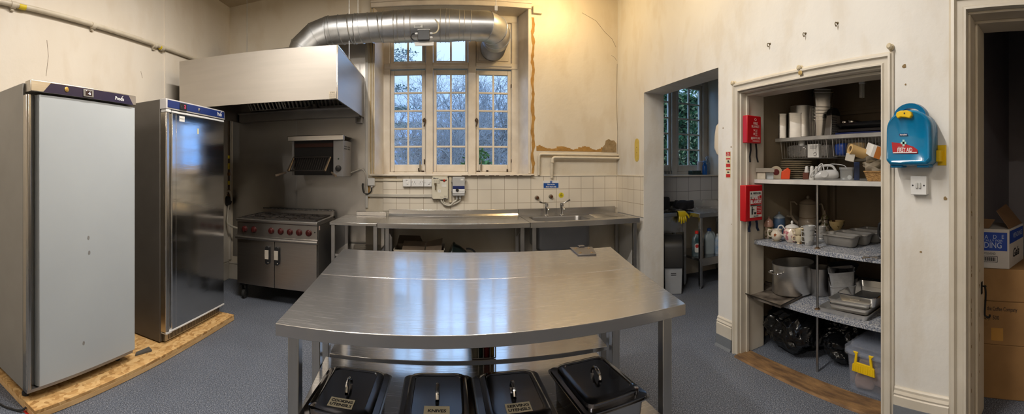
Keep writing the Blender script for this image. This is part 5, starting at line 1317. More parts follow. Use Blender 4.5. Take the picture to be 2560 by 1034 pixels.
b = MB(); b.hexa([(-0.53, 1.24, 0.478), (0.765, 1.285, 0.478), (0.735, 1.862, 0.478), (-0.58, 1.868, 0.478)], [(-0.53, 1.24, 0.50), (0.765, 1.285, 0.50), (0.735, 1.862, 0.50), (-0.58, 1.868, 0.50)]); b.build('undershelf', tab_m, t, w=True, bevel=0.002)
t = thing('steel_prep_table', 'rear stainless steel prep table pushed against the near one', 'table', (0.18, 2.2, 0))
g = 0.003
tabletop([(SL[0], SL[1] + g), (SR[0], SR[1] + g), BR, BL], 'tabletop', t)
for x, y in ((-0.60, 1.94), (0.845, 1.93), (-0.62, 2.42), (0.98, 2.37)): leg_mb(x, y, 0, TH - .042, 0.04).build('leg', legm, t, w=True, bevel=0.003)
b = MB(); b.hexa([(-0.565, 1.885, 0.488), (0.805, 1.885, 0.488), (0.82, 2.40, 0.488), (-0.59, 2.43, 0.488)], [(-0.565, 1.885, 0.51), (0.805, 1.885, 0.51), (0.82, 2.40, 0.51), (-0.59, 2.43, 0.51)]); b.build('undershelf', tab_m, t, w=True, bevel=0.002)
# can opener plate
t = thing('can_opener_plate', 'dark metal clamp plate screwed to the far right corner of the table', 'plate', (0.85, 2.36, TH))
q_ = [P(1446, 637, z=TH + .006), P(1491, 635, z=TH + .006), P(1481, 617, z=TH + .006), P(1424, 618, z=TH + .006)]
pm_ = brushed('can_opener_steel', (0.19, 0.18, 0.18), 0.45, (4, 4, 4))
b = MB(); b.prism([(p.x, p.y, TH + 0.0005) for p in q_], (0, 0, 0.008)); b.build('base_plate', pm_, t, w=True, bevel=0.002)
for k, (u, v) in enumerate(((0.2, 0.2), (0.8, 0.2), (0.2, 0.8), (0.8, 0.8))):
    p = (q_[0] * (1 - u) + q_[1] * u) * (1 - v) + (q_[3] * (1 - u) + q_[2] * u) * v
    b = MB(); b.lathe([(0.009, TH + 0.0085), (0.008, TH + 0.011), (0.003, TH + 0.012)], (p.x, p.y, 0), 10); b.build('screw', mat('brassy_screw', '#8d7146', 0.4, 0.7), t, w=True)
b = MB(); p = (q_[2] + q_[3]) / 2; b.box((p.x - 0.02, p.y - 0.02, TH + 0.0085), (p.x + 0.02, p.y + 0.015, TH + 0.018)); b.build('clamp_bracket', pm_, t, w=True, bevel=0.002)
# colour-coded chopping boards standing on the undershelf
for px0, px1, colr, nm in ((1182, 1196, '#a7a69c', 'white'), (1198, 1208, '#1c3f3a', 'dark green'), (1211, 1225, '#7b1a1c', 'red'), (1228, 1238, '#a88a2b', 'yellow')):
    y0 = 1.60 if False else 1.875
    c0, c1 = P(px0, 900, y=y0).x, P(px1, 900, y=y0).x
    b = MB(); m_ = mat(nm.replace(' ', '_') + '_board', colr, 0.5, color2=tuple(v * .8 for v in lin(colr)), scale=20); b.box((c0, 1.905, 0.5105), (c1, 2.33, 0.82))
    tag(b.build('chopping_board', m_, bevel=0.006), '%s chopping board standing on edge under the table' % nm, 'chopping board', 'chopping boards under the tables')
b = MB()
for px in (1181, 1197, 1209.5, 1226.5, 1240): x = P(px, 900, y=1.88).x; b.tube([(x, 1.90, 0.514), (x, 1.90, 0.74)] , 0.003, 6); b.tube([(x, 2.2, 0.514), (x, 2.2, 0.74)] , 0.003, 6)
x0_, x1_ = P(1181, 900, y=1.88).x, P(1240, 900, y=1.88).x
b.tube([(x0_, 1.90, 0.514), (x1_, 1.90, 0.514)], 0.003, 6); b.tube([(x0_, 2.2, 0.514), (x1_, 2.2, 0.514)], 0.003, 6)
tag(b.build('board_rack', steel), 'thin wire rack holding the coloured chopping boards', 'rack')

# lidded gastronorm pans on the undershelf
pan_st = brushed('gastronorm_steel', (0.50, 0.49, 0.48), 0.16, (3, 3, 3), rvar=0.04)
lid_m = brushed('dark_lid_steel', (0.26, 0.26, 0.28), 0.12, (2, 2, 2), rvar=0.04)
def gn_pan(label, loc, rz, note, tilt=0.0):
    t = thing('lidded_pan', label, 'pan', loc, rz, 'lidded pans on the table undershelf')
    w, d, h = 0.262, 0.36, 0.096
    b = MB(); inner = rr(w - 0.03, d - 0.03, 0.03); rim = rr(w, d, 0.02); k = len(inner)
    def rg_(pp, z, s=1.0): return [Vector((x * s, y * s, z)) for x, y in pp]
    b.loft([rg_(inner, 0.001, 0.93), rg_(inner, h), rg_(rim, h), rg_(rim, h + 0.004), rg_(inner, h + 0.005, 0.985), rg_(inner, 0.004, 0.91)], cap1=True)
    b.build('pan', pan_st, t, smooth=40)
    b = MB(); lo = rr(w - 0.012, d - 0.012, 0.025); mid = rr(w - 0.05, d - 0.05, 0.035); top = rr(w - 0.075, d - 0.075, 0.03)
    b.loft([rg_(lo, h + 0.005), rg_(lo, h + 0.011), rg_(mid, h + 0.014), rg_(mid, h + 0.028), rg_(top, h + 0.036), rg_(top, h + 0.0365, 0.9), rg_(top, h + 0.033, 0.88)])
    l_ = b.build('lid', lid_m, t, smooth=40)
    b = MB(); b.tube(arc((0, 0.0, h + 0.030), (0, 1, 0), (0, 0, 1), 0.034, 10, 170, 10), 0.0065, 8); b.build('handle', chrome, l_)
    if note:
        b = MB(); b.box((-0.042, -0.128, h + 0.0345), (0.042, -0.072, h + 0.0355)); n_ = b.build('paper_note', mat('note_paper', '#c9c0a6', 0.8), l_, smooth=0)
        b = MB(); ls = note.split('|')
        for i, s_ in enumerate(ls): b.text(s_, 0.021, face_m('+z', (0, -0.10 + (len(ls) - 1) * 0.010 - i * 0.022, h + 0.0362)), bold=0.0007, shear=0.1, fit=0.074 if len(s_) > 6 else 0.06)
        b.build('handwriting', ink, n_, smooth=0)
    return t
gn_pan('lidded steel pan labelled cooking utensils, leftmost on the undershelf', (-0.345, 1.392, 0.5005), R(-1), 'COOKING|UTENSILS')
gn_pan('lidded steel pan labelled knives, second from the left', (-0.03, 1.392, 0.5005), 0, 'KNIVES')
gn_pan('lidded steel pan labelled serving utensils, third from the left', (0.235, 1.39, 0.5005), R(1), 'SERVING|UTENSILS')
gn_pan('lidded steel pan without a note, turned askew at the right', (0.555, 1.41, 0.5005), R(6), None)

# ------------------------------------------------------------------ right wall fittings
knob_c = mat('yellowed_knob', '#c9bb9d', 0.4)
def wallknob(px, py, label, big=1.0):
    c = P(px, py, x=XR); t = tag(MB().lathe([(0.018 * big, 0.0005), (0.02 * big, 0.006), (0.012 * big, 0.014), (0.017 * big, 0.026), (0.017 * big, 0.034), (0.010 * big, 0.04)], (c.x, c.y, c.z), 16, '-X').build('wall_peg', knob_c), label, 'peg', 'pegs around the cupboard frame')
wallknob(1838, 209, 'cream wall peg above the left corner of the cupboard frame')
wallknob(2004, 171, 'cream wall peg above the middle of the cupboard frame')
wallknob(2229, 119, 'cream wall peg above the right corner of the cupboard frame')
c = P(2001, 182, x=XR - .03); tag(MB().lathe([(0.016, 0), (0.016, 0.004), (0.006, 0.006)], c, 16, '-X').build('ceramic_button', mat('brass_button', '#b39a63', 0.4, 0.5)), 'small round brass button on the top of the cupboard frame', 'button')
def wallhook(px, py, label):
    c = P(px, py, x=XR); m_ = mat('small_hook_metal', '#77694f', 0.4, 0.6)
    tag(MB().lathe([(0.009, 0), (0.007, 0.003)], (XR, c.y, c.z), 10, '-X').tube(smoothpath([(XR, c.y, c.z), (XR - 0.02, c.y, c.z), (XR - 0.028, c.y, c.z - 0.012), (XR - 0.018, c.y, c.z - 0.024), (XR - 0.008, c.y, c.z - 0.014)]), 0.003, 6).build('wall_hook', m_), label, 'hook', 'small hooks high on the right wall')
wallhook(1925, 110, 'small metal hook on the right wall, lowest of the three')
wallhook(2014, 84, 'small metal hook on the right wall, middle of the three')
wallhook(2094, 58, 'small metal hook on the right wall, highest of the three')
# ochre wall mark
c0, c1 = P(1587, 404, x=XR), P(1598, 345, x=XR)
zc_ = (c0.z + c1.z) / 2; yc_ = (c0.y + c1.y) / 2; hh = c1.z - c0.z; wd = c0.y - c1.y
t = thing('backing_plate', 'yellowed round ended plate on the wall left of the scullery opening', 'plate', (XR, yc_, c0.z))
b = MB(); b.prism([(XR, yc_ + (wd / 2) * math.cos(a), zc_ + (hh / 2 - wd / 2) * (1 if math.sin(a) > 0 else -1) + wd / 2 * math.sin(a)) for a in [2 * math.pi * (i + .5) / 24 for i in range(24)]], (-0.003, 0, 0)); b.build('plate', mat('yellowed_plate', '#cdb65c', 0.6, color2='#bda450', scale=20), t, w=True)
for zz in (zc_ + 0.03, zc_ - 0.03): b = MB(); b.lathe([(0.005, 0), (0.004, 0.002)], (XR - 0.003, yc_, zz), 8, '-X'); b.build('screw_hole', mat('rusty_hole', '#7a5a2c', 0.8), t, w=True)
# red and white fire notice
a = P(1815, 444, x=XR); c = P(1827, 378, x=XR)
t = thing('fire_notice', 'narrow red and white fire equipment notice beside the cupboard frame', 'sign', (XR, (a.y + c.y) / 2, a.z))
red_s = mat('sign_red', '#b5231f', 0.5)
b = MB(); b.box((XR - 0.002, c.y, a.z), (XR, a.y, c.z)); b.build('backing', mat('sign_cream', '#d6cfae', 0.6), t, w=True, smooth=0)
H_ = c.z - a.z
for z0, z1 in ((0.83, 0.98), (0.70, 0.745), (0.41, 0.535), (0.02, 0.145), (0.29, 0.33)):
    b = MB(); b.box((XR - 0.003, c.y + 0.004, a.z + H_ * z0), (XR - 0.002, a.y - 0.004, a.z + H_ * z1)); b.build('red_band', red_s, t, w=True, smooth=0)
b = MB(); yc = (a.y + c.y) / 2
b.text('Fire', 0.016, face_m('-x', (XR - 0.0036, yc, a.z + H_ * 0.935))); b.text('blanket', 0.016, face_m('-x', (XR - 0.0036, yc, a.z + H_ * 0.87)), fit=0.034); b.build('lettering', inkw, t, w=True, smooth=0)
b = MB()
b.box((XR - 0.003, yc - 0.010, a.z + H_ * .58), (XR - 0.002, yc + 0.008, a.z + H_ * .66)); b.box((XR - 0.003, yc - 0.016, a.z + H_ * .56), (XR - 0.002, yc - 0.011, a.z + H_ * .62)); b.box((XR - 0.003, yc - 0.014, a.z + H_ * .19), (XR - 0.002, yc + 0.012, a.z + H_ * .235))
b.build('pictogram', ink, t, w=True, smooth=0)

# fire blankets on the cupboard jamb
fire_red = mat('fire_red_plastic', '#b3141b', 0.32)
JY = KY1 - 0.026
def blanket(label, x0, x1, z0, z1, depth, style):
    t = thing('fire_blanket_case', label, 'fire blanket', ((x0 + x1) / 2, JY - depth / 2, z0))
    b = MB(); b.box((x0, JY - depth, z0), (x1, JY - 0.001, z1)); b.build('case', fire_red, t, w=True, bevel=0.006)
    fy = JY - depth - 0.0008; xc = (x0 + x1) / 2 + 0.012; H_ = z1 - z0; w_ = x1 - x0
    if style == 1:
        b = MB()
        b.text('FIRE', 0.026, face_m('-y', (xc, fy, z0 + H_ * .72)), bold=0.0008, fit=0.045); b.text('BLANKET', 0.026, face_m('-y', (xc, fy, z0 + H_ * .605)), bold=0.0008, fit=0.082)
        b.text('BRISTOL FIRE', 0.022, face_m('-y', (xc + .01, fy, z0 + H_ * .185)), bold=0.0008, fit=0.075)
        for k in range(7): b.box((xc - 0.002, fy, z0 + H_ * (.48 - .035 * k)), (xc + 0.022 - .008 * (k % 2), fy + .0006, z0 + H_ * (.495 - .035 * k)))
        for k in range(2): b.box((xc - 0.03, fy, z0 + H_ * (.10 - .04 * k)), (xc + 0.045, fy + .0006, z0 + H_ * (.112 - .04 * k)))
        b.box((xc - 0.046, fy, z0 + H_ * .13), (xc - 0.03, fy + .0006, z0 + H_ * .22))
        b.tube(arc((xc, fy, z0 + H_ * .86), (1, 0, 0), (0, 0, 1), 0.009, 0, 360, 12), 0.0016, 4)
        b.tube([(xc - 0.022, fy, z0 + H_ * .50), (xc - 0.014, fy, z0 + H_ * .44), (xc - 0.008, fy, z0 + H_ * .50)], 0.0015, 4); b.box((xc - 0.02, fy, z0 + H_ * .30), (xc - 0.008, fy + .0006, z0 + H_ * .38))
        b.build('lettering', mat('pale_pink_print', '#d9b3ae', 0.5), t, w=True, smooth=0)
    else:
        lx0, lx1, lz0, lz1 = x0 + w_ * .24, x1 - w_ * .06, z0 + H_ * .10, z0 + H_ * .83
        b = MB(); b.box((lx0, fy - .0006, lz0), (lx1, fy + .0006, lz1)); l_ = b.build('paper_label', mat('label_white', '#cfcbc4', 0.5), t, w=True, smooth=0)
        f2 = fy - .0012; lw, lh = lx1 - lx0, lz1 - lz0; xc = (lx0 + lx1) / 2
        b = MB(); b.box((lx0 + .004, f2, lz0 + lh * .48), (lx1 - .004, f2 + .0005, lz0 + lh * .70)); b.box((lx0 + lw * .3, f2, lz0 + lh * .70), (lx1 - lw * .24, f2 + .0005, lz0 + lh * .80)); b.box((lx0 + lw * .56, f2, lz0 + lh * .10), (lx1 - .004, f2 + .0005, lz0 + lh * .42)); b.box((lx1 - lw * .2, f2, lz0 + lh * .72), (lx1 - .004, f2 + .0005, lz0 + lh * .83)); b.build('red_panel', fire_red, l_, w=True, smooth=0)
        b = MB(); f3 = f2 - .0008
        b.text('FIRE', 0.034, face_m('-y', (xc, f3, lz0 + lh * .74)), bold=0.0010, fit=0.05); b.text('BLANKET', 0.036, face_m('-y', (xc, f3, lz0 + lh * .585)), bold=0.0014, fit=lw * .9)
        for k in range(4): b.box((lx0 + lw * .6, f3, lz0 + lh * (.36 - .06 * k)), (lx1 - lw * .1, f3 + .0004, lz0 + lh * (.375 - .06 * k)))
        b.build('white_lettering', inkw, l_, w=True, smooth=0)
        b = MB(); b.text('BRISTOL FIRE', 0.018, face_m('-y', (xc + .01, f3, lz0 + lh * .915)), bold=0.0008, fit=lw * .62); b.text('PULL DOWN', 0.014, face_m('-y', (xc, f3, lz0 + lh * .04)), bold=.0006, fit=lw * .4)
        b.box((lx0 + .004, f3, lz0 + lh * .435), (lx1 - .004, f3 + .0004, lz0 + lh * .47))
        b.box((lx0 + lw * .33, f3, lz0 + lh * .12), (lx0 + lw * .52, f3 + .0004, lz0 + lh * .20)); b.box((lx0 + lw * .12, f3, lz0 + lh * .12), (lx0 + lw * .24, f3 + .0004, lz0 + lh * .34)); b.lathe([(0.006, 0), (0.006, 0.0005)], (lx0 + lw * .18, f3 + .0004, lz0 + lh * .375), 10, '-Y'); b.tube([(lx0 + lw * .2, f3, lz0 + lh * .32), (lx0 + lw * .36, f3, lz0 + lh * .30)], 0.002, 4)
        b.tube(arc((lx0 + lw * .1, f3, lz0 + lh * .76), (1, 0, 0), (0, 0, 1), 0.006, 0, 360, 10), 0.0013, 4); b.box((lx0 + lw * .06, f3, lz0 + lh * .88), (lx0 + lw * .14, f3 + .0004, lz0 + lh * .95))
        b.build('black_lettering', ink, l_, w=True, smooth=0)
    tm = mat('black_webbing', '#101114', 0.8) if style == 1 else mat('navy_webbing', '#16233f', 0.8)
    ln = 0.145 if style == 1 else 0.085
    for u, dx in ((0.42, -0.01), (0.80, 0.018)):
        xx = x0 + w_ * u; b = MB(); yy = JY - depth * .5
        pth = [Vector((xx, yy, z0 + .001)), Vector((xx + dx * .2, yy - .004, z0 - ln * .35)), Vector((xx + dx * .6, yy + .002, z0 - ln * .7)), Vector((xx + dx, yy - .006, z0 - ln))]
        hw_ = 0.008 if style == 1 else 0.012
        b.loft([[p + Vector((-hw_, 0, 0)), p + Vector((hw_, 0, 0)), p + Vector((hw_, 0.003, 0)), p + Vector((-hw_, 0.003, 0))] for p in pth]); b.build('pull_strap', tm, t, w=True)
    return t
blanket('plain red fire blanket case with black pull tapes, upper one on the cupboard jamb', 2.052, 2.20, 1.615, 1.825, 0.055, 1)
blanket('red fire blanket case with a white printed label and navy tapes, lower on the jamb', 2.025, 2.205, 1.025, 1.297, 0.066, 2)

# first aid case
blue_t = mat('turquoise_clear_plastic', '#0f7fae', 0.14, color2='#0b6a98', scale=6, coat=0.4)
blue_d = mat('turquoise_solid_plastic', '#0d6c9c', 0.2)
yel_p = mat('yellow_latch_plastic', '#e0b912', 0.35)
ay0, ay1 = 0.72, 0.985; az0, az1 = 1.435, 1.765; ax = 1.925
t = thing('first_aid_case', 'turquoise first aid case with yellow catch hanging between the cupboard and door', 'first aid kit', (1.99, 0.87, az0))
def dshape(y0, y1, z0, z1, k=22):
    yc = (y0 + y1) / 2; w2 = (y1 - y0) / 2; r = 0.025
    pts = [(y0 + r, z0), (y1 - r, z0), (y1, z0 + r)]
    zs = z0 + (z1 - z0) * .62
    pts += [(y1 - 0.002, zs)]
    for i in range(1, k + 1):
        a = math.pi * i / (k + 1); e = 1.0
        pts.append((yc + (w2 - .002) * math.cos(a) * (1 if True else e), zs + (z1 - zs) * math.sin(a) ** 0.85))
    pts += [(y0 + 0.002, zs), (y0, z0 + r)]
    return pts
ds = dshape(ay0, ay1, az0, az1 - 0.035)
def dring(x, s=1.0, pts=ds):
    yc = (ay0 + ay1) / 2; zc = (az0 + az1) / 2
    return [Vector((x, yc + (y - yc) * s, zc + (z - zc) * s)) for y, z in pts]
b = MB(); b.loft([dring(ax + 0.004, 0.86), dring(ax, 0.90), dring(ax + 0.006, 0.965), dring(ax + 0.02, 1.0), dring(ax + 0.055, 1.0)], cap0=True); b.build('front_shell', blue_t, t, w=True, smooth=50)
b = MB(); b.loft([dring(ax + 0.056, 0.99), dring(ax + 0.07, 1.0), dring(ax + 0.11, 0.985), dring(2.045, 0.93)]); b.build('back_shell', blue_d, t, w=True, smooth=50)
hc = ((ay0 + ay1) / 2, az1 - 0.075)
b = MB(); rings = []
for i in range(17):
    a = math.pi * (0.02 + 0.96 * i / 16); u = Vector((0, math.cos(a), math.sin(a))); c_ = Vector((ax + 0.05, hc[0] + 0.082 * math.cos(a), hc[1] + 0.062 * math.sin(a) + 0.0))
    rings.append([c_ + u * 0.013 + Vector((-0.028, 0, 0)), c_ + u * 0.017, c_ + u * 0.013 + Vector((0.028, 0, 0)), c_ - u * 0.012 + Vector((0.022, 0, 0)), c_ - u * 0.012 + Vector((-0.022, 0, 0))])
b.loft(rings); b.build('carry_handle', blue_d, t, w=True, smooth=50)
b = MB(); pts = []
for i in range(13):
    a = math.pi * 2 * i / 12
yv = [(-0.044, 0.012), (-0.02, 0.022), (0.02, 0.022), (0.044, 0.014), (0.048, -0.004), (0.036, -0.02), (0.018, -0.012), (-0.012, -0.016), (-0.036, -0.022), (-0.05, -0.006)]
cz_ = P(2263, 287, x=ax).z; cy_ = P(2262, 287, x=ax).y
b.prism([(ax - 0.018, cy_ + v * .95, cz_ + w_) for v, w_ in yv], (0.03, 0, 0)); l_ = b.build('latch', yel_p, t, w=True, bevel=0.005)
b = MB(); b.lathe([(0.0045, 0), (0.0045, 0.001)], (ax - 0.0185, cy_ - 0.006, cz_ + 0.006), 8, '-X'); b.build('latch_hole', ink, l_, w=True)
for yy in (ay1 - 0.055, ay0 + 0.055): b = MB(); b.box((ax + 0.02, yy - 0.035, az0 - 0.012), (ax + 0.09, yy + 0.035, az0 + 0.006)); b.build('foot', blue_d, t, w=True, bevel=0.005)
fxx = ax - 0.0008
def A(px, py): p = P(px, py, x=fxx); return (fxx, p.y, p.z)
b = MB(); b.prism([A(2230, 358), A(2294, 357), A(2294, 383), A(2232, 383)][::1], (0.0006, 0, 0)) if False else b.prism([A(2229, 355), A(2260, 359), A(2283, 366), A(2294, 374), A(2294, 383), A(2232, 383)], (0.0006, 0, 0)); b.build('red_label', mat('label_red', '#b0262a', 0.4), t, w=True, smooth=0)
b = MB(); c_ = A(2262, 375); b.text('FIRST AID', 0.03, face_m('-x', (fxx - 0.0008, c_[1], c_[2])), bold=0.0006, fit=abs(A(2243, 375)[1] - A(2280, 375)[1])); c_ = A(2252, 368.5); b.text('FOOD HYGIENE', 0.010, face_m('-x', (fxx - .0008, c_[1], c_[2])), fit=0.034); p0, p1 = A(2233, 380.5), A(2292, 381.5); b.box((fxx - .0008, p0[1], p0[2]), (fxx - .0004, p1[1], p1[2])); b.build('lettering', inkw, t, w=True, smooth=0)
b = MB(); c_ = A(2259, 357)
b.box((fxx - .0012, c_[1] - 0.016, c_[2] - 0.006), (fxx - .0004, c_[1] + 0.016, c_[2] + 0.006)); b.box((fxx - .0012, c_[1] - 0.006, c_[2] - 0.017), (fxx - .0004, c_[1] + 0.006, c_[2] + 0.017)); b.build('cross', mat('pale_green_cross', '#a8d8d0', 0.5), t, w=True, smooth=0)
b = MB(); p0, p1 = A(2248, 339.5), A(2269, 333.5); b.box((fxx - .001, p0[1], p0[2]), (fxx - .0004, p1[1], p1[2])); k_ = b.build('brand_plate', mat('navy_label', '#152a66', 0.4), t, w=True, smooth=0)
b = MB(); c_ = A(2258.5, 336.5); b.text('Astroplast', 0.011, face_m('-x', (fxx - .0016, c_[1], c_[2])), bold=.0003, fit=0.042); b.build('brand_lettering', inkw, k_, w=True, smooth=0)
b = MB(); p = P(2350, 390, x=XR - .02); b.box((XR - 0.05, p.y - 0.012, p.z - 0.03), (XR, p.y + 0.012, p.z + 0.03)); b.box((XR - 0.004, p.y - 0.03, p.z - 0.05), (XR, p.y + 0.02, p.z + 0.06)); b.build('wall_bracket', yel_p, t, w=True, bevel=0.003)

# double light switch
c = P(2299, 463, x=XR - .02)
t = thing('double_light_switch', 'white double light switch on the wall under the first aid case', 'switch', (XR - .015, c.y, c.z - .045))
b = MB(); b.box((XR - 0.03, c.y - 0.046, c.z - 0.05), (XR, c.y + 0.046, c.z + 0.05)); b.build('back_box', white, t, w=True, bevel=0.003)
b = MB(); b.box((XR - 0.038, c.y - 0.047, c.z - 0.051), (XR - 0.03, c.y + 0.047, c.z + 0.051)); b.build('faceplate', white, t, w=True, bevel=0.003)
for dy_ in (-0.009, 0.009): b = MB(); b.cbox((XR - 0.041, c.y + dy_, c.z), (0.009, 0.013, 0.03)); b.build('rocker', mat('rocker_white', '#c9c9c6', 0.3), t, w=True, bevel=0.002)
for dy_ in (-0.033, 0.033): b = MB(); b.lathe([(0.0045, 0), (0.0045, 0.001)], (XR - 0.038, c.y + dy_, c.z), 10, '-X'); b.build('screw', ink, t, w=True)
# cabin hook on the door jamb
t = thing('cabin_hook', 'black iron cabin hook on the store doorway jamb', 'hook', (2.24, DY1 - .03, 0.6))
x = 2.235; yj = DY1 - 0.031
b = MB(); b.box((x - 0.012, yj - 0.006, 0.70), (x + 0.012, yj, 0.77)); b.tube([(x, yj - 0.03, 0.745), (x, yj, 0.745)], 0.005, 8); b.build('eye_plate', mat('black_iron', '#141210', 0.5, 0.5), t, w=True, bevel=0.002)
b = MB(); b.tube(smoothpath([(x, yj - 0.02, 0.75), (x, yj - 0.026, 0.70), (x, yj - 0.02, 0.60), (x, yj - 0.024, 0.575), (x + 0.0, yj - 0.045, 0.57), (x, yj - 0.05, 0.585)]), 0.006, 8); b.build('hook_bar', MATS['black_iron'], t, w=True)

# ------------------------------------------------------------------ cupboard shelves
marble = mat('marbled_shelf', '#cfccc6', 0.4, color2='#a9a8a6', scale=9, detail=8, amount=0.7)
def speck():
    m = bpy.data.materials.new('speckled_blue_granite'); m.use_nodes = True
    nt = m.node_tree; b = nt.nodes['Principled BSDF']; b.inputs['Roughness'].default_value = 0.3
    tc = nt.nodes.new('ShaderNodeTexCoord'); n1 = nt.nodes.new('ShaderNodeTexNoise'); n1.inputs['Scale'].default_value = 140; n1.inputs['Detail'].default_value = 3
    nt.links.new(tc.outputs['Object'], n1.inputs[0])
    r1 = nt.nodes.new('ShaderNodeValToRGB'); e = r1.color_ramp.elements
    e[0].position = 0.38; e[0].color = (*lin('#4a5262'), 1); e[1].position = 0.62; e[1].color = (*lin('#bdbdbd'), 1); k = e.new(0.48); k.color = (*lin('#7f8798'), 1); k = e.new(0.54); k.color = (*lin('#9fa0a2'), 1)
    nt.links.new(n1.outputs['Fac'], r1.inputs[0]); nt.links.new(r1.outputs[0], b.inputs['Base Color'])
    return m
granite = speck()
SX = 2.19
S1, S2, S3, S4 = 1.685, 1.338, 0.862, 0.437
def shelf(z, x0, th, m, label, x1=3.15):
    y0 = KY0 - 0.1 if x0 > XR2 else KY0 + 0.013
    b = MB()
    if x0 < XR2:
        b.prism([(x0, KY1 - 0.013, z - th), (x0, KY0 + 0.013, z - th), (XR2 + .002, KY0 + 0.013, z - th), (XR2 + .002, 0.935, z - th), (x1, 0.935, z - th), (x1, 2.375, z - th), (XR2 + .002, 2.375, z - th), (XR2 + .002, KY1 - .013, z - th)], (0, 0, th))
    else: b.box((x0, 0.935, z - th), (x1, 2.375, z))
    o = b.build('cupboard_shelf', m, bevel=0.002); tag(o, label, 'shelf')
    return o
shelf(S1, 2.56, 0.03, marble, 'narrow marbled shelf, topmost in the cupboard')
shelf(S2, SX, 0.03, marble, 'deep marbled shelf second from the top of the cupboard')
shelf(S3, SX, 0.032, granite, 'blue speckled granite effect shelf holding the crockery')
shelf(S4, SX, 0.032, granite, 'blue speckled granite effect shelf holding the stock pot and roasting trays')
# steel support pole, in one piece down the front of the shelves
pxp, pyp = 2.245, P(2043.5, 500, x=2.245).y
t = thing('shelf_support_pole', 'thin steel pole propping up the front of the cupboard shelves', 'pole', (pxp, pyp, 0))
b = MB()
for z0, z1 in ((0.0005, S4 - 0.033), (S4 + 0.0005, S3 - 0.033), (S3 + 0.0005, S2 - 0.031)):
    b.tube([(pxp, pyp, z0), (pxp, pyp, z1)], 0.0095, 12)
b.build('tube', mat('dull_chrome_tube', (0.42, 0.41, 0.40), 0.3, 1.0, scale=30), t, w=True)
for z in (S4, S3): b = MB(); b.lathe([(0.022, z + 0.0005), (0.02, z + 0.004), (0.011, z + 0.006), (0.011, z + 0.012)], (pxp, pyp, 0), 14); b.build('flange', mat('rusty_flange', '#6a5540', 0.5, 0.5, scale=40), t, w=True)

def base_r(py, z): return (EYE - z) / ((py - HY) / F)
# ---------------- top shelf
def tin(px0, px1, pytop, r, dpt, label, z=S1):
    c = G((px0 + px1) / 2, r, z); w_ = (px1 - px0) * r / F; h_ = P(0, pytop, r=r).z - z
    t = thing('steel_container', label, 'container', c, -((px0 + px1) / 2 - CX) / F)
    b = MB(); b.rrect(w_, dpt, 0.014, 0.0005, h_, n=4); b.build('body', steel_pot, t, smooth=40)
    b = MB(); b.rrect(w_ + 0.004, dpt + .004, 0.015, h_ - 0.008, h_ - 0.003, n=4); b.build('rim', steel_pot, t, smooth=40)
    return t
tin(1946, 1968, 285, 3.55, 0.06, 'slim upright steel container at the left end of the top shelf')
tin(1971, 2006, 283, 3.42, 0.07, 'wider upright steel container on the top shelf, second from the left')
def pot_lathe(b, r, h, th=0.004, base=0.001, n=32, flare=0.0):
    b.lathe([(r - 0.01, base), (r, base + 0.01), (r + flare, h - 0.003), (r + flare + 0.004, h), (r + flare - th, h), (r - th, base + 0.012), (0.0001, base + 0.008)], n=n)
c = G(2008, 3.5, S1); t = thing('round_steel_pot', 'round steel pot standing behind the upright containers on the top shelf', 'pot', c)
b = MB(); pot_lathe(b, 0.115, 0.275); b.build('body', steel_pot, t, smooth=40)
def gastro(label, c, rz, w_, d_, h_, inv=False, group=None, m=None):
    t = thing('gastronorm_pan', label, 'pan', c, rz, group)
    b = MB(); i_ = rr(w_ - .02, d_ - .02, .02); o_ = rr(w_, d_, .012)
    zz = (lambda z: h_ - z) if inv else (lambda z: z)
    b.loft([[Vector((x * s_, y * s_, zz(z))) for x, y in pp] for pp, z, s_ in ((i_, 0.0005, .88), (i_, h_ - .004, 1), (o_, h_ - .004, 1), (o_, h_, 1), (i_, h_, .985), (i_, .004, .86))])
    b.build('body', m or pan_st, t, smooth=40)
    return t
gp = G(2056, 3.45, 0); grz = -(2056 - CX) / F + 0.1
gastro('lowest of the nested deep steel pans on the top shelf', (gp.x, gp.y, S1), grz, 0.175, 0.17, 0.15, group='nested pans on the top shelf')
for k in range(4):
    gastro('nested steel pan rim, %s in the stack on the top shelf' % ('second from the bottom', 'third from the bottom', 'fourth from the bottom', 'fifth from the bottom')[k], (gp.x, gp.y, S1 + 0.027 * (k + 1) + .001), grz, 0.175, 0.17, 0.15, group='nested pans on the top shelf')
gastro('upturned steel pan on the nested stack, lower of two', (gp.x + .005, gp.y, S1 + 0.262), grz, 0.185, 0.18, 0.12, group='pans on top of the nested stack')
gastro('steel pan on the very top of the nested stack', (gp.x, gp.y, S1 + 0.289), grz, 0.185, 0.18, 0.12, group='pans on top of the nested stack')
c = G(2083, 3.22, S1); t = thing('box_grater', 'four sided steel grater with black handle on the top shelf', 'grater', c, R(-14))
grat = mat('grater_steel', (0.74, 0.72, 0.68), 0.5, 1.0)
b = MB(); lo = [(-.062, -.042), (.062, -.042), (.062, .042), (-.062, .042)]; h_ = 0.165
b.hexa([(x, y, .0005) for x, y in lo], [(x * .72, y * .72, h_) for x, y in lo]); b.build('body', grat, t, bevel=.004)
b = MB()
for r_ in range(8):
    for c_ in range(6):
        z = .015 + r_ * .018; k = 1 - .28 * z / h_; x = (-.048 + c_ * .0105 + (r_ % 2) * .004) * k
        b.cbox((x, -.042 * k - .0006, z), (.005, .0014, .007))
b.build('holes', ink, t, smooth=0)
b = MB(); b.prism([(0.052 * math.cos(a), -.032, h_ + 0.062 * max(0, math.sin(a)) - .004) for a in [math.pi * i / 12 for i in range(13)]], (0, .064, 0)); b.build('handle', black, t, bevel=.006)
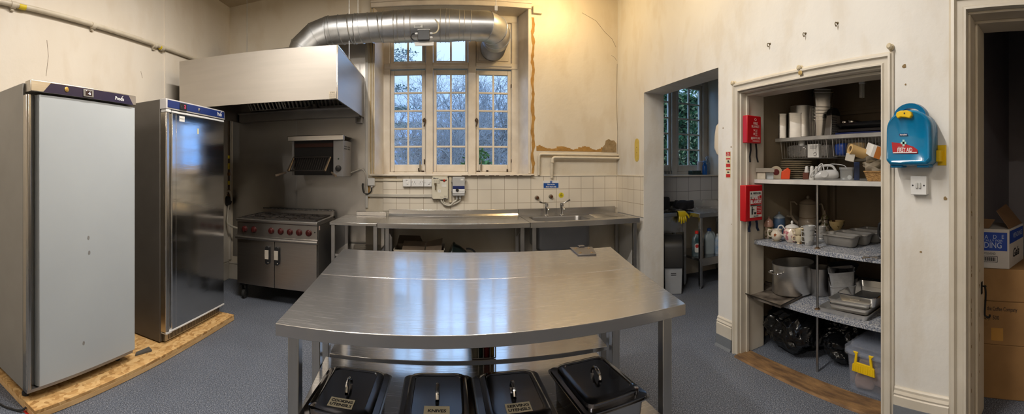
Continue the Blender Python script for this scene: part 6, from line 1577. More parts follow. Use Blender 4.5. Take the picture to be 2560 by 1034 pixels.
for px, r, w_ in ((2112, 3.55, .055), (2130, 3.6, .095)):
    c = G(px, r, S1); t = thing('cake_tin', 'small round tin behind the grater, %s' % ('nearer the grater' if px < 2120 else 'wider and further right'), 'tin', c)
    b = MB(); pot_lathe(b, w_, .155 if px < 2120 else .16); b.build('body', pan_st, t, smooth=40)
rzs = -(2140 - CX) / F
bl_board = mat('blue_board', '#20306e', 0.5)
c = P(2130, 333, x=2.72); c = Vector((2.74, 1.58, S1)); tag(MB().cbox((0, 0, .009), (.26, .40, .017), M=Matrix.Translation(c) @ Matrix.Rotation(R(4), 4, 'Z')).build('blue_board', bl_board, bevel=.004), 'flat blue chopping board at the bottom of the dark trays on the top shelf', 'chopping board')
drk = mat('black_tray', '#1a1614', 0.3, color2='#241d19', scale=12)
tag(MB().cbox((0, 0, .032), (.27, .40, .026), M=Matrix.Translation((2.75, 1.56, S1)) @ Matrix.Rotation(R(2), 4, 'Z')).build('dark_baking_tray', drk, bevel=.006), 'dark brown baking tray lying on the blue board', 'tray')
b = MB(); m_ = Matrix.Translation((2.75, 1.55, S1 + .05)) @ Matrix.Rotation(R(-3), 4, 'Z')
i_ = rr(.24, .40, .03); o_ = rr(.30, .47, .03)
b.loft([[Vector((x, y, z)) for x, y in pp] for pp, z in ((i_, 0.0), (o_, .038), (o_, .042), (i_, .006))], M=m_); tag(b.build('black_roasting_tray', mat('black_gloss_tray', '#0d0d0f', 0.2), smooth=40), 'black flared tray on top of the dark baking tray', 'tray')
tag(MB().cbox((0, 0, 0), (.10, .16, .07), M=Matrix.Translation((2.64, 1.265, S1 + .0355))).build('black_gadget', mat('black_gadget', '#131417', 0.4), bevel=.008), 'black boxy gadget at the right end of the top shelf', 'appliance')
# lamp in the cupboard (unlit)
c = P(2155, 215, x=2.66)
t = thing('compact_fluorescent_lamp', 'unlit compact fluorescent lamp hanging inside the top of the cupboard', 'lamp', (c.x, c.y, c.z - .05))
b = MB(); b.lathe([(.012, .105), (.024, .10), (.026, .07), (.02, .065)], n=16); b.tube([(0, 0, .10), (0, 0, 2.25 - c.z + .05)], .006, 6); b.build('lamp_holder', white, t)
b = MB()
for k in range(4): a = k * math.pi / 2 + .5; b.tube([(.013 * math.cos(a), .013 * math.sin(a), .068), (.013 * math.cos(a), .013 * math.sin(a), -.04)], .0065, 8)
b.build('tubes', mat('unlit_tube', '#c9c7c0', 0.3), t)

# ---------------- wire baskets under the top shelf, with what they hold
wire_w = mat('white_wire', '#a8a4a0', 0.35, 0.4)
def wire_basket(label, x0, x1, y0, y1, z0, z1):
    t = thing('wire_basket', label, 'basket', ((x0 + x1) / 2, (y0 + y1) / 2, z0))
    b = MB()
    n = int((y1 - y0) / .028)
    for i in range(n + 1):
        y = y0 + (y1 - y0) * i / n; b.tube([(x0, y, z1 - .03), (x0 + .01, y, z0), (x1, y, z0), (x1, y, z1 - .03)], .0016, 5)
    for x in (x0 + .02, (x0 + x1) / 2, x1 - .02): b.tube([(x, y0, z0), (x, y1, z0)], .0016, 5)
    b.build('wires', wire_w, t, w=True)
    b = MB(); b.tube([(x0, y0, z1 - .03), (x0, y1, z1 - .03), (x1, y1, z1 - .03), (x1, y0, z1 - .03)], .003, 6, closed=True); b.build('rim', wire_w, t, w=True)
    for y in (y0, y1): b = MB(); b.tube([(x0 + .01, y, z0), (x0 - .012, y, z1 - .03), (x0 - .014, y, z1), (x1, y, z1)], .0035, 6); b.build('hanging_arm', wire_w, t, w=True)
    return t
bz = S1 - .03
wire_basket('left wire basket slung under the top shelf, full of packets', 2.585, 2.86, 1.84, 2.32, bz - .145, bz + .031)
wire_basket('right wire basket slung under the top shelf, holding blue and brown bags', 2.585, 2.86, 1.20, 1.78, bz - .135, bz + .031)
clear_bag = glassy('clear_bag', (0.9, 0.9, 0.9), 0.10, 0.15, 0.55, '#a19d98')
def pillow(name, label, c, d, m, cat='packet', rz=0.0, seed=1, amp=.012, kind=None):
    """soft packet: rounded box with crumples"""
    bm_ = bmesh.new(); bmesh.ops.create_cube(bm_, size=1.0); bmesh.ops.subdivide_edges(bm_, edges=bm_.edges[:], cuts=5, use_grid_fill=True)
    vs = []; 
    bm_.verts.ensure_lookup_table(); bm_.faces.ensure_lookup_table()
    for v in bm_.verts:
        p = v.co.copy(); q_ = Vector((p.x * 2, p.y * 2, p.z * 2)); l = (abs(q_.x) ** 4 + abs(q_.y) ** 4 + abs(q_.z) ** 4) ** .25
        s_ = 1 / max(l, 1e-6); p = p * (0.35 + 0.65 * s_) if l > 1 else p
        w_ = Vector((p.x * d[0], p.y * d[1], p.z * d[2])); nz_ = noise.noise_vector(w_ * 14 + Vector((seed * 3.1, seed, 0)))
        vs.append(w_ + nz_ * amp + Vector((0, 0, d[2] / 2)))
    mn = min(v.z for v in vs); vs = [v - Vector((0, 0, mn - .0005)) for v in vs]
    fs = [tuple(v.index for v in f.verts) for f in bm_.faces]; bm_.free()
    b = MB(); b.add(vs, fs, Matrix.Translation(Vector(c)) @ Matrix.Rotation(rz, 4, 'Z')); o = b.build(name, m, smooth=70)
    return tag(o, label, cat)
bzf = bz - .143
pillow('clear_packet', 'clear plastic packet in the left end of the left wire basket', (2.68, 2.18, bzf), (.15, .22, .115), clear_bag, seed=2)
b = MB(); b.cbox((0, 0, .056), (.05, .105, .11)); o = b.build('leaflet_box', paper, None, bevel=.002); o.location += Vector((2.615, 1.985, bzf)); o.rotation_euler = (0, 0, R(8)); tag(o, 'white printed carton standing in the left wire basket', 'box')
ORG[o.name] = Vector((0, 0, 0))
b = MB(); b.tube(arc((-.0255, -.018, -.03 + .056), (0, 1, 0), (0, 0, 1), .013, 0, 330, 14), .0022, 5)
for k in range(5): b.box((-.0256, -.045 + .004 * k, .095 - .006 * k), (-.0251, .03, .0965 - .006 * k))
k_ = b.build('printing', ink, o, smooth=0)
pillow('clear_packet', 'grey translucent packet beside the white carton in the left wire basket', (2.70, 1.90, bzf), (.16, .10, .10), clear_bag, seed=5)
pillow('white_scoop', 'small round white scoop head sticking out of the left wire basket', (2.62, 2.13, bzf + .10), (.02, .055, .05), white, 'scoop', seed=7, amp=.002)
c = P(2092, 367, x=2.66)
paper_br = mat('brown_paper_bags', '#b39a72', 0.8, color2='#7d6744', scale=30, stretch=(1, 1, 14))
pillow('brown_paper_bags', 'bundle of brown paper bags in the right wire basket', (2.69, 1.60, bz - .133), (.17, .16, .105), paper_br, 'bag', seed=9, amp=.006)
pillow('blue_packet', 'bright blue packet left of the brown paper bags', (2.66, 1.73, bz - .133), (.14, .09, .10), mat('blue_packet', '#24479a', 0.4, color2='#1b3678', scale=25), 'packet', seed=11, amp=.005)

# ---------------- second shelf
plate_m = mat('cream_crockery', '#b5a992', 0.3)
c = G(1990, 3.36, S2)
for k in range(9):
    z = S2 + .0005 + k * .0165; r_ = .132 if k > 2 else .10
    b = MB(); b.lathe([(r_ * .55, 0), (r_ * .6, .003), (r_, .011), (r_ + .002, .014), (r_ * .98, .0155), (r_ * .58, .006), (0.0001, .005)], (c.x, c.y, z), 30)
    tag(b.build('dinner_plate', plate_m, smooth=50), ('small cream plate' if k <= 2 else 'cream dinner plate') + ', ' + ('bottom', 'second from the bottom', 'third from the bottom', 'fourth from the bottom', 'fifth from the bottom', 'sixth from the bottom', 'third from the top', 'second from the top', 'topmost')[k] + ' of the plate stack', 'plate', 'plates stacked on the second shelf')
crisp = mat('cream_card', '#c2b9ab', 0.7, color2='#b0a796', scale=20)
def cboxw(name, label, px0, px1, py0, py1, r, dpt, m, cat='box', z=None, turn=0.0, bevel=.002):
    """box standing with its front seen between those pixels"""
    pc = (px0 + px1) / 2; w_ = (px1 - px0) * r / F; z0 = P(0, py1, r=r).z if z is None else z; h_ = P(0, py0, r=r).z - z0
    a = -(pc - CX) / F + turn; d_ = Vector((math.sin(-a + turn), math.cos(-a + turn), 0)); c_ = G(pc, r) + Vector((math.sin((pc - CX) / F), math.cos((pc - CX) / F), 0)) * dpt / 2
    b = MB(); b.cbox((0, 0, h_ / 2), (w_, dpt, h_), M=Matrix.Translation((c_.x, c_.y, z0 + .0006)) @ Matrix.Rotation(a, 4, 'Z'))
    return tag(b.build(name, m, bevel=bevel), label, cat)
cboxw('cardboard_tray', 'small white carton at the left end of the second shelf', 1893, 1914, 431, 444.5, 3.14, .07, crisp, z=S2)
cboxw('plastic_tub', 'small pale plastic tub beside the white carton on the second shelf', 1915, 1934, 431, 444.5, 3.16, .07, mat('milky_plastic', '#a9aeb0', 0.3), 'tub', z=S2)
cboxw('card_packet', 'flat grey carton lying on the little boxes on the second shelf', 1889, 1936, 420, 429, 3.13, .06, mat('grey_card', '#8f867a', 0.7), z=P(0, 430.5, r=3.14).z)
c = G(1940, 3.3, S2); t = thing('tape_roll', 'white tape dispenser with dark red core behind the little boxes', 'tape', (c.x, c.y, S2 + .0005), R(-40))
b = MB(); b.lathe([(.026, -.012), (.05, -.012), (.05, .012), (.026, .012), (.026, -.012)], (0, 0, .055), 24, 'Y'); b.box((-.06, -.014, 0), (.06, .014, .03)); b.build('roll', mat('cream_tape', '#bfb29a', 0.5), t)
b = MB(); b.lathe([(.026, -.014), (.026, .014)], (0, 0, .055), 20, 'Y'); b.build('core', mat('maroon_core', '#5e1a18', 0.5), t)
c = G(1963, 3.2, S2); t = thing('orange_scraper', 'bright orange plastic holder in front of the plates', 'holder', (c.x, c.y, S2 + .0005), R(-45))
b = MB(); b.prism([(-.035, -.025, 0), (.035, -.025, 0), (.042, -.025, .07), (.02, -.025, .092), (-.03, -.025, .06)], (0, .05, 0)); b.build('body', mat('orange_plastic', '#d2451c', 0.35), t, bevel=.004)
def shaker(px, py0, r, z, label, w_=.021):
    c = G(px, r, z); h_ = P(0, py0, r=r).z - z
    t = thing('salt_shaker', label, 'shaker', (c.x, c.y, z + .0005), 0, 'white shakers on the second shelf')
    b = MB(); b.lathe([(w_ * .95, 0), (w_, .005), (w_ * .72, h_ * .6), (w_ * .68, h_ * .85), (w_ * .5, h_ * .97), (.0001, h_)], n=20); b.build('body', mat('white_ceramic', '#c9c7c3', 0.25), t, smooth=60)
cboxw('brown_block', 'small brown wooden block under a white shaker', 2007, 2022, 431, 443, 3.12, .05, mat('redbrown_wood', '#5d2e1d', 0.5), 'block', z=S2)
shaker(2017, 415, 3.14, P(0, 431, r=3.12).z, 'white shaker standing on the small brown block', .020)
shaker(2030, 414.5, 3.0, S2, 'tall white shaker at the front of the second shelf', .023)
shaker(2041, 415, 3.25, S2, 'white shaker half hidden behind the tall front one', .020)
shaker(2051, 415, 3.35, S2, 'white shaker furthest back behind the hand mixer', .020)
# hand mixer with cable
wh_g = mat('white_gloss_plastic', '#bdbdbd', 0.22)
c = G(2067, 2.90, S2); t = thing('hand_mixer', 'white electric hand mixer with looped cable on the second shelf', 'mixer', (c.x, c.y, S2 + .0005), R(-52))
b = MB(); b.loft([[Vector((x, .034 * s_ * math.cos(a), .036 + dz_ + .034 * s_ * math.sin(a))) for a in [2 * math.pi * j / 14 for j in range(14)]] for x, s_, dz_ in ((-.09, .25, -.012), (-.082, .6, -.008), (-.05, .9, .0), (.0, 1.05, .004), (.05, 1.0, .006), (.08, .75, .004), (.09, .3, 0))]); b.build('body', wh_g, t, smooth=60)
b = MB(); b.tube(smoothpath([(-.055, 0, .066), (-.05, 0, .092), (-.01, 0, .105), (.04, 0, .10), (.07, 0, .06)]), [.009] * 25, 8); b.build('handle', wh_g, t)
b = MB(); b.tube(smoothpath([(-.085, 0, .04), (-.115, -.01, .02), (-.11, -.03, .05), (-.07, -.03, .09), (-.045, -.02, .115), (-.03, -.02, .11), (-.02, -.035, .06)]), .0045, 7); b.tube(smoothpath([(.0, .03, .06), (.02, .05, .11), (.07, .05, .115), (.13, .04, .105), (.15, .03, .08)]), .0035, 7); b.build('power_cable', wh_g, t)
b = MB(); b.lathe([(.026, 0), (.026, .006), (.014, .02), (.008, .03)], (-.02, -.042, .045), 14, 'Y'); b.build('plug', wh_g, t)
clear_tub = glassy('clear_tub_plastic', (0.92, 0.94, 0.95), 0.12, 0.1, 0.32, '#a9adaf')
c = G(2117, 2.88, S2); t = thing('clear_tub', 'clear plastic tub with clip lid and bottle tops inside, beside the mixer', 'tub', (c.x, c.y, S2 + .0005), R(-58))
b = MB(); b.loft([[Vector((x * s_, y * s_, z)) for x, y in rr(.10, .08, .015)] for z, s_ in ((0.0, .9), (.075, 1.0))]); b.build('tub', clear_tub, t, smooth=40)
b = MB(); b.rrect(.108, .088, .016, .0755, .092); b.build('lid', clear_tub, t, smooth=40)
b = MB(); b.lathe([(.016, 0), (.016, .01), (.0001, .012)], (.02, -.02, .002), 14, '-Y', M=Matrix.Translation((0, -.0, .018))); b.build('bottle_top', white, t)
b = MB(); b.lathe([(.012, 0), (.012, .012), (.0001, .013)], (-.02, 0, .004), 14); b.build('bottle_top', white, t)
cboxw('navy_packet', 'dark navy packet behind the wicker basket on the second shelf', 2135, 2149, 405, 449, 2.86, .06, mat('navy_packet', '#1d2f55', 0.45), 'packet', z=S2)
# wicker basket with napkins
wick = mat('wicker', '#b08a55', 0.7, color2='#7d5c34', scale=60, stretch=(1, 1, 2), bump=0.5, bscale=80)
c = Vector((2.335, 1.215, S2)); t = thing('wicker_basket', 'woven wicker basket at the right front of the second shelf', 'basket', (c.x, c.y, S2 + .0005), R(-75))
b = MB(); lo, hi = rr(.17, .15, .03), rr(.22, .19, .04)
def zig(pp, z, ph): return [Vector((x * (1 + .012 * ((i + ph) % 2)), y * (1 + .012 * ((i + ph) % 2)), z)) for i, (x, y) in enumerate(pp)]
def dens(pp, k=5):
    out = []
    for i in range(len(pp)):
        a, b_ = pp[i], pp[(i + 1) % len(pp)]; d_ = math.dist(a, b_); m_ = max(1, int(d_ / .011))
        out += [(a[0] + (b_[0] - a[0]) * j / m_, a[1] + (b_[1] - a[1]) * j / m_) for j in range(m_)]
    return out
dl = dens(hi)
rings = [[Vector((x * s_ * (1 + .014 * ((i // 2 + int(z * 200)) % 2)), y * s_ * (1 + .014 * ((i // 2 + int(z * 200)) % 2)), z)) for i, (x, y) in enumerate(dl)] for z, s_ in [(k * .0055, .80 + .2 * k / 11) for k in range(12)]]
b.loft(rings, cap1=False); b.build('weave', wick, t, smooth=0)
b = MB(); b.tube([Vector((x, y, .062)) for x, y in hi], .005, 6, closed=True); b.build('rim', wick, t)
nap = mat('white_napkin', '#d9d0bf', 0.8, color2='#cfc5b2', scale=16)
rg = random.Random(5)
for k in range(7):
    b = MB(); pts = []
    nx, ny = 10, 8; w_, d_ = .19 + .02 * rg.random(), .16
    V = []
    for i in range(nx + 1):
        for j in range(ny + 1):
            x = (i / nx - .5) * w_; y = (j / ny - .5) * d_
            V.append(Vector((x, y, .012 * math.sin(i * .9 + k) + .01 * math.cos(j * 1.1 + k * 2) + .10 * max(0, (i / nx - .45)) ** 1.3 + (0.02 if j < 1 else 0))))
    Fs = [(i * (ny + 1) + j, i * (ny + 1) + j + 1, (i + 1) * (ny + 1) + j + 1, (i + 1) * (ny + 1) + j) for i in range(nx) for j in range(ny)]
    n_ = len(V); V += [v + Vector((0, 0, -.004)) for v in V]; Fs += [tuple(q2 + n_ for q2 in reversed(f)) for f in Fs]
    b.add(V, Fs, Matrix.Translation((c.x - .0 + .01 * rg.random(), c.y + .01 * rg.random(), S2 + .058 + k * .0125)) @ Matrix.Rotation(R(-75 + rg.uniform(-10, 10)), 4, 'Z'))
    tag(b.build('paper_napkin', nap, smooth=50), 'white paper napkin, %s of the heap in the wicker basket' % ('bottom', 'second from the bottom', 'third from the bottom', 'middle', 'third from the top', 'second from the top', 'topmost')[k], 'napkin', 'napkins in the wicker basket')
# rolls and boxes above the napkins
roll_m = mat('kraft_roll', '#c0a06c', 0.7)
c = P(2125, 372, r=2.66); t = thing('baking_paper_roll', 'thick roll of brown baking paper poking out over the napkins', 'roll', (c.x, c.y, c.z))
d_ = Vector((.30, -.17, -.10)).normalized(); u = d_.orthogonal().normalized(); w_ = d_.cross(u)
b = MB()
def rg2(o, r_): return [Vector(o) + (u * math.cos(2 * math.pi * j / 24) + w_ * math.sin(2 * math.pi * j / 24)) * r_ for j in range(24)]
b.loft([rg2((0, 0, 0), .021), rg2((0, 0, 0), .036), rg2(d_ * .26, .036), rg2(d_ * .26, .021), rg2((0, 0, 0), .021)], cap0=False, cap1=False); b.build('paper', roll_m, t, smooth=50)
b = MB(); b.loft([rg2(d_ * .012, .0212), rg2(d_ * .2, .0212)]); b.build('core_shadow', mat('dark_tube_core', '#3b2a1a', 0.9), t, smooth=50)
def obx(name, label, c, d3, rot, m, cat='box'):
    b = MB(); b.box((-d3[0] / 2, -d3[1] / 2, -d3[2] / 2), (d3[0] / 2, d3[1] / 2, d3[2] / 2)); o = b.build(name, m, bevel=.002)
    M_ = Matrix.Translation(Vector(c)) @ rot; o.matrix_world = M_ @ Matrix.Translation(o.location); ORG[o.name] = Vector(c)
    return tag(o, label, cat)
c = P(2187, 377, r=2.62); rot = Matrix.Rotation(R(-50), 4, 'Z') @ Matrix.Rotation(R(18), 4, 'Y') @ Matrix.Rotation(R(8), 4, 'X')
o = obx('cling_film_box', 'white and orange film box tilted on the napkins', (c.x, c.y, c.z), (.082, .26, .075), rot, paper)
b = MB(); b.box((-.018, -.1306, 0.0), (.022, -.130, .0755)); b.build('orange_print', mat('orange_print', '#b9702c', 0.6), o, smooth=0)
c = P(2126, 394, r=2.72); obx('white_carton', 'small white carton below the brown roll, left of the napkins', (c.x, c.y, c.z), (.06, .14, .05), Matrix.Rotation(R(-60), 4, 'Z') @ Matrix.Rotation(R(12), 4, 'Y'), mat('white_carton', '#bdb8ae', 0.6))
c = P(2148, 394, r=2.74); tag(MB().lathe([(.018, -.07), (.024, -.07), (.024, .07), (.018, .07)], (c.x, c.y, c.z), 18, 'Y').build('foil_roll', mat('grey_foil_roll', '#7d7566', 0.4, 0.5)), 'thin grey roll under the brown paper roll', 'roll')

# ------------------------------------------------------------------ crockery on the granite shelf
def floral(name, base, dots, dens=18, thr=.62):
    m = bpy.data.materials.new(name); m.use_nodes = True
    nt = m.node_tree; b = nt.nodes['Principled BSDF']; b.inputs['Roughness'].default_value = 0.2
    tc = nt.nodes.new('ShaderNodeTexCoord'); n1 = nt.nodes.new('ShaderNodeTexNoise'); n1.inputs['Scale'].default_value = dens; n1.inputs['Detail'].default_value = 4
    nt.links.new(tc.outputs['Object'], n1.inputs[0])
    r1 = nt.nodes.new('ShaderNodeValToRGB'); e = r1.color_ramp.elements
    e[0].position = thr; e[0].color = (*lin(base), 1); e[1].position = thr + .05; e[1].color = (*lin(dots), 1)
    nt.links.new(n1.outputs['Fac'], r1.inputs[0]); nt.links.new(r1.outputs[0], b.inputs['Base Color'])
    MATS[name] = m
    return m
cer = mat('cream_porcelain', '#c9c0b0', 0.2)
cer_w = mat('white_porcelain', '#c4c2be', 0.2)
rose = floral('rose_pattern', '#cfc4b8', '#a2606a', 32, .55)
fruit = floral('fruit_pattern', '#cdbf9f', '#6d4a2c', 26, .58)
leafy = floral('leaf_pattern', '#a09080', '#5d5a3a', 38, .5)
def hdl(b, x, z0, z1, out, r=.0045): b.tube(smoothpath([(x, 0, z1), (x + out * .8, 0, z1 + .006), (x + out, 0, (z0 + z1) / 2 + .004), (x + out * .7, 0, z0 + .002), (x * .92, 0, z0)]), r, 7)
def on3(px, r): c = G(px, r, S3); return (c.x, c.y, S3 + .0005), -(px - CX) / F
c, a = on3(1922, 3.22); t = thing('ginger_jar', 'patterned jar with pink domed lid at the far left of the crockery', 'jar', c, a)
b = MB(); b.lathe([(.03, 0), (.037, .005), (.039, .06), (.036, .09), (.032, .095)], n=20); b.build('jar', leafy, t, smooth=60)
b = MB(); b.lathe([(.040, .095), (.041, .105), (.034, .135), (.014, .158), (.006, .162), (.009, .17), (.0001, .176)], n=20); b.build('lid', mat('dusty_pink_china', '#9b7768', 0.25), t, smooth=60)
c, a = on3(1948, 3.34); t = thing('blue_jar', 'plain blue lidded jar behind the milk jug', 'jar', c, a)
b = MB(); b.lathe([(.04, 0), (.05, .006), (.052, .12), (.048, .15)], n=24); b.build('jar', mat('slate_blue_china', '#4d6584', 0.25), t, smooth=60)
b = MB(); b.lathe([(.051, .15), (.05, .158), (.02, .178), (.007, .184), (.012, .196), (.0001, .203)], n=24); b.build('lid', mat('pale_blue_china', '#8e98a0', 0.25), t, smooth=60)
c, a = on3(1942, 3.08); t = thing('milk_jug', 'cream milk jug with a leaf motif standing on a small saucer', 'jug', c, a)
b = MB(); b.lathe([(.02, 0), (.036, .004), (.04, .009), (.0001, .007)], n=24); b.build('saucer', cer, t, smooth=60)
b = MB(); b.lathe([(.022, .010), (.038, .024), (.046, .045), (.044, .065), (.034, .082), (.036, .094), (.033, .094), (.031, .082), (.0001, .03)], n=24); b.prism([(.028, -.012, .075), (.05, 0, .104), (.028, .012, .075), (.03, 0, .062)], (0, 0, .006)); b.build('jug', cer, t, smooth=60)
b = MB(); hdl(b, -.04, .04, .085, -.028); b.build('handle', cer, t)
b = MB(); b.lathe([(.012, 0), (.012, .001)], (-.012, -.0435, .055), 7, '-Y'); b.build('leaf_motif', mat('rust_motif', '#8c4a26', 0.4), t, smooth=0)
c, a = on3(1980, 3.05); t = thing('rose_teapot', 'round teapot with pink rose pattern and white lid', 'teapot', c, a)
b = MB(); b.lathe([(.038, 0), (.042, .006), (.058, .03), (.068, .06), (.064, .09), (.05, .108), (.048, .112)], n=28); b.build('pot', rose, t, smooth=60)
b = MB(); b.lathe([(.052, .11), (.054, .113), (.047, .124), (.02, .134), (.007, .138), (.011, .15), (.006, .162), (.0001, .164)], n=28); b.build('lid', cer_w, t, smooth=60)
b = MB(); b.tube([(.054, 0, .05), (.085, 0, .075), (.10, 0, .105)], [.017, .011, .009], 10); b.build('spout', rose, t)
b = MB(); b.tube(smoothpath([(-.056, 0, .10), (-.075, 0, .125), (-.10, 0, .12), (-.105, 0, .09), (-.085, 0, .06), (-.062, 0, .05)]), .0055, 8); b.build('handle', cer_w, t)
def cup(label, px, r, dz, m, r_=.034, h=.058, hs=1, group=None, foot=True, prof=None):
    c, a = on3(px, r); t = thing('tea_cup', label, 'cup', (c[0], c[1], c[2] + dz), a, group)
    b = MB(); b.lathe(prof or [(r_ * .55, 0), (r_ * .6, .003), (r_ * .5, .010), (r_ * .85, .025), (r_, h), (r_ * .95, h), (r_ * .8, .027), (.0001, .012)], n=22); b.build('bowl', m, t, smooth=60)
    b = MB(); hdl(b, hs * r_ * .9, h * .35, h * .8, hs * .02, .003); b.build('handle', m, t)
cup('fruit patterned cup, lower of the pair in front of the teapot', 1998.5, 2.98, 0, fruit, .036, .062, -1, 'stacked fruit cups')
cup('fruit patterned cup, upper of the pair in front of the teapot', 1998.5, 2.98, .052, fruit, .036, .062, -1, 'stacked fruit cups')
greyc = floral('grey_marbled_china', '#a9a9a7', '#8b8c8c', 14, .5)
pr_ = lambda r_, h: [(r_ * .7, 0), (r_ * .75, .004), (r_ * .85, h * .5), (r_, h), (r_ * .95, h), (r_ * .8, h * .5), (.0001, .01)]
for k, nm in enumerate(('bottom', 'middle', 'top')):
    cup('pale grey china cup, %s of three stacked' % nm, 2023, 2.93, k * .036, greyc, .042 if k < 2 else .045, .07, -1, 'stacked grey cups', prof=pr_(.042 if k < 2 else .047, .07))
c, a = on3(2020, 3.55); t = thing('coffee_pot', 'big tall cream coffee pot at the back of the crockery shelf', 'coffee pot', c, a)
oldc = mat('dark_cream_china', '#a49581', 0.25)  # darker cream for the coffee pot and the plain bowl
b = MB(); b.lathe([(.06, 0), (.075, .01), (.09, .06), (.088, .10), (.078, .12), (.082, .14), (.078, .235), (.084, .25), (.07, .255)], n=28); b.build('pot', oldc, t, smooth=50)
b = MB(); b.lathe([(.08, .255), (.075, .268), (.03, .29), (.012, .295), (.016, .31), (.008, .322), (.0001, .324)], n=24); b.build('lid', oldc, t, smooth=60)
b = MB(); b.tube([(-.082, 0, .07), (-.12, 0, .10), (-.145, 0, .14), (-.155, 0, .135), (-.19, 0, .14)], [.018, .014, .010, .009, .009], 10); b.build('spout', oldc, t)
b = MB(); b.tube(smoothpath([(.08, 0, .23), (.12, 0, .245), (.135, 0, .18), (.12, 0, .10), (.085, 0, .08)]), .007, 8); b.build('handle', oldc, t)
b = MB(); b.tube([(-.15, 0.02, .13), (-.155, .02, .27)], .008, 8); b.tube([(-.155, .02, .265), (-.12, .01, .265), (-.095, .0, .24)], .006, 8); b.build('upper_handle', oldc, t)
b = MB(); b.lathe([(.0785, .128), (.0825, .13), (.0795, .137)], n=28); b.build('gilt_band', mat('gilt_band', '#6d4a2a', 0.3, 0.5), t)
c, a = on3(2062, 3.42); t = thing('china_figurine', 'dark patterned china pot with curved handle behind the pole', 'ornament', c, a)
b = MB(); b.lathe([(.03, 0), (.042, .02), (.046, .06), (.03, .10), (.024, .125), (.036, .135), (.03, .15), (.012, .17), (.008, .19), (.0001, .215)], n=20); b.build('body', leafy, t, smooth=60)
b = MB(); b.tube(smoothpath([(-.04, 0, .03), (-.065, 0, .06), (-.055, 0, .105), (-.03, 0, .12)]), .008, 8); b.build('handle', cer, t)
def bowl(label, px, r, r_, h, m, dz=0):
    c, a = on3(px, r); b = MB(); b.lathe([(r_ * .45, 0), (r_ * .5, .006), (r_ * .85, h * .5), (r_, h), (r_ * .96, h), (r_ * .8, h * .5), (.0001, .012)], (c[0], c[1], c[2] + dz), 26)
    return tag(b.build('china_bowl', m, smooth=60), label, 'bowl')
bowl('yellowish patterned bowl standing on another behind the grey trays', 2092, 3.30, .068, .075, floral('yellow_fruit_bowl', '#b39c6c', '#4f3520', 22, .55), .055)
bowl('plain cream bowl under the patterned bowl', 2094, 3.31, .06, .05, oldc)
bowl('small white bowl behind the left end of the grey trays', 2079, 3.10, .045, .07, cer)
for k in range(3): cup('white cup behind the pole, %s of three stacked' % ('bottom', 'middle', 'top')[k], 2053, 3.18, k * .026, cer_w, .04, .05, -1, 'stacked white cups')
# grey cutlery trays, nested side by side
tray_g = mat('grey_plastic_tray', '#85827d', 0.35, color2='#7d7a75')
def cut_tray(label, c, rz, z):
    w_, d_, h_ = .115, .30, .085
    t = thing('cutlery_tray', label, 'tray', (c[0], c[1], z), rz, 'grey cutlery trays')
    b = MB(); lo = rr(w_ - .03, d_ - .04, .03); hi = rr(w_ - .012, d_ - .012, .03); o_ = rr(w_ + .01, d_ + .01, .03)
    b.loft([[Vector((x, y, z_)) for x, y in pp] for pp, z_ in ((rr(w_ - .06, d_ - .06, .02), 0.0), (lo, .012), (hi, h_ - .012), (o_, h_ - .01), (o_, h_), (rr(w_ - .018, d_ - .018, .028), h_), (rr(w_ - .05, d_ - .05, .02), .008))])
    b.build('tray', tray_g, t, smooth=45)
# their long sides run along the wall; the nearest one lies in front
for k, (x, y, nm) in enumerate(((2.42, 1.60, 'nearest the front'), (2.545, 1.565, 'second from the front'), (2.67, 1.53, 'third from the front'), (2.795, 1.50, 'furthest back'))):
    cut_tray('long grey plastic cutlery tray, %s' % nm, (x, y), R(-4), S3 + .0005)
c = Vector((2.40, 1.13, S3 + .0005)); t = thing('coffee_percolator', 'shiny dark steel lidded pot at the right end of the crockery shelf', 'pot', c)
b = MB(); b.lathe([(.085, 0), (.09, .006), (.09, .215), (.086, .22)], n=30); b.build('pot', brushed('blue_black_steel', (0.22, 0.23, 0.27), 0.15, (3, 3, 3)), t, smooth=50)
b = MB(); b.lathe([(.095, .22), (.097, .228), (.06, .25), (.02, .256), (.02, .27), (.0001, .272)], n=30); b.build('lid', black, t, smooth=50)
b = MB(); b.tube(smoothpath([(-.02, .088, .19), (-.02, .13, .185), (-.02, .135, .10), (-.02, .09, .08)]), .009, 8); b.build('handle', black, t)
for k, (px, r, a) in enumerate(((2196, 2.51, 20), (2200, 2.475, -15))):
    c = G(px, r, S3 + .0006); t = thing('table_spoon', 'steel spoon lying on the granite shelf, %s of two at the right' % ('farther', 'nearer')[k], 'spoon', c, R(a + 120))
    b = MB(); b.tube([(0, 0, .004), (.05, 0, .006), (.11, 0, .004)], [.004, .003, .005], 8); b.lathe([(.0001, .001), (.014, .003), (.017, .007), (.015, .007), (.0001, .003)], (-.018, 0, 0), 14, sx=1.4); b.build('spoon', chrome, t)

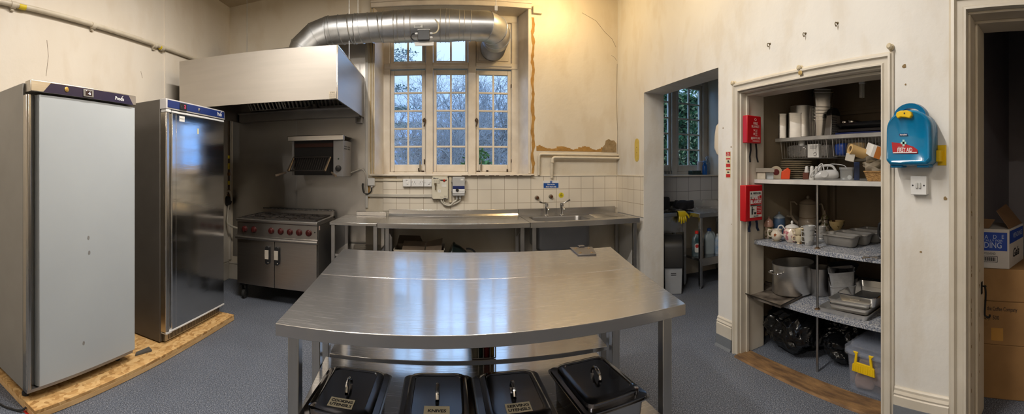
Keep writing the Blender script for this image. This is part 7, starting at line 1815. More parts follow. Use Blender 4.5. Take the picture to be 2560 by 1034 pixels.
# ------------------------------------------------------------------ stock pot shelf
c = G(1955, 2.60, S4)
ov = mat('charred_tray', '#857b70', 0.5, 0.2, color2='#2a221c', scale=7, detail=8, amount=1.6)
t = thing('baking_tray', 'blackened flat oven tray jutting out under the stock pot', 'tray', (2.23, 1.98, S4 + .0005))
q_ = [P(1850, 729, z=S4 + .02), P(1952, 764, z=S4 + .02), P(2024, 728, z=S4 + .02), P(1912, 704, z=S4 + .02)]
q_ = [(p.x, p.y) for p in q_]
cen = (sum(p[0] for p in q_) / 4, sum(p[1] for p in q_) / 4)
def sc(q, k, z): return [Vector((cen[0] + (x - cen[0]) * k, cen[1] + (y - cen[1]) * k, z)) for x, y in q]
b = MB(); b.loft([sc(q_, .96, S4 + .001), sc(q_, .97, S4 + .004), sc(q_, 1.0, S4 + .022), sc(q_, 1.012, S4 + .022), sc(q_, 1.0, S4 + .018), sc(q_, .985, S4 + .0015)][::-1], cap0=True, cap1=True)
b.build('tray', ov, t, w=True)
b = MB(); b.tube([p + Vector((0, 0, .001)) for p in sc(q_, 1.008, S4 + .022)], .004, 6, closed=True); b.build('rim', mat('black_enamel', '#17130f', 0.4), t, w=True)
# stock pot
sp = G(1983, 3.2); srad = 53 * 3.2 / 1000
t = thing('stock_pot', 'large steel stock pot with loop handle standing on the blackened tray', 'pot', (sp.x, sp.y, S4 + .006))
zt_ = P(1983, 654, r=3.2).z - S4 - .006
b = MB(); b.lathe([(srad - .012, .0), (srad, .012), (srad, zt_ - .006), (srad + .004, zt_ - .003), (srad + .004, zt_), (srad - .003, zt_), (srad - .004, .014), (.0001, .01)], n=44); b.build('body', steel_pot, t, smooth=50)
for a in (172, -8):
    ang = R(a); u = Vector((math.cos(ang), math.sin(ang), 0)); v = Vector((-math.sin(ang), math.cos(ang), 0)); zz = Vector((0, 0, zt_ - .055))
    b = MB(); b.tube(smoothpath([u * srad + v * .055 + zz, u * (srad + .03) + v * .058 + zz, u * (srad + .042) + v * .03 + zz, u * (srad + .042) - v * .03 + zz, u * (srad + .03) - v * .058 + zz, u * srad - v * .055 + zz]), .0065, 10); b.build('loop_handle', chrome, t)
    b = MB(); 
c = G(2108, 3.02); t = thing('mixing_bowl', 'steel bowl on a dark pan at the back of the stock pot shelf', 'bowl', (c.x, c.y, S4 + .0005))
b = MB(); b.lathe([(.095, 0), (.11, .01), (.115, .17), (.11, .17)], n=32); b.build('pan', drk, t, smooth=50)
b = MB(); b.lathe([(.05, .171), (.09, .20), (.118, .255), (.122, .26), (.114, .256), (.086, .204), (.0001, .18)], n=32); b.build('bowl', pan_st, t, smooth=60)
c = G(2052, 3.15); t = thing('saucepan', 'dark saucepan behind the stock pot', 'pan', (c.x, c.y, S4 + .0005))
b = MB(); b.lathe([(.08, 0), (.088, .01), (.09, .21), (.086, .21), (.084, .012), (.0001, .01)], n=30); b.build('pan', steel_dark, t, smooth=50)
# translucent food boxes, nested
milky = glassy('milky_box_plastic', (0.85, 0.86, 0.87), 0.08, 0.2, 0.72, '#a7a8aa')
c = G(2106, 2.92)
for k, nm in enumerate(('standing on the shelf', 'stacked in the lower one, tilted')):
    t = thing('food_container', 'milky plastic food box, ' + nm, 'container', (c.x, c.y, S4 + .0006 + k * .105), R(-50))
    if k: t.rotation_euler = (R(4), R(-4), R(-52))
    b = MB(); o_ = rr(.185, .15, .025); i_ = rr(.18, .145, .024)
    b.loft([[Vector((x * s_, y * s_, z)) for x, y in pp] for pp, s_, z in ((o_, .84, 0), (o_, .99, .14), (o_, 1.04, .141), (o_, 1.04, .147), (i_, 1.0, .147), (i_, .85, .004))]); b.build('box', milky, t, smooth=45)
yb = mat('mustard_box', '#c08a24', 0.5, color2='#a8741b', scale=12)
c = P(2192, 705, x=2.62); yz = S4
t = thing('baking_box', 'mustard yellow plastic box at the back right of the stock pot shelf', 'box', (2.66, 1.17, yz + .0005))
b = MB(); b.loft([[Vector((x * s_, y * s_, z)) for x, y in rr(.24, .22, .015)] for s_, z in ((.9, .0), (1.0, .17), (1.03, .172), (1.03, .18))]); b.build('box', yb, t, smooth=40)
b = MB(); b.box((-.122, -.11, .181), (.122, .11, .19)); b.build('dark_lid', drk, t, bevel=.003)
b = MB(); b.text('BAKING', .034, face_m('-x', (-.118, .02, .075)), bold=.0012, fit=.12); b.build('marker_lettering', ink, t, smooth=0)
# roasting trays
rt_m = brushed('roasting_tray_steel', (0.74, 0.73, 0.71), 0.45, (4, 4, 4), rvar=0.05, bump=0.0)
def roast(label, x0, x1, y0, y1, z, h, m, fl=.012, rz=0.0, handles=False, name='roasting_tray'):
    cx, cy = (x0 + x1) / 2, (y0 + y1) / 2
    t = thing(name, label, 'tray', (cx, cy, z), rz, None if handles else 'roasting trays')
    w_, d_ = x1 - x0, y1 - y0
    b = MB(); b.loft([[Vector((x, y, zz)) for x, y in pp] for pp, zz in ((rr(w_ - fl * 2, d_ - fl * 2, .02), 0), (rr(w_, d_, .025), h - .002), (rr(w_ + .008, d_ + .008, .028), h - .002), (rr(w_ + .008, d_ + .008, .028), h + .001), (rr(w_ - .003, d_ - .003, .024), h + .001), (rr(w_ - fl * 2 - .003, d_ - fl * 2 - .003, .02), .003))]); b.build('tray', m, t, smooth=45)
    if handles:
        b = MB(); b.tube([Vector((x, y, h)) for x, y in rr(w_ + .006, d_ + .006, .028)], .004, 6, closed=True); b.build('rim', chrome, t)
        for s_ in (-1, 1):
            b = MB(); x = -w_ / 2 * 1 if s_ < 0 else w_ / 2; o = -.014 if s_ < 0 else .014
            b.tube([(x, -.035, h - .022), (x + o, -.035, h - .022), (x + o, .035, h - .022), (x, .035, h - .022)], .004, 8); b.build('handle', chrome, t)
roast('shallow steel roasting tray, bottom of the stack at the front', 2.215, 2.60, 1.275, 1.655, S4 + .0005, .034, rt_m, rz=R(2))
roast('shallow steel roasting tray, second from the bottom of the stack', 2.225, 2.60, 1.28, 1.58, S4 + .033, .036, rt_m, rz=R(3))
roast('shallow steel roasting tray, third from the bottom of the stack', 2.23, 2.60, 1.28, 1.588, S4 + .066, .038, rt_m, rz=R(4))
roast('deep polished roasting pan with wire handles on top of the tray stack', 2.26, 2.62, 1.245, 1.53, S4 + .074, .068, steel_pot, fl=.02, rz=R(4), handles=True, name='roasting_pan')

# ------------------------------------------------------------------ cupboard floor: bin bags and clear box
bagm = mat('black_bin_bag', '#0b0c0e', 0.22, color2='#08090a', scale=6, spec=0.6)
def bag(label, c, d, seed, rz=0.0):
    bm_ = bmesh.new(); bmesh.ops.create_icosphere(bm_, subdivisions=6, radius=.5)
    vs = []
    for v in bm_.verts:
        p = Vector((v.co.x * d[0], v.co.y * d[1], v.co.z * d[2]))
        n1 = noise.noise(p * 4 + Vector((seed, 0, 0))); q_ = p * 5 + noise.noise_vector(p * 3) * .8; n2 = abs(noise.noise(q_ + Vector((0, seed, 0)))) + .6 * abs(noise.noise(q_ * 2.3 + Vector((seed, 0, 5)))) + .3 * abs(noise.noise(q_ * 5 + Vector((3, seed, 5))))
        k = 1.06 + .25 * n1 - .32 * n2
        p = Vector((p.x * k, p.y * k, p.z * k * (1.0 if p.z > 0 else .9)))
        p.z = max(p.z + d[2] * .42, 0.001 + .004 * abs(n1))
        vs.append(p)
    fs = [tuple(v.index for v in f.verts) for f in bm_.faces]; bm_.free()
    b = MB(); b.add(vs, fs, Matrix.Translation(Vector(c)) @ Matrix.Rotation(rz, 4, 'Z')); return tag(b.build('bin_bag', bagm, smooth=50), label, 'bin bag', 'bin bags in the cupboard')
bag('bulging black bin bag at the left of the cupboard floor', (2.49, 2.03, 0), (.50, .66, .42), 3.3)
bag('black bin bag slumped between the steel pole and the clear box', (2.60, 1.62, 0), (.56, .46, .40), 8.1, .4)
clear_b = glassy('clear_storage_plastic', (0.97, 0.98, 1.0), 0.10, 0.08, 0.14, '#c3cbdc')
bx0, bx1, by0, by1 = 2.16, 2.50, 1.095, 1.385
t = thing('storage_box', 'clear plastic storage box with a yellow clip on the cupboard floor', 'box', ((bx0 + bx1) / 2, (by0 + by1) / 2, .0008), R(-3))
w_, d_ = bx1 - bx0, by1 - by0; bh_ = .265
b = MB(); o_ = rr(w_, d_, .03); i_ = rr(w_ - .006, d_ - .006, .028)
b.loft([[Vector((x * s_, y * s_, z)) for x, y in pp] for pp, s_, z in ((o_, .9, 0), (o_, .92, .012), (o_, 1.0, bh_), (i_, 1.0, bh_), (i_, .92, .006))]); b.build('tub', clear_b, t, smooth=45)
b = MB(); b.rrect(w_ + .028, d_ + .028, .035, bh_ - .012, bh_ + .018); b.rrect(w_ + .03, d_ + .03, .035, bh_ - .02, bh_ - .004) ; b.rrect(w_ - .03, d_ - .03, .03, bh_ + .018, bh_ + .028); b.build('lid', clear_b, t, smooth=45)
yc_ = mat('yellow_clip_plastic', '#e3bd10', 0.35)
b = MB(); xx = -w_ / 2 - .016
b.prism([(xx - .004, -.085, .145), (xx - .004, .085, .145), (xx - .004, .08, .19), (xx - .004, .068, .20), (xx - .004, .06, .255), (xx - .004, .075, .27), (xx - .004, .04, .27), (xx - .004, .045, .25), (xx - .004, .05, .205), (xx - .004, -.05, .205), (xx - .004, -.045, .25), (xx - .004, -.04, .27), (xx - .004, -.075, .27), (xx - .004, -.06, .255), (xx - .004, -.068, .20), (xx - .004, -.08, .19)], (.012, 0, 0)); cl = b.build('clip', yc_, t, bevel=.002)
b = MB()
for k in range(9): b.box((xx - .006, -.07 + k * .0175, .152), (xx - .0035, -.064 + k * .0175, .192))
b.build('clip_ribs', yc_, cl, bevel=.001)
pinkc = mat('pinkish_cloth', '#b59a8c', 0.85, color2='#a58a7e', scale=10)
rg = random.Random(2)
for k, (x, y, z, nm) in enumerate(((-.07, .05, .012, 'lower left'), (.06, -.04, .012, 'lower right'), (-.05, -.07, .05, 'upper right'), (.02, .06, .058, 'upper left'))):
    M_ = Matrix.Rotation(R(-3), 4, 'Z'); p = M_ @ Vector((x, y, 0))
    pillow('folded_cloth', 'pale pinkish cloth bundle in the clear box, %s' % nm, ((bx0 + bx1) / 2 + p.x, (by0 + by1) / 2 + p.y, z + .002), (.15, .13, .075), pinkc, 'cloth', rz=rg.uniform(-.4, .4), seed=20 + k, amp=.014)

# ------------------------------------------------------------------ scullery
sc_st = brushed('scullery_steel', (0.5, 0.5, 0.5), 0.25, (4, 4, 4))
t = thing('scullery_table', 'steel table with undershelf in the scullery, right of its sink', 'table', (3.19, 4.1, 0))
tx0, tx1, ty0, ty1 = 2.775, 3.60, 3.775, YB - .012
b = MB(); b.box((tx0, ty0, .85), (tx1, ty1, .90)); b.box((tx0, ty1 - .02, .90), (tx1, ty1, 1.0)); b.box((tx1 - .015, ty0 + .35, .90), (tx1, ty1, .98)); b.build('worktop', sc_st, t, w=True, bevel=.003)
for x, y in ((tx0 + .05, ty0 + .05), (tx1 - .05, ty0 + .05), (tx0 + .05, ty1 - .06), (tx1 - .05, ty1 - .06)): leg_mb(x, y, .0, .851, .036).build('leg', sc_st, t, w=True, bevel=.002)
b = MB(); b.box((tx0 + .03, ty0 + .04, .33), (tx1 - .03, ty1 - .03, .36)); b.box((tx0 + .07, ty0 + .035, .27), (tx1 - .07, ty0 + .05, .36)); b.build('undershelf', sc_st, t, w=True, bevel=.002)
t = thing('scullery_sink', 'steel sink on the scullery back wall seen past the jamb', 'sink', (2.5, 4.2, 0))
b = MB()
b.box((2.31, 4.02, .855), (2.77, 4.06, .90)); b.box((2.31, 4.40, .855), (2.77, ty1, .90)); b.box((2.31, 4.06, .855), (2.36, 4.40, .90)); b.box((2.72, 4.06, .855), (2.77, 4.40, .90)); b.box((2.31, ty1 - .02, .9), (2.77, ty1, 1.0)); b.build('sink_top', sc_st, t, w=True, bevel=.003)
b = MB(); b.box((2.355, 4.055, .66), (2.725, 4.06, .856)); b.box((2.355, 4.40, .66), (2.725, 4.405, .856)); b.box((2.355, 4.06, .66), (2.36, 4.40, .856)); b.box((2.72, 4.06, .66), (2.725, 4.40, .856)); b.box((2.355, 4.06, .655), (2.725, 4.40, .66)); b.build('bowl', sc_st, t, w=True)
for x, y in ((2.33, 4.05), (2.745, 4.05)): leg_mb(x, y, 0, .856, .034).build('leg', sc_st, t, w=True)
b = MB(); b.tube([(2.56, 4.18, .656), (2.56, 4.18, .60)], .028, 14); b.lathe([(.035, .50), (.042, .52), (.042, .60), (.034, .615)], (2.56, 4.18, 0), 16); b.tube(smoothpath([(2.56, 4.18, .50), (2.58, 4.18, .44), (2.66, 4.2, .44), (2.70, 4.22, .52), (2.70, 4.24, .40), (2.74, 4.30, .28)]), .022, 12); b.build('waste_trap', white, t, w=True)
c = P(1672, 525, y=4.36)
t = thing('dark_tap_box', 'dark grey rounded water heater box above the scullery sink', 'heater', (c.x, 4.42, .90))
b = MB(); b.rrect(.12, .16, .03, 0, .06, M=face_m('-y', (2.70, 4.465, .905 + .08))); b.build('casing', mat('dark_grey_casing', '#3b3d42', 0.4), t, w=True, bevel=.004)
pillow('dark_cloth', 'dark crumpled cloth bundle on the scullery worktop', (2.88, 4.25, .901), (.22, .18, .11), mat('black_cloth', '#14141a', 0.9), 'cloth', seed=31, amp=.03)
# rubber glove draped over the sink front
yg = mat('yellow_rubber', '#c9b01c', 0.4)
t = thing('rubber_glove', 'yellow rubber glove hanging over the scullery sink edge', 'glove', (2.70, 4.01, .78))
gc = P(1706, 533, y=4.0)
b = MB(); b.loft([[Vector((gc.x + x * s_, yy + y_, z)) for x, y_ in ((-.055, 0), (0, -.012), (.055, 0), (.055, .01), (0, .016), (-.055, .01))] for s_, yy, z in ((.75, 4.10, .912), (.9, 4.03, .918), (1.0, 4.0, .905), (.95, 3.995, .87), (.85, 3.997, .845))]); b.build('palm', yg, t, w=True, smooth=60)
for k, (dx, ln, sp_) in enumerate(((-.04, .065, -.012), (-.014, .085, -.003), (.014, .08, .006), (.038, .065, .014))):
    b = MB(); b.tube(smoothpath([(gc.x + dx, 4.0, .852), (gc.x + dx + sp_ * .5, 3.992, .852 - ln * .5), (gc.x + dx + sp_, 3.997, .852 - ln)]), [.013] * 6 + [.013, .012, .011, .010, .009, .008, .006][:7], 10); b.build('finger', yg, t, w=True)
b = MB(); b.tube([(gc.x + .05, 3.998, .885), (gc.x + .078, 3.99, .86), (gc.x + .092, 3.99, .83)], [.014, .013, .008], 10); b.build('thumb', yg, t, w=True)
# swing bin
t = thing('waste_bin', 'tall bin with black hood and pale grey front by the scullery opening', 'bin', (2.50, 3.93, .001), R(-28))
b = MB(); b.hexa([(-.095, -.12, 0), (.095, -.12, 0), (.095, .14, 0), (-.095, .14, 0)], [(-.105, -.13, .42), (.105, -.13, .42), (.105, .15, .42), (-.105, .15, .42)]); b.build('bin_body', mat('pale_grey_bin', '#8f9296', 0.4), t, bevel=.008)
b = MB(); b.prism([(-.112, -.145, .30), (-.112, -.14, .52), (-.112, -.10, .60), (-.112, .0, .66), (-.112, .16, .64), (-.112, .16, .38), (-.112, .05, .36), (-.112, -.08, .33)], (.224, 0, 0)); b.build('hood', black, t, bevel=.012)
b = MB(); 
for k in range(2): b.box((-.03, -.1255 - .003, .235 - k * .018), (.03, -.126, .242 - k * .018))
b.build('printing', ink, t, smooth=0)
# bottles on the undershelf
def jug(name, label, c, s, body, cap, lab=None, dark=None):
    t = thing(name, label, 'bottle', (c[0], c[1], .3605), c[2])
    w_, d_, h_ = s
    b = MB(); b.loft([[Vector((x, y, z)) for x, y in rr(w_ * k, d_ * k2, .03)] for z, k, k2 in ((0, .94, .94), (.012, 1, 1), (h_ * .55, 1, 1), (h_ * .72, .9, .85), (h_ * .84, .5, .5), (h_ * .88, .34, .42), (h_ * .92, .33, .4))]); b.build('body', body, t, smooth=50)
    b = MB(); b.lathe([(w_ * .18, h_ * .9), (w_ * .2, h_ * .91), (w_ * .19, h_), (w_ * .1, h_ * 1.02)], n=18); b.build('cap', cap, t)
    b = MB(); b.tube(smoothpath([(w_ * .18, 0, h_ * .86), (w_ * .42, 0, h_ * .8), (w_ * .54, 0, h_ * .62), (w_ * .5, 0, h_ * .5)]), .014, 10); b.build('handle', body, t)
    if lab:
        b = MB(); b.rrect(w_ * .62, h_ * .36, .02, 0, .0015, M=face_m('-y', (-.0, -d_ / 2 - .0005, h_ * .34))); b.build('label', lab, t)
        b = MB(); b.lathe([(.022, 0), (.022, .001)], (-.01, -d_ / 2 - .002, h_ * .42), 18, '-Y'); b.build('badge', mat('badge_red', '#b0302c', 0.4), t)
    return t
x1_ = P(1742, 640, y=3.98).x; x2_ = P(1773, 640, y=4.0).x; x3_ = P(1791, 640, y=3.95).x
jug('detergent_bottle', 'detergent bottle with red cap and round badge under the scullery table', (x1_, 3.98, R(-20)), (.125, .085, .30), mat('greyish_bottle', '#6d7a80', 0.3, color2='#1f3a40', scale=7), mat('red_cap', '#c02a22', 0.4), mat('label_white2', '#c6c7c4', 0.5))
jug('water_jug', 'translucent white jerry bottle with blue cap under the scullery table', (x2_, 4.0, R(-25)), (.135, .10, .315), mat('translucent_white', '#8f9a9e', 0.3), mat('blue_cap', '#2b4f94', 0.4), None)
jug('spray_refill', 'blue labelled white bottle at the right end under the scullery table', (x3_, 3.93, R(-25)), (.07, .07, .245), mat('whitish_bottle', '#a3aab0', 0.3, color2='#6c8aa8', scale=16), mat('white_cap', '#b9bcc0', 0.4), None)
# on the scullery window sill
sz = 1.3455
c = P(1737, 436, y=4.58); t = tag(MB().cbox((c.x, 4.58, sz + .03), (.16, .10, .058)).build('dark_tin', mat('dark_green_tin', '#10201f', 0.3, color2='#1c3a38', scale=30), bevel=.006), 'dark patterned tin on the scullery window sill', 'tin')
pillow('tissue_packet', 'white crumpled tissue packet on the scullery window sill', (P(1752, 420, y=4.62).x + .01, 4.63, sz + .0005), (.10, .08, .19), mat('tissue_white', '#b8b0ac', 0.8), 'packet', seed=41, amp=.014)
def spray(name, label, px, y, body, hh, head):
    x = P(px, 420, y=y).x; t = thing(name, label, 'bottle', (x, y, sz + .0005))
    b = MB(); b.lathe([(.034, 0), (.037, .006), (.037, hh * .62), (.02, hh * .78), (.014, hh * .8), (.014, hh * .86)], n=20); b.build('body', body, t, smooth=50)
    b = MB(); b.box((-.03, -.012, hh * .86), (.022, .012, hh * .94)); b.box((-.016, -.01, hh * .94), (.02, .01, hh)); b.prism([(-.02, -.006, hh * .86), (-.03, -.006, hh * .72), (-.022, -.006, hh * .72), (-.008, -.006, hh * .86)], (0, .012, 0)); b.build('trigger', head, t, bevel=.003)
spray('spray_bottle', 'bright blue spray bottle on the scullery window sill', 1762, 4.56, mat('blue_liquid', '#1c5fae', 0.2), .20, mat('blue_trigger', '#4f86c0', 0.4))
spray('spray_bottle', 'clear spray bottle behind the blue one on the scullery sill', 1768.5, 4.66, glassy('clear_bottle', (.85, .9, .95), .1, .05, .4, '#9fb0c0'), .27, mat('pale_trigger', '#a9b4c2', 0.4))
# soap dispenser on the far side of the opening
t = thing('soap_dispenser', 'white wall soap dispenser on the jamb of the scullery opening', 'dispenser', (2.14, OY0 + .06, 1.52))
b = MB(); b.loft([[Vector((x + 2.14, OY0 + .001 + y, z)) for x, y in ((-.055, 0), (.055, 0), (.055, d_ * .7), (.035, d_), (-.035, d_), (-.055, d_ * .7))] for d_, z in ((.055, 1.525), (.095, 1.55), (.125, 1.60), (.12, 1.70), (.10, 1.78), (.06, 1.80))]); b.build('casing', mat('dispenser_white', '#d2c8b6', 0.3), t, w=True, bevel=.008, smooth=50)

# ------------------------------------------------------------------ store room: cartons
kraft = mat('kraft_cardboard', '#8a673e', 0.8, color2='#7d5c36', scale=5)
SXF = 2.42
def carton(name, label, x0, y0, y1, z0, z1, dpt, m, tape=True, sl=None):
    t = thing(name, label, 'box', (x0 + dpt / 2, (y0 + y1) / 2, z0))
    b = MB(); b.box((x0, y0, z0), (x0 + dpt, y1, z1)); b.build('carton', m, t, w=True, bevel=.004)
    return t
t = carton('cardboard_carton', 'large plain brown carton on the store room floor', SXF, .13, .66, .0008, .333, .45, kraft)
t = carton('cardboard_carton', 'brown coffee carton with black print in the middle of the store stack', SXF, .10, .65, .334, .60, .44, kraft)
b = MB(); f = SXF - .0008
b.text('the Coffee Company', .034, face_m('-x', (f, P(2505, 765, x=SXF).y, .555)), bold=.0006, fit=.19); b.text('Qty: 500', .034, face_m('-x', (f, P(2482, 785, x=SXF).y + .01, .50)), bold=.0006, fit=.10); b.build('black_print', mat('brown_black_print', '#2c2118', 0.8), t, w=True, smooth=0)
b = MB(); p0, p1 = P(2478, 818, x=SXF), P(2508, 852, x=SXF); b.box((f, p0.y, p0.z), (SXF, p1.y, p1.z)); b.build('parcel_tape', mat('brown_tape', '#a87a35', 0.35), t, w=True, smooth=0)
t = carton('cardboard_carton', 'shallow brown carton with open flap edge under the white vending carton', SXF + .004, .12, .66, .601, .80, .42, mat('kraft_light', '#8f6c42', 0.8, color2='#826039', scale=6))
wh_c = mat('white_carton_board', '#b9b3ad', 0.7)
vx0, vy0, vy1, vz0, vz1 = SXF + .01, P(2531, 620, x=SXF + .01).y, .72, .832, 1.047
t = thing('vending_carton', 'white and blue vending supplies carton with open flaps on top of the stack', 'box', (SXF + .15, .5, .801))
b = MB(); th_ = .004; dp_ = .30
sk_ = -.02
b.hexa([(vx0 - sk_ * 0, vy0 + .02, .8015), (vx0 + dp_, vy0 - .03, .8015), (vx0 + dp_, vy1, .8015), (vx0, vy1, .8015)], [(vx0, vy0 + .02, vz1 - .002), (vx0 + dp_, vy0 - .03, vz1 - .002), (vx0 + dp_, vy1, vz1 - .002), (vx0, vy1, vz1 - .002)]); b.build('carton', wh_c, t, w=True, bevel=.002)
bl = mat('carton_blue', '#1f3f94', 0.6); f = vx0 - .0008
zb_, zt2 = P(2500, 627, x=vx0).z, P(2500, 581, x=vx0).z
b = MB(); ye = P(2518, 600, x=vx0).y; b.box((f, ye, zb_), (f + .0006, vy1, zt2)); b.build('blue_panel', bl, t, w=True, smooth=0)
b = MB(); f2 = f - .0006
for ch_, px in (('M', 2452), ('A', 2466), ('D', 2487), ('E', 2507)): b.text(ch_, .034, face_m('-x', (f2, P(px, 592, x=vx0).y, P(px, 592, x=vx0).z)))
yc_ = P(2478, 601, x=vx0).y; b.text('SPECIFICALLY FOR', .018, face_m('-x', (f2, P(2474, 601, x=vx0).y + .018, P(2478, 601, x=vx0).z)), fit=.20); b.text('VENDING', .052, face_m('-x', (f2, P(2470, 612, x=vx0).y + .012, P(2470, 612.5, x=vx0).z)), fit=.20)
b.build('white_print', mat('carton_white_print', '#b8c0d0', 0.6), t, w=True, smooth=0)
b = MB(); b.text('P750VEND', .02, face_m('-x', (f2, P(2474, 634, x=vx0).y, P(2474, 633.5, x=vx0).z)), fit=.075)
y0_, y1_ = P(2494, 650, x=vx0).y, P(2461, 650, x=vx0).y + .02; z0_, z1_ = P(2480, 655, x=vx0).z, P(2480, 641, x=vx0).z
for k in range(20): yy = y0_ + .012 + (y1_ - y0_ - .012) * k / 20; b.box((f2, yy, z0_ + .008), (f2 + .0005, yy + .0016 + .0014 * (k % 3), z1_ - .004))
b.box((f2, y0_, z0_), (f2 + .0005, y1_, z0_ + .003)); b.box((f2, y0_, z1_), (f2 + .0005, y1_, z1_ + .003)); b.box((f2, y0_, z0_), (f2 + .0005, y0_ + .003, z1_))
b.build('black_print', ink, t, w=True, smooth=0)
# side face: blue band and script
e0, e1 = Vector((vx0, vy0 + .02, 0)), Vector((vx0 + dp_, vy0 - .03, 0)); d_ = (e1 - e0).normalized(); nrm = Vector((d_.y, -d_.x, 0))
if nrm.y > 0: nrm = -nrm
Ms = Matrix(((d_.x, 0, nrm.x, 0), (d_.y, 0, nrm.y, 0), (0, 1, 0, 0), (0, 0, 0, 1))); o_ = e0 + nrm * .0008; Ms.translation = (o_.x, o_.y, .8015)
hgt = vz1 - .8015
b = MB(); b.add([(.006, hgt * .62, 0), (.29, hgt * .62, 0), (.29, hgt * .94, 0), (.006, hgt * .94, 0)], [(0, 1, 2, 3)], Ms); b.build('blue_band', bl, t, w=True, smooth=0)
b = MB(); b.text('Gala', .075, Ms @ Matrix.Translation((.13, hgt * .33, .0006)), shear=.3, bold=.002); b.build('script_print', ink, t, w=True, smooth=0)
b = MB(); b.text('VENDING', .045, Ms @ Matrix.Translation((.17, hgt * .78, .0006))); b.build('band_print', MATS['carton_white_print'], t, w=True, smooth=0)
flapm = mat('carton_flap_inside', '#6d5137', 0.85)
b = MB(); b.prism([(vx0 + .01, vy0 + .15, vz1), (vx0 + .01, vy1, vz1), (vx0 + .06, vy1, vz1 + .06), (vx0 + .06, vy0 + .12, vz1 + .05)], (.004, 0, 0)); b.build('flap', flapm, t, w=True)
b = MB(); b.prism([(vx0 + .01, vy0 + .02, vz1), (vx0 + dp_, vy0 - .02, vz1), (vx0 + dp_, vy0 + .09, vz1 + .13), (vx0 + .01, vy0 + .10, vz1 + .11)], (0, .004, 0)); b.build('flap', flapm, t, w=True)

# ------------------------------------------------------------------ outside: lawn, bare trees, cedar, evergreen bush, ivy
lw = MB(); lw.box((-40, 5.2, -1.3), (45, 60, -1.2)); struct(lw.build('garden_ground', mat('grass', '#4d5a3a', 0.9, color2='#3a452b', scale=1.5), noc=True, smooth=0))
bark = mat('hazed_bark', '#b3b5ba', 0.9, color2='#94969b', scale=12)  # bark paled so its colour carries the distance haze
def grow(b, p, d, ln, r, depth, rg, spread=.55, up=.12, kids=(2, 4), sides=5):
    d = d.normalized(); n = 3; pts = [p.copy()]; q_ = p.copy(); dd = d.copy()
    for i in range(n):
        dd = (dd + Vector((rg.gauss(0, .13), rg.gauss(0, .13), rg.gauss(0, .09) + up * .3))).normalized(); q_ = q_ + dd * (ln / n); pts.append(q_.copy())
    b.tube(pts, [r * (1 - .4 * i / n) for i in range(n + 1)], max(3, sides), caps=False)
    if depth == 0: return
    for k in range(rg.randint(*kids)):
        i = rg.randint(1, n); az = rg.uniform(0, 6.28); o_ = dd.orthogonal().normalized(); o_ = Matrix.Rotation(az, 3, dd) @ o_
        grow(b, pts[i], dd * (1 - spread * .5) + o_ * spread + Vector((0, 0, up)), ln * rg.uniform(.6, .85), r * rg.uniform(.5, .66), depth - 1, rg, spread, up, kids, sides - 1)
def bare_tree(label, x, y, ln, r, seed, depth=6, spread=.75):
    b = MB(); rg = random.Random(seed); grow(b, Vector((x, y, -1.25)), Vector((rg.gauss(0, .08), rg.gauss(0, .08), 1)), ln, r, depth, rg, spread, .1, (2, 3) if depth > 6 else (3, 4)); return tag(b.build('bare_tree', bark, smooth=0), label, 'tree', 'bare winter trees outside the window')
bare_tree('bare winter tree outside, seen through the right hand light of the main window', 2.2, 11.0, 1.7, .10, 11, 6)
bare_tree('bare winter tree outside, seen through the middle light of the main window', .35, 12.5, 1.8, .11, 23, 6)
bare_tree('bare winter tree outside, seen through the left hand light of the main window', -1.5, 12.0, 1.7, .10, 5, 6)
bare_tree('bare winter tree far behind the others, between the left and middle lights', -.5, 17.0, 2.4, .13, 31, 6)
bare_tree('bare winter tree far behind the others, between the middle and right lights', 2.0, 18.0, 2.5, .13, 47, 6)
need = mat('cedar_needles', '#7c9a96', 0.9, color2='#5f7d78', scale=3)
rg = random.Random(9)
def leafcloud(b, c, d, n, s, rg, flat=False):
    for i in range(n):
        while True:
            p = Vector((rg.uniform(-1, 1), rg.uniform(-1, 1), rg.uniform(-1, 1)))
            if .25 < p.length < 1: break
        p = Vector(c) + Vector((p.x * d[0], p.y * d[1], p.z * d[2])); u = Vector((rg.gauss(0, 1), rg.gauss(0, 1), rg.gauss(0, .3 if flat else 1))).normalized(); v = u.orthogonal().normalized(); v = Matrix.Rotation(rg.uniform(0, 6.28), 3, u) @ v
        k = s * rg.uniform(.6, 1.3); b.add([p - u * k, p + v * k * .45, p + u * k, p - v * k * .45], [(0, 1, 2, 3)])
bare_tree('bare slender winter tree nearer the house, outside the right hand light', 1.45, 9.0, 1.35, .05, 61, 6)
bare_tree('bare slender winter tree nearer the house, outside the middle light', .1, 9.5, 1.4, .05, 71, 6)
bare_tree('bare slender winter tree nearer the house, outside the left hand light', -.95, 9.2, 1.35, .05, 83, 6)
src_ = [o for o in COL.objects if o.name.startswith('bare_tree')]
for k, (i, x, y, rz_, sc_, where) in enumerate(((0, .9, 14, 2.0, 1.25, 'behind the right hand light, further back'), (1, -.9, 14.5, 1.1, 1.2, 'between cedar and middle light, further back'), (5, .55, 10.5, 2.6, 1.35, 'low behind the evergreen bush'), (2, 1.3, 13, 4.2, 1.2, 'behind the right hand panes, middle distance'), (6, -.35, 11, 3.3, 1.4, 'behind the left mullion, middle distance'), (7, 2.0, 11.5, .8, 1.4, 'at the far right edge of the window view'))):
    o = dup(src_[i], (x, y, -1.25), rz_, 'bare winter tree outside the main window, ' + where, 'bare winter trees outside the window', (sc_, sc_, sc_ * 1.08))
t = thing('cedar_tree', 'dark cedar with flat layered boughs seen through the upper left panes', 'tree', (-4.6, 17, -1.25))
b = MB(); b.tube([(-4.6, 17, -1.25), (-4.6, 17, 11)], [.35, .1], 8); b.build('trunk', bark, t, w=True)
b = MB()
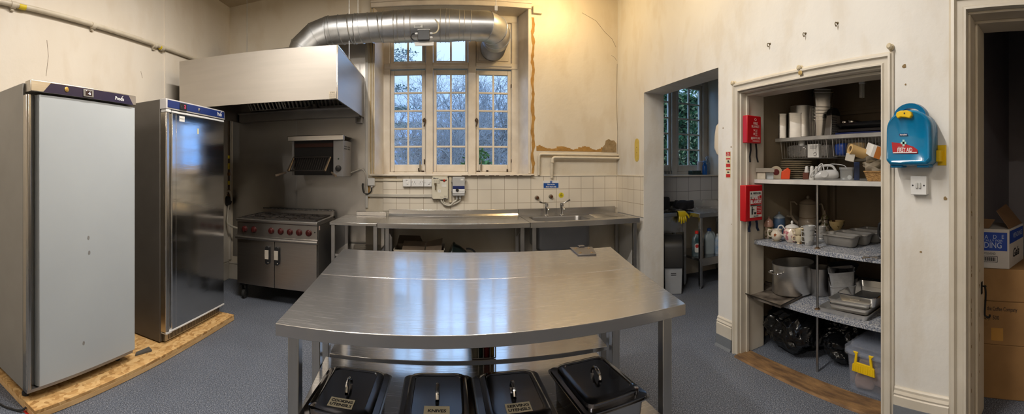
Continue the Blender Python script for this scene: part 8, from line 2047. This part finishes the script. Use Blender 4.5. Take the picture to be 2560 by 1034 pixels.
for k in range(26):
    z = 1.5 + k * .38; az = rg.uniform(0, 6.28); ln = 3.6 - k * .07
    for a in (0, 2.1, 4.2):
        e = Vector((math.cos(az + a), math.sin(az + a), 0)) * ln
        b.tube([(-4.6, 17, z), (-4.6 + e.x, 17 + e.y, z + .1)], [.06, .015], 4, caps=False)
        for q_ in (.35, .6, .8, 1.0): leafcloud(b, (-4.6 + e.x * q_, 17 + e.y * q_, z + .12 * q_), (.8, .8, .08), 210, .05, rg, True)
b.build('boughs', need, t, w=True, smooth=0)
ever = mat('evergreen_leaves', '#5c9450', 0.8, color2='#38652f', scale=4)
b = MB()
leafcloud(b, (.62, 8.0, .33), (.5, .5, 1.58), 4200, .06, rg); b.tube([(.62, 8, -1.21), (.62, 8, .6)], .05, 6); tag(b.build('evergreen_bush', ever, smooth=0), 'rounded green evergreen bush low outside the main window', 'bush')
ivy = mat('ivy_leaves', '#5c8a52', 0.5, color2='#1d3520', scale=6)
ivy2 = mat('ivy_pale_leaves', '#b3b58a', 0.6, color2='#7d8a54', scale=6)
t = thing('ivy_hedge', 'thick ivy covered hedge close outside the scullery window', 'hedge', (5.2, 7.2, -1.25))
b = MB(); b.box((3.4, 7.1, -1.25), (7.5, 7.6, 3.0)); b.build('stems', mat('dark_hedge_stems', '#161d18', 0.95, color2='#0d120f', scale=6), t, w=True)
b = MB(); leafcloud(b, (5.2, 6.9, 1.5), (1.9, .4, 2.1), 15000, .05, rg); b.build('leaves', ivy, t, w=True, smooth=0)
b = MB(); leafcloud(b, (5.2, 6.85, 1.7), (1.9, .4, 1.8), 4500, .038, rg); b.build('pale_leaves', ivy2, t, w=True, smooth=0)

# ------------------------------------------------------------------ tidy the object tree
def split_loose(o):
    """every separate piece of this part becomes a part of its own"""
    me = o.data; par = list(range(len(me.vertices)))
    def find(i):
        while par[i] != i: par[i] = par[par[i]]; i = par[i]
        return i
    for p in me.polygons:
        a = find(p.vertices[0])
        for v in p.vertices[1:]: par[find(v)] = a
    groups = {}
    for p in me.polygons: groups.setdefault(find(p.vertices[0]), []).append(p)
    if len(groups) < 2: return
    nm = o.name.split('.')[0]
    for gi, polys in enumerate(groups.values()):
        idx = sorted({v for p in polys for v in p.vertices}); mp = {v: i for i, v in enumerate(idx)}
        m2 = bpy.data.meshes.new(nm); m2.from_pydata([tuple(me.vertices[v].co) for v in idx], [], [tuple(mp[v] for v in p.vertices) for p in polys])
        for m in me.materials: m2.materials.append(m)
        for q2, p in zip(m2.polygons, polys): q2.use_smooth = p.use_smooth; q2.material_index = p.material_index
        m2.set_sharp_from_angle(angle=R(35))
        n = o.copy(); n.data = m2; COL.objects.link(n)
    bpy.data.objects.remove(o)
for o in list(COL.objects):
    if o.type == 'MESH' and o.parent and o.name.split('.')[0] in ('pipe_clip', 'scuff_mark', 'white_trim', 'hanger_rod', 'screw', 'white_label', 'black_label', 'white_tag', 'window_stay', 'head_moulding'):
        split_loose(o)
for o in list(COL.objects):          # a thing with one single part is that mesh itself
    if o.type == 'EMPTY' and 'label' in o and len(o.children) == 1 and o.children[0].type == 'MESH' and not o.children[0].children:
        c = o.children[0]; nm = o.name
        for k in ('label', 'category', 'group'):
            if k in o: c[k] = o[k]
        c.parent = None; c.location = o.location; c.rotation_euler = o.rotation_euler
        bpy.data.objects.remove(o); c.name = nm; c.data.name = nm
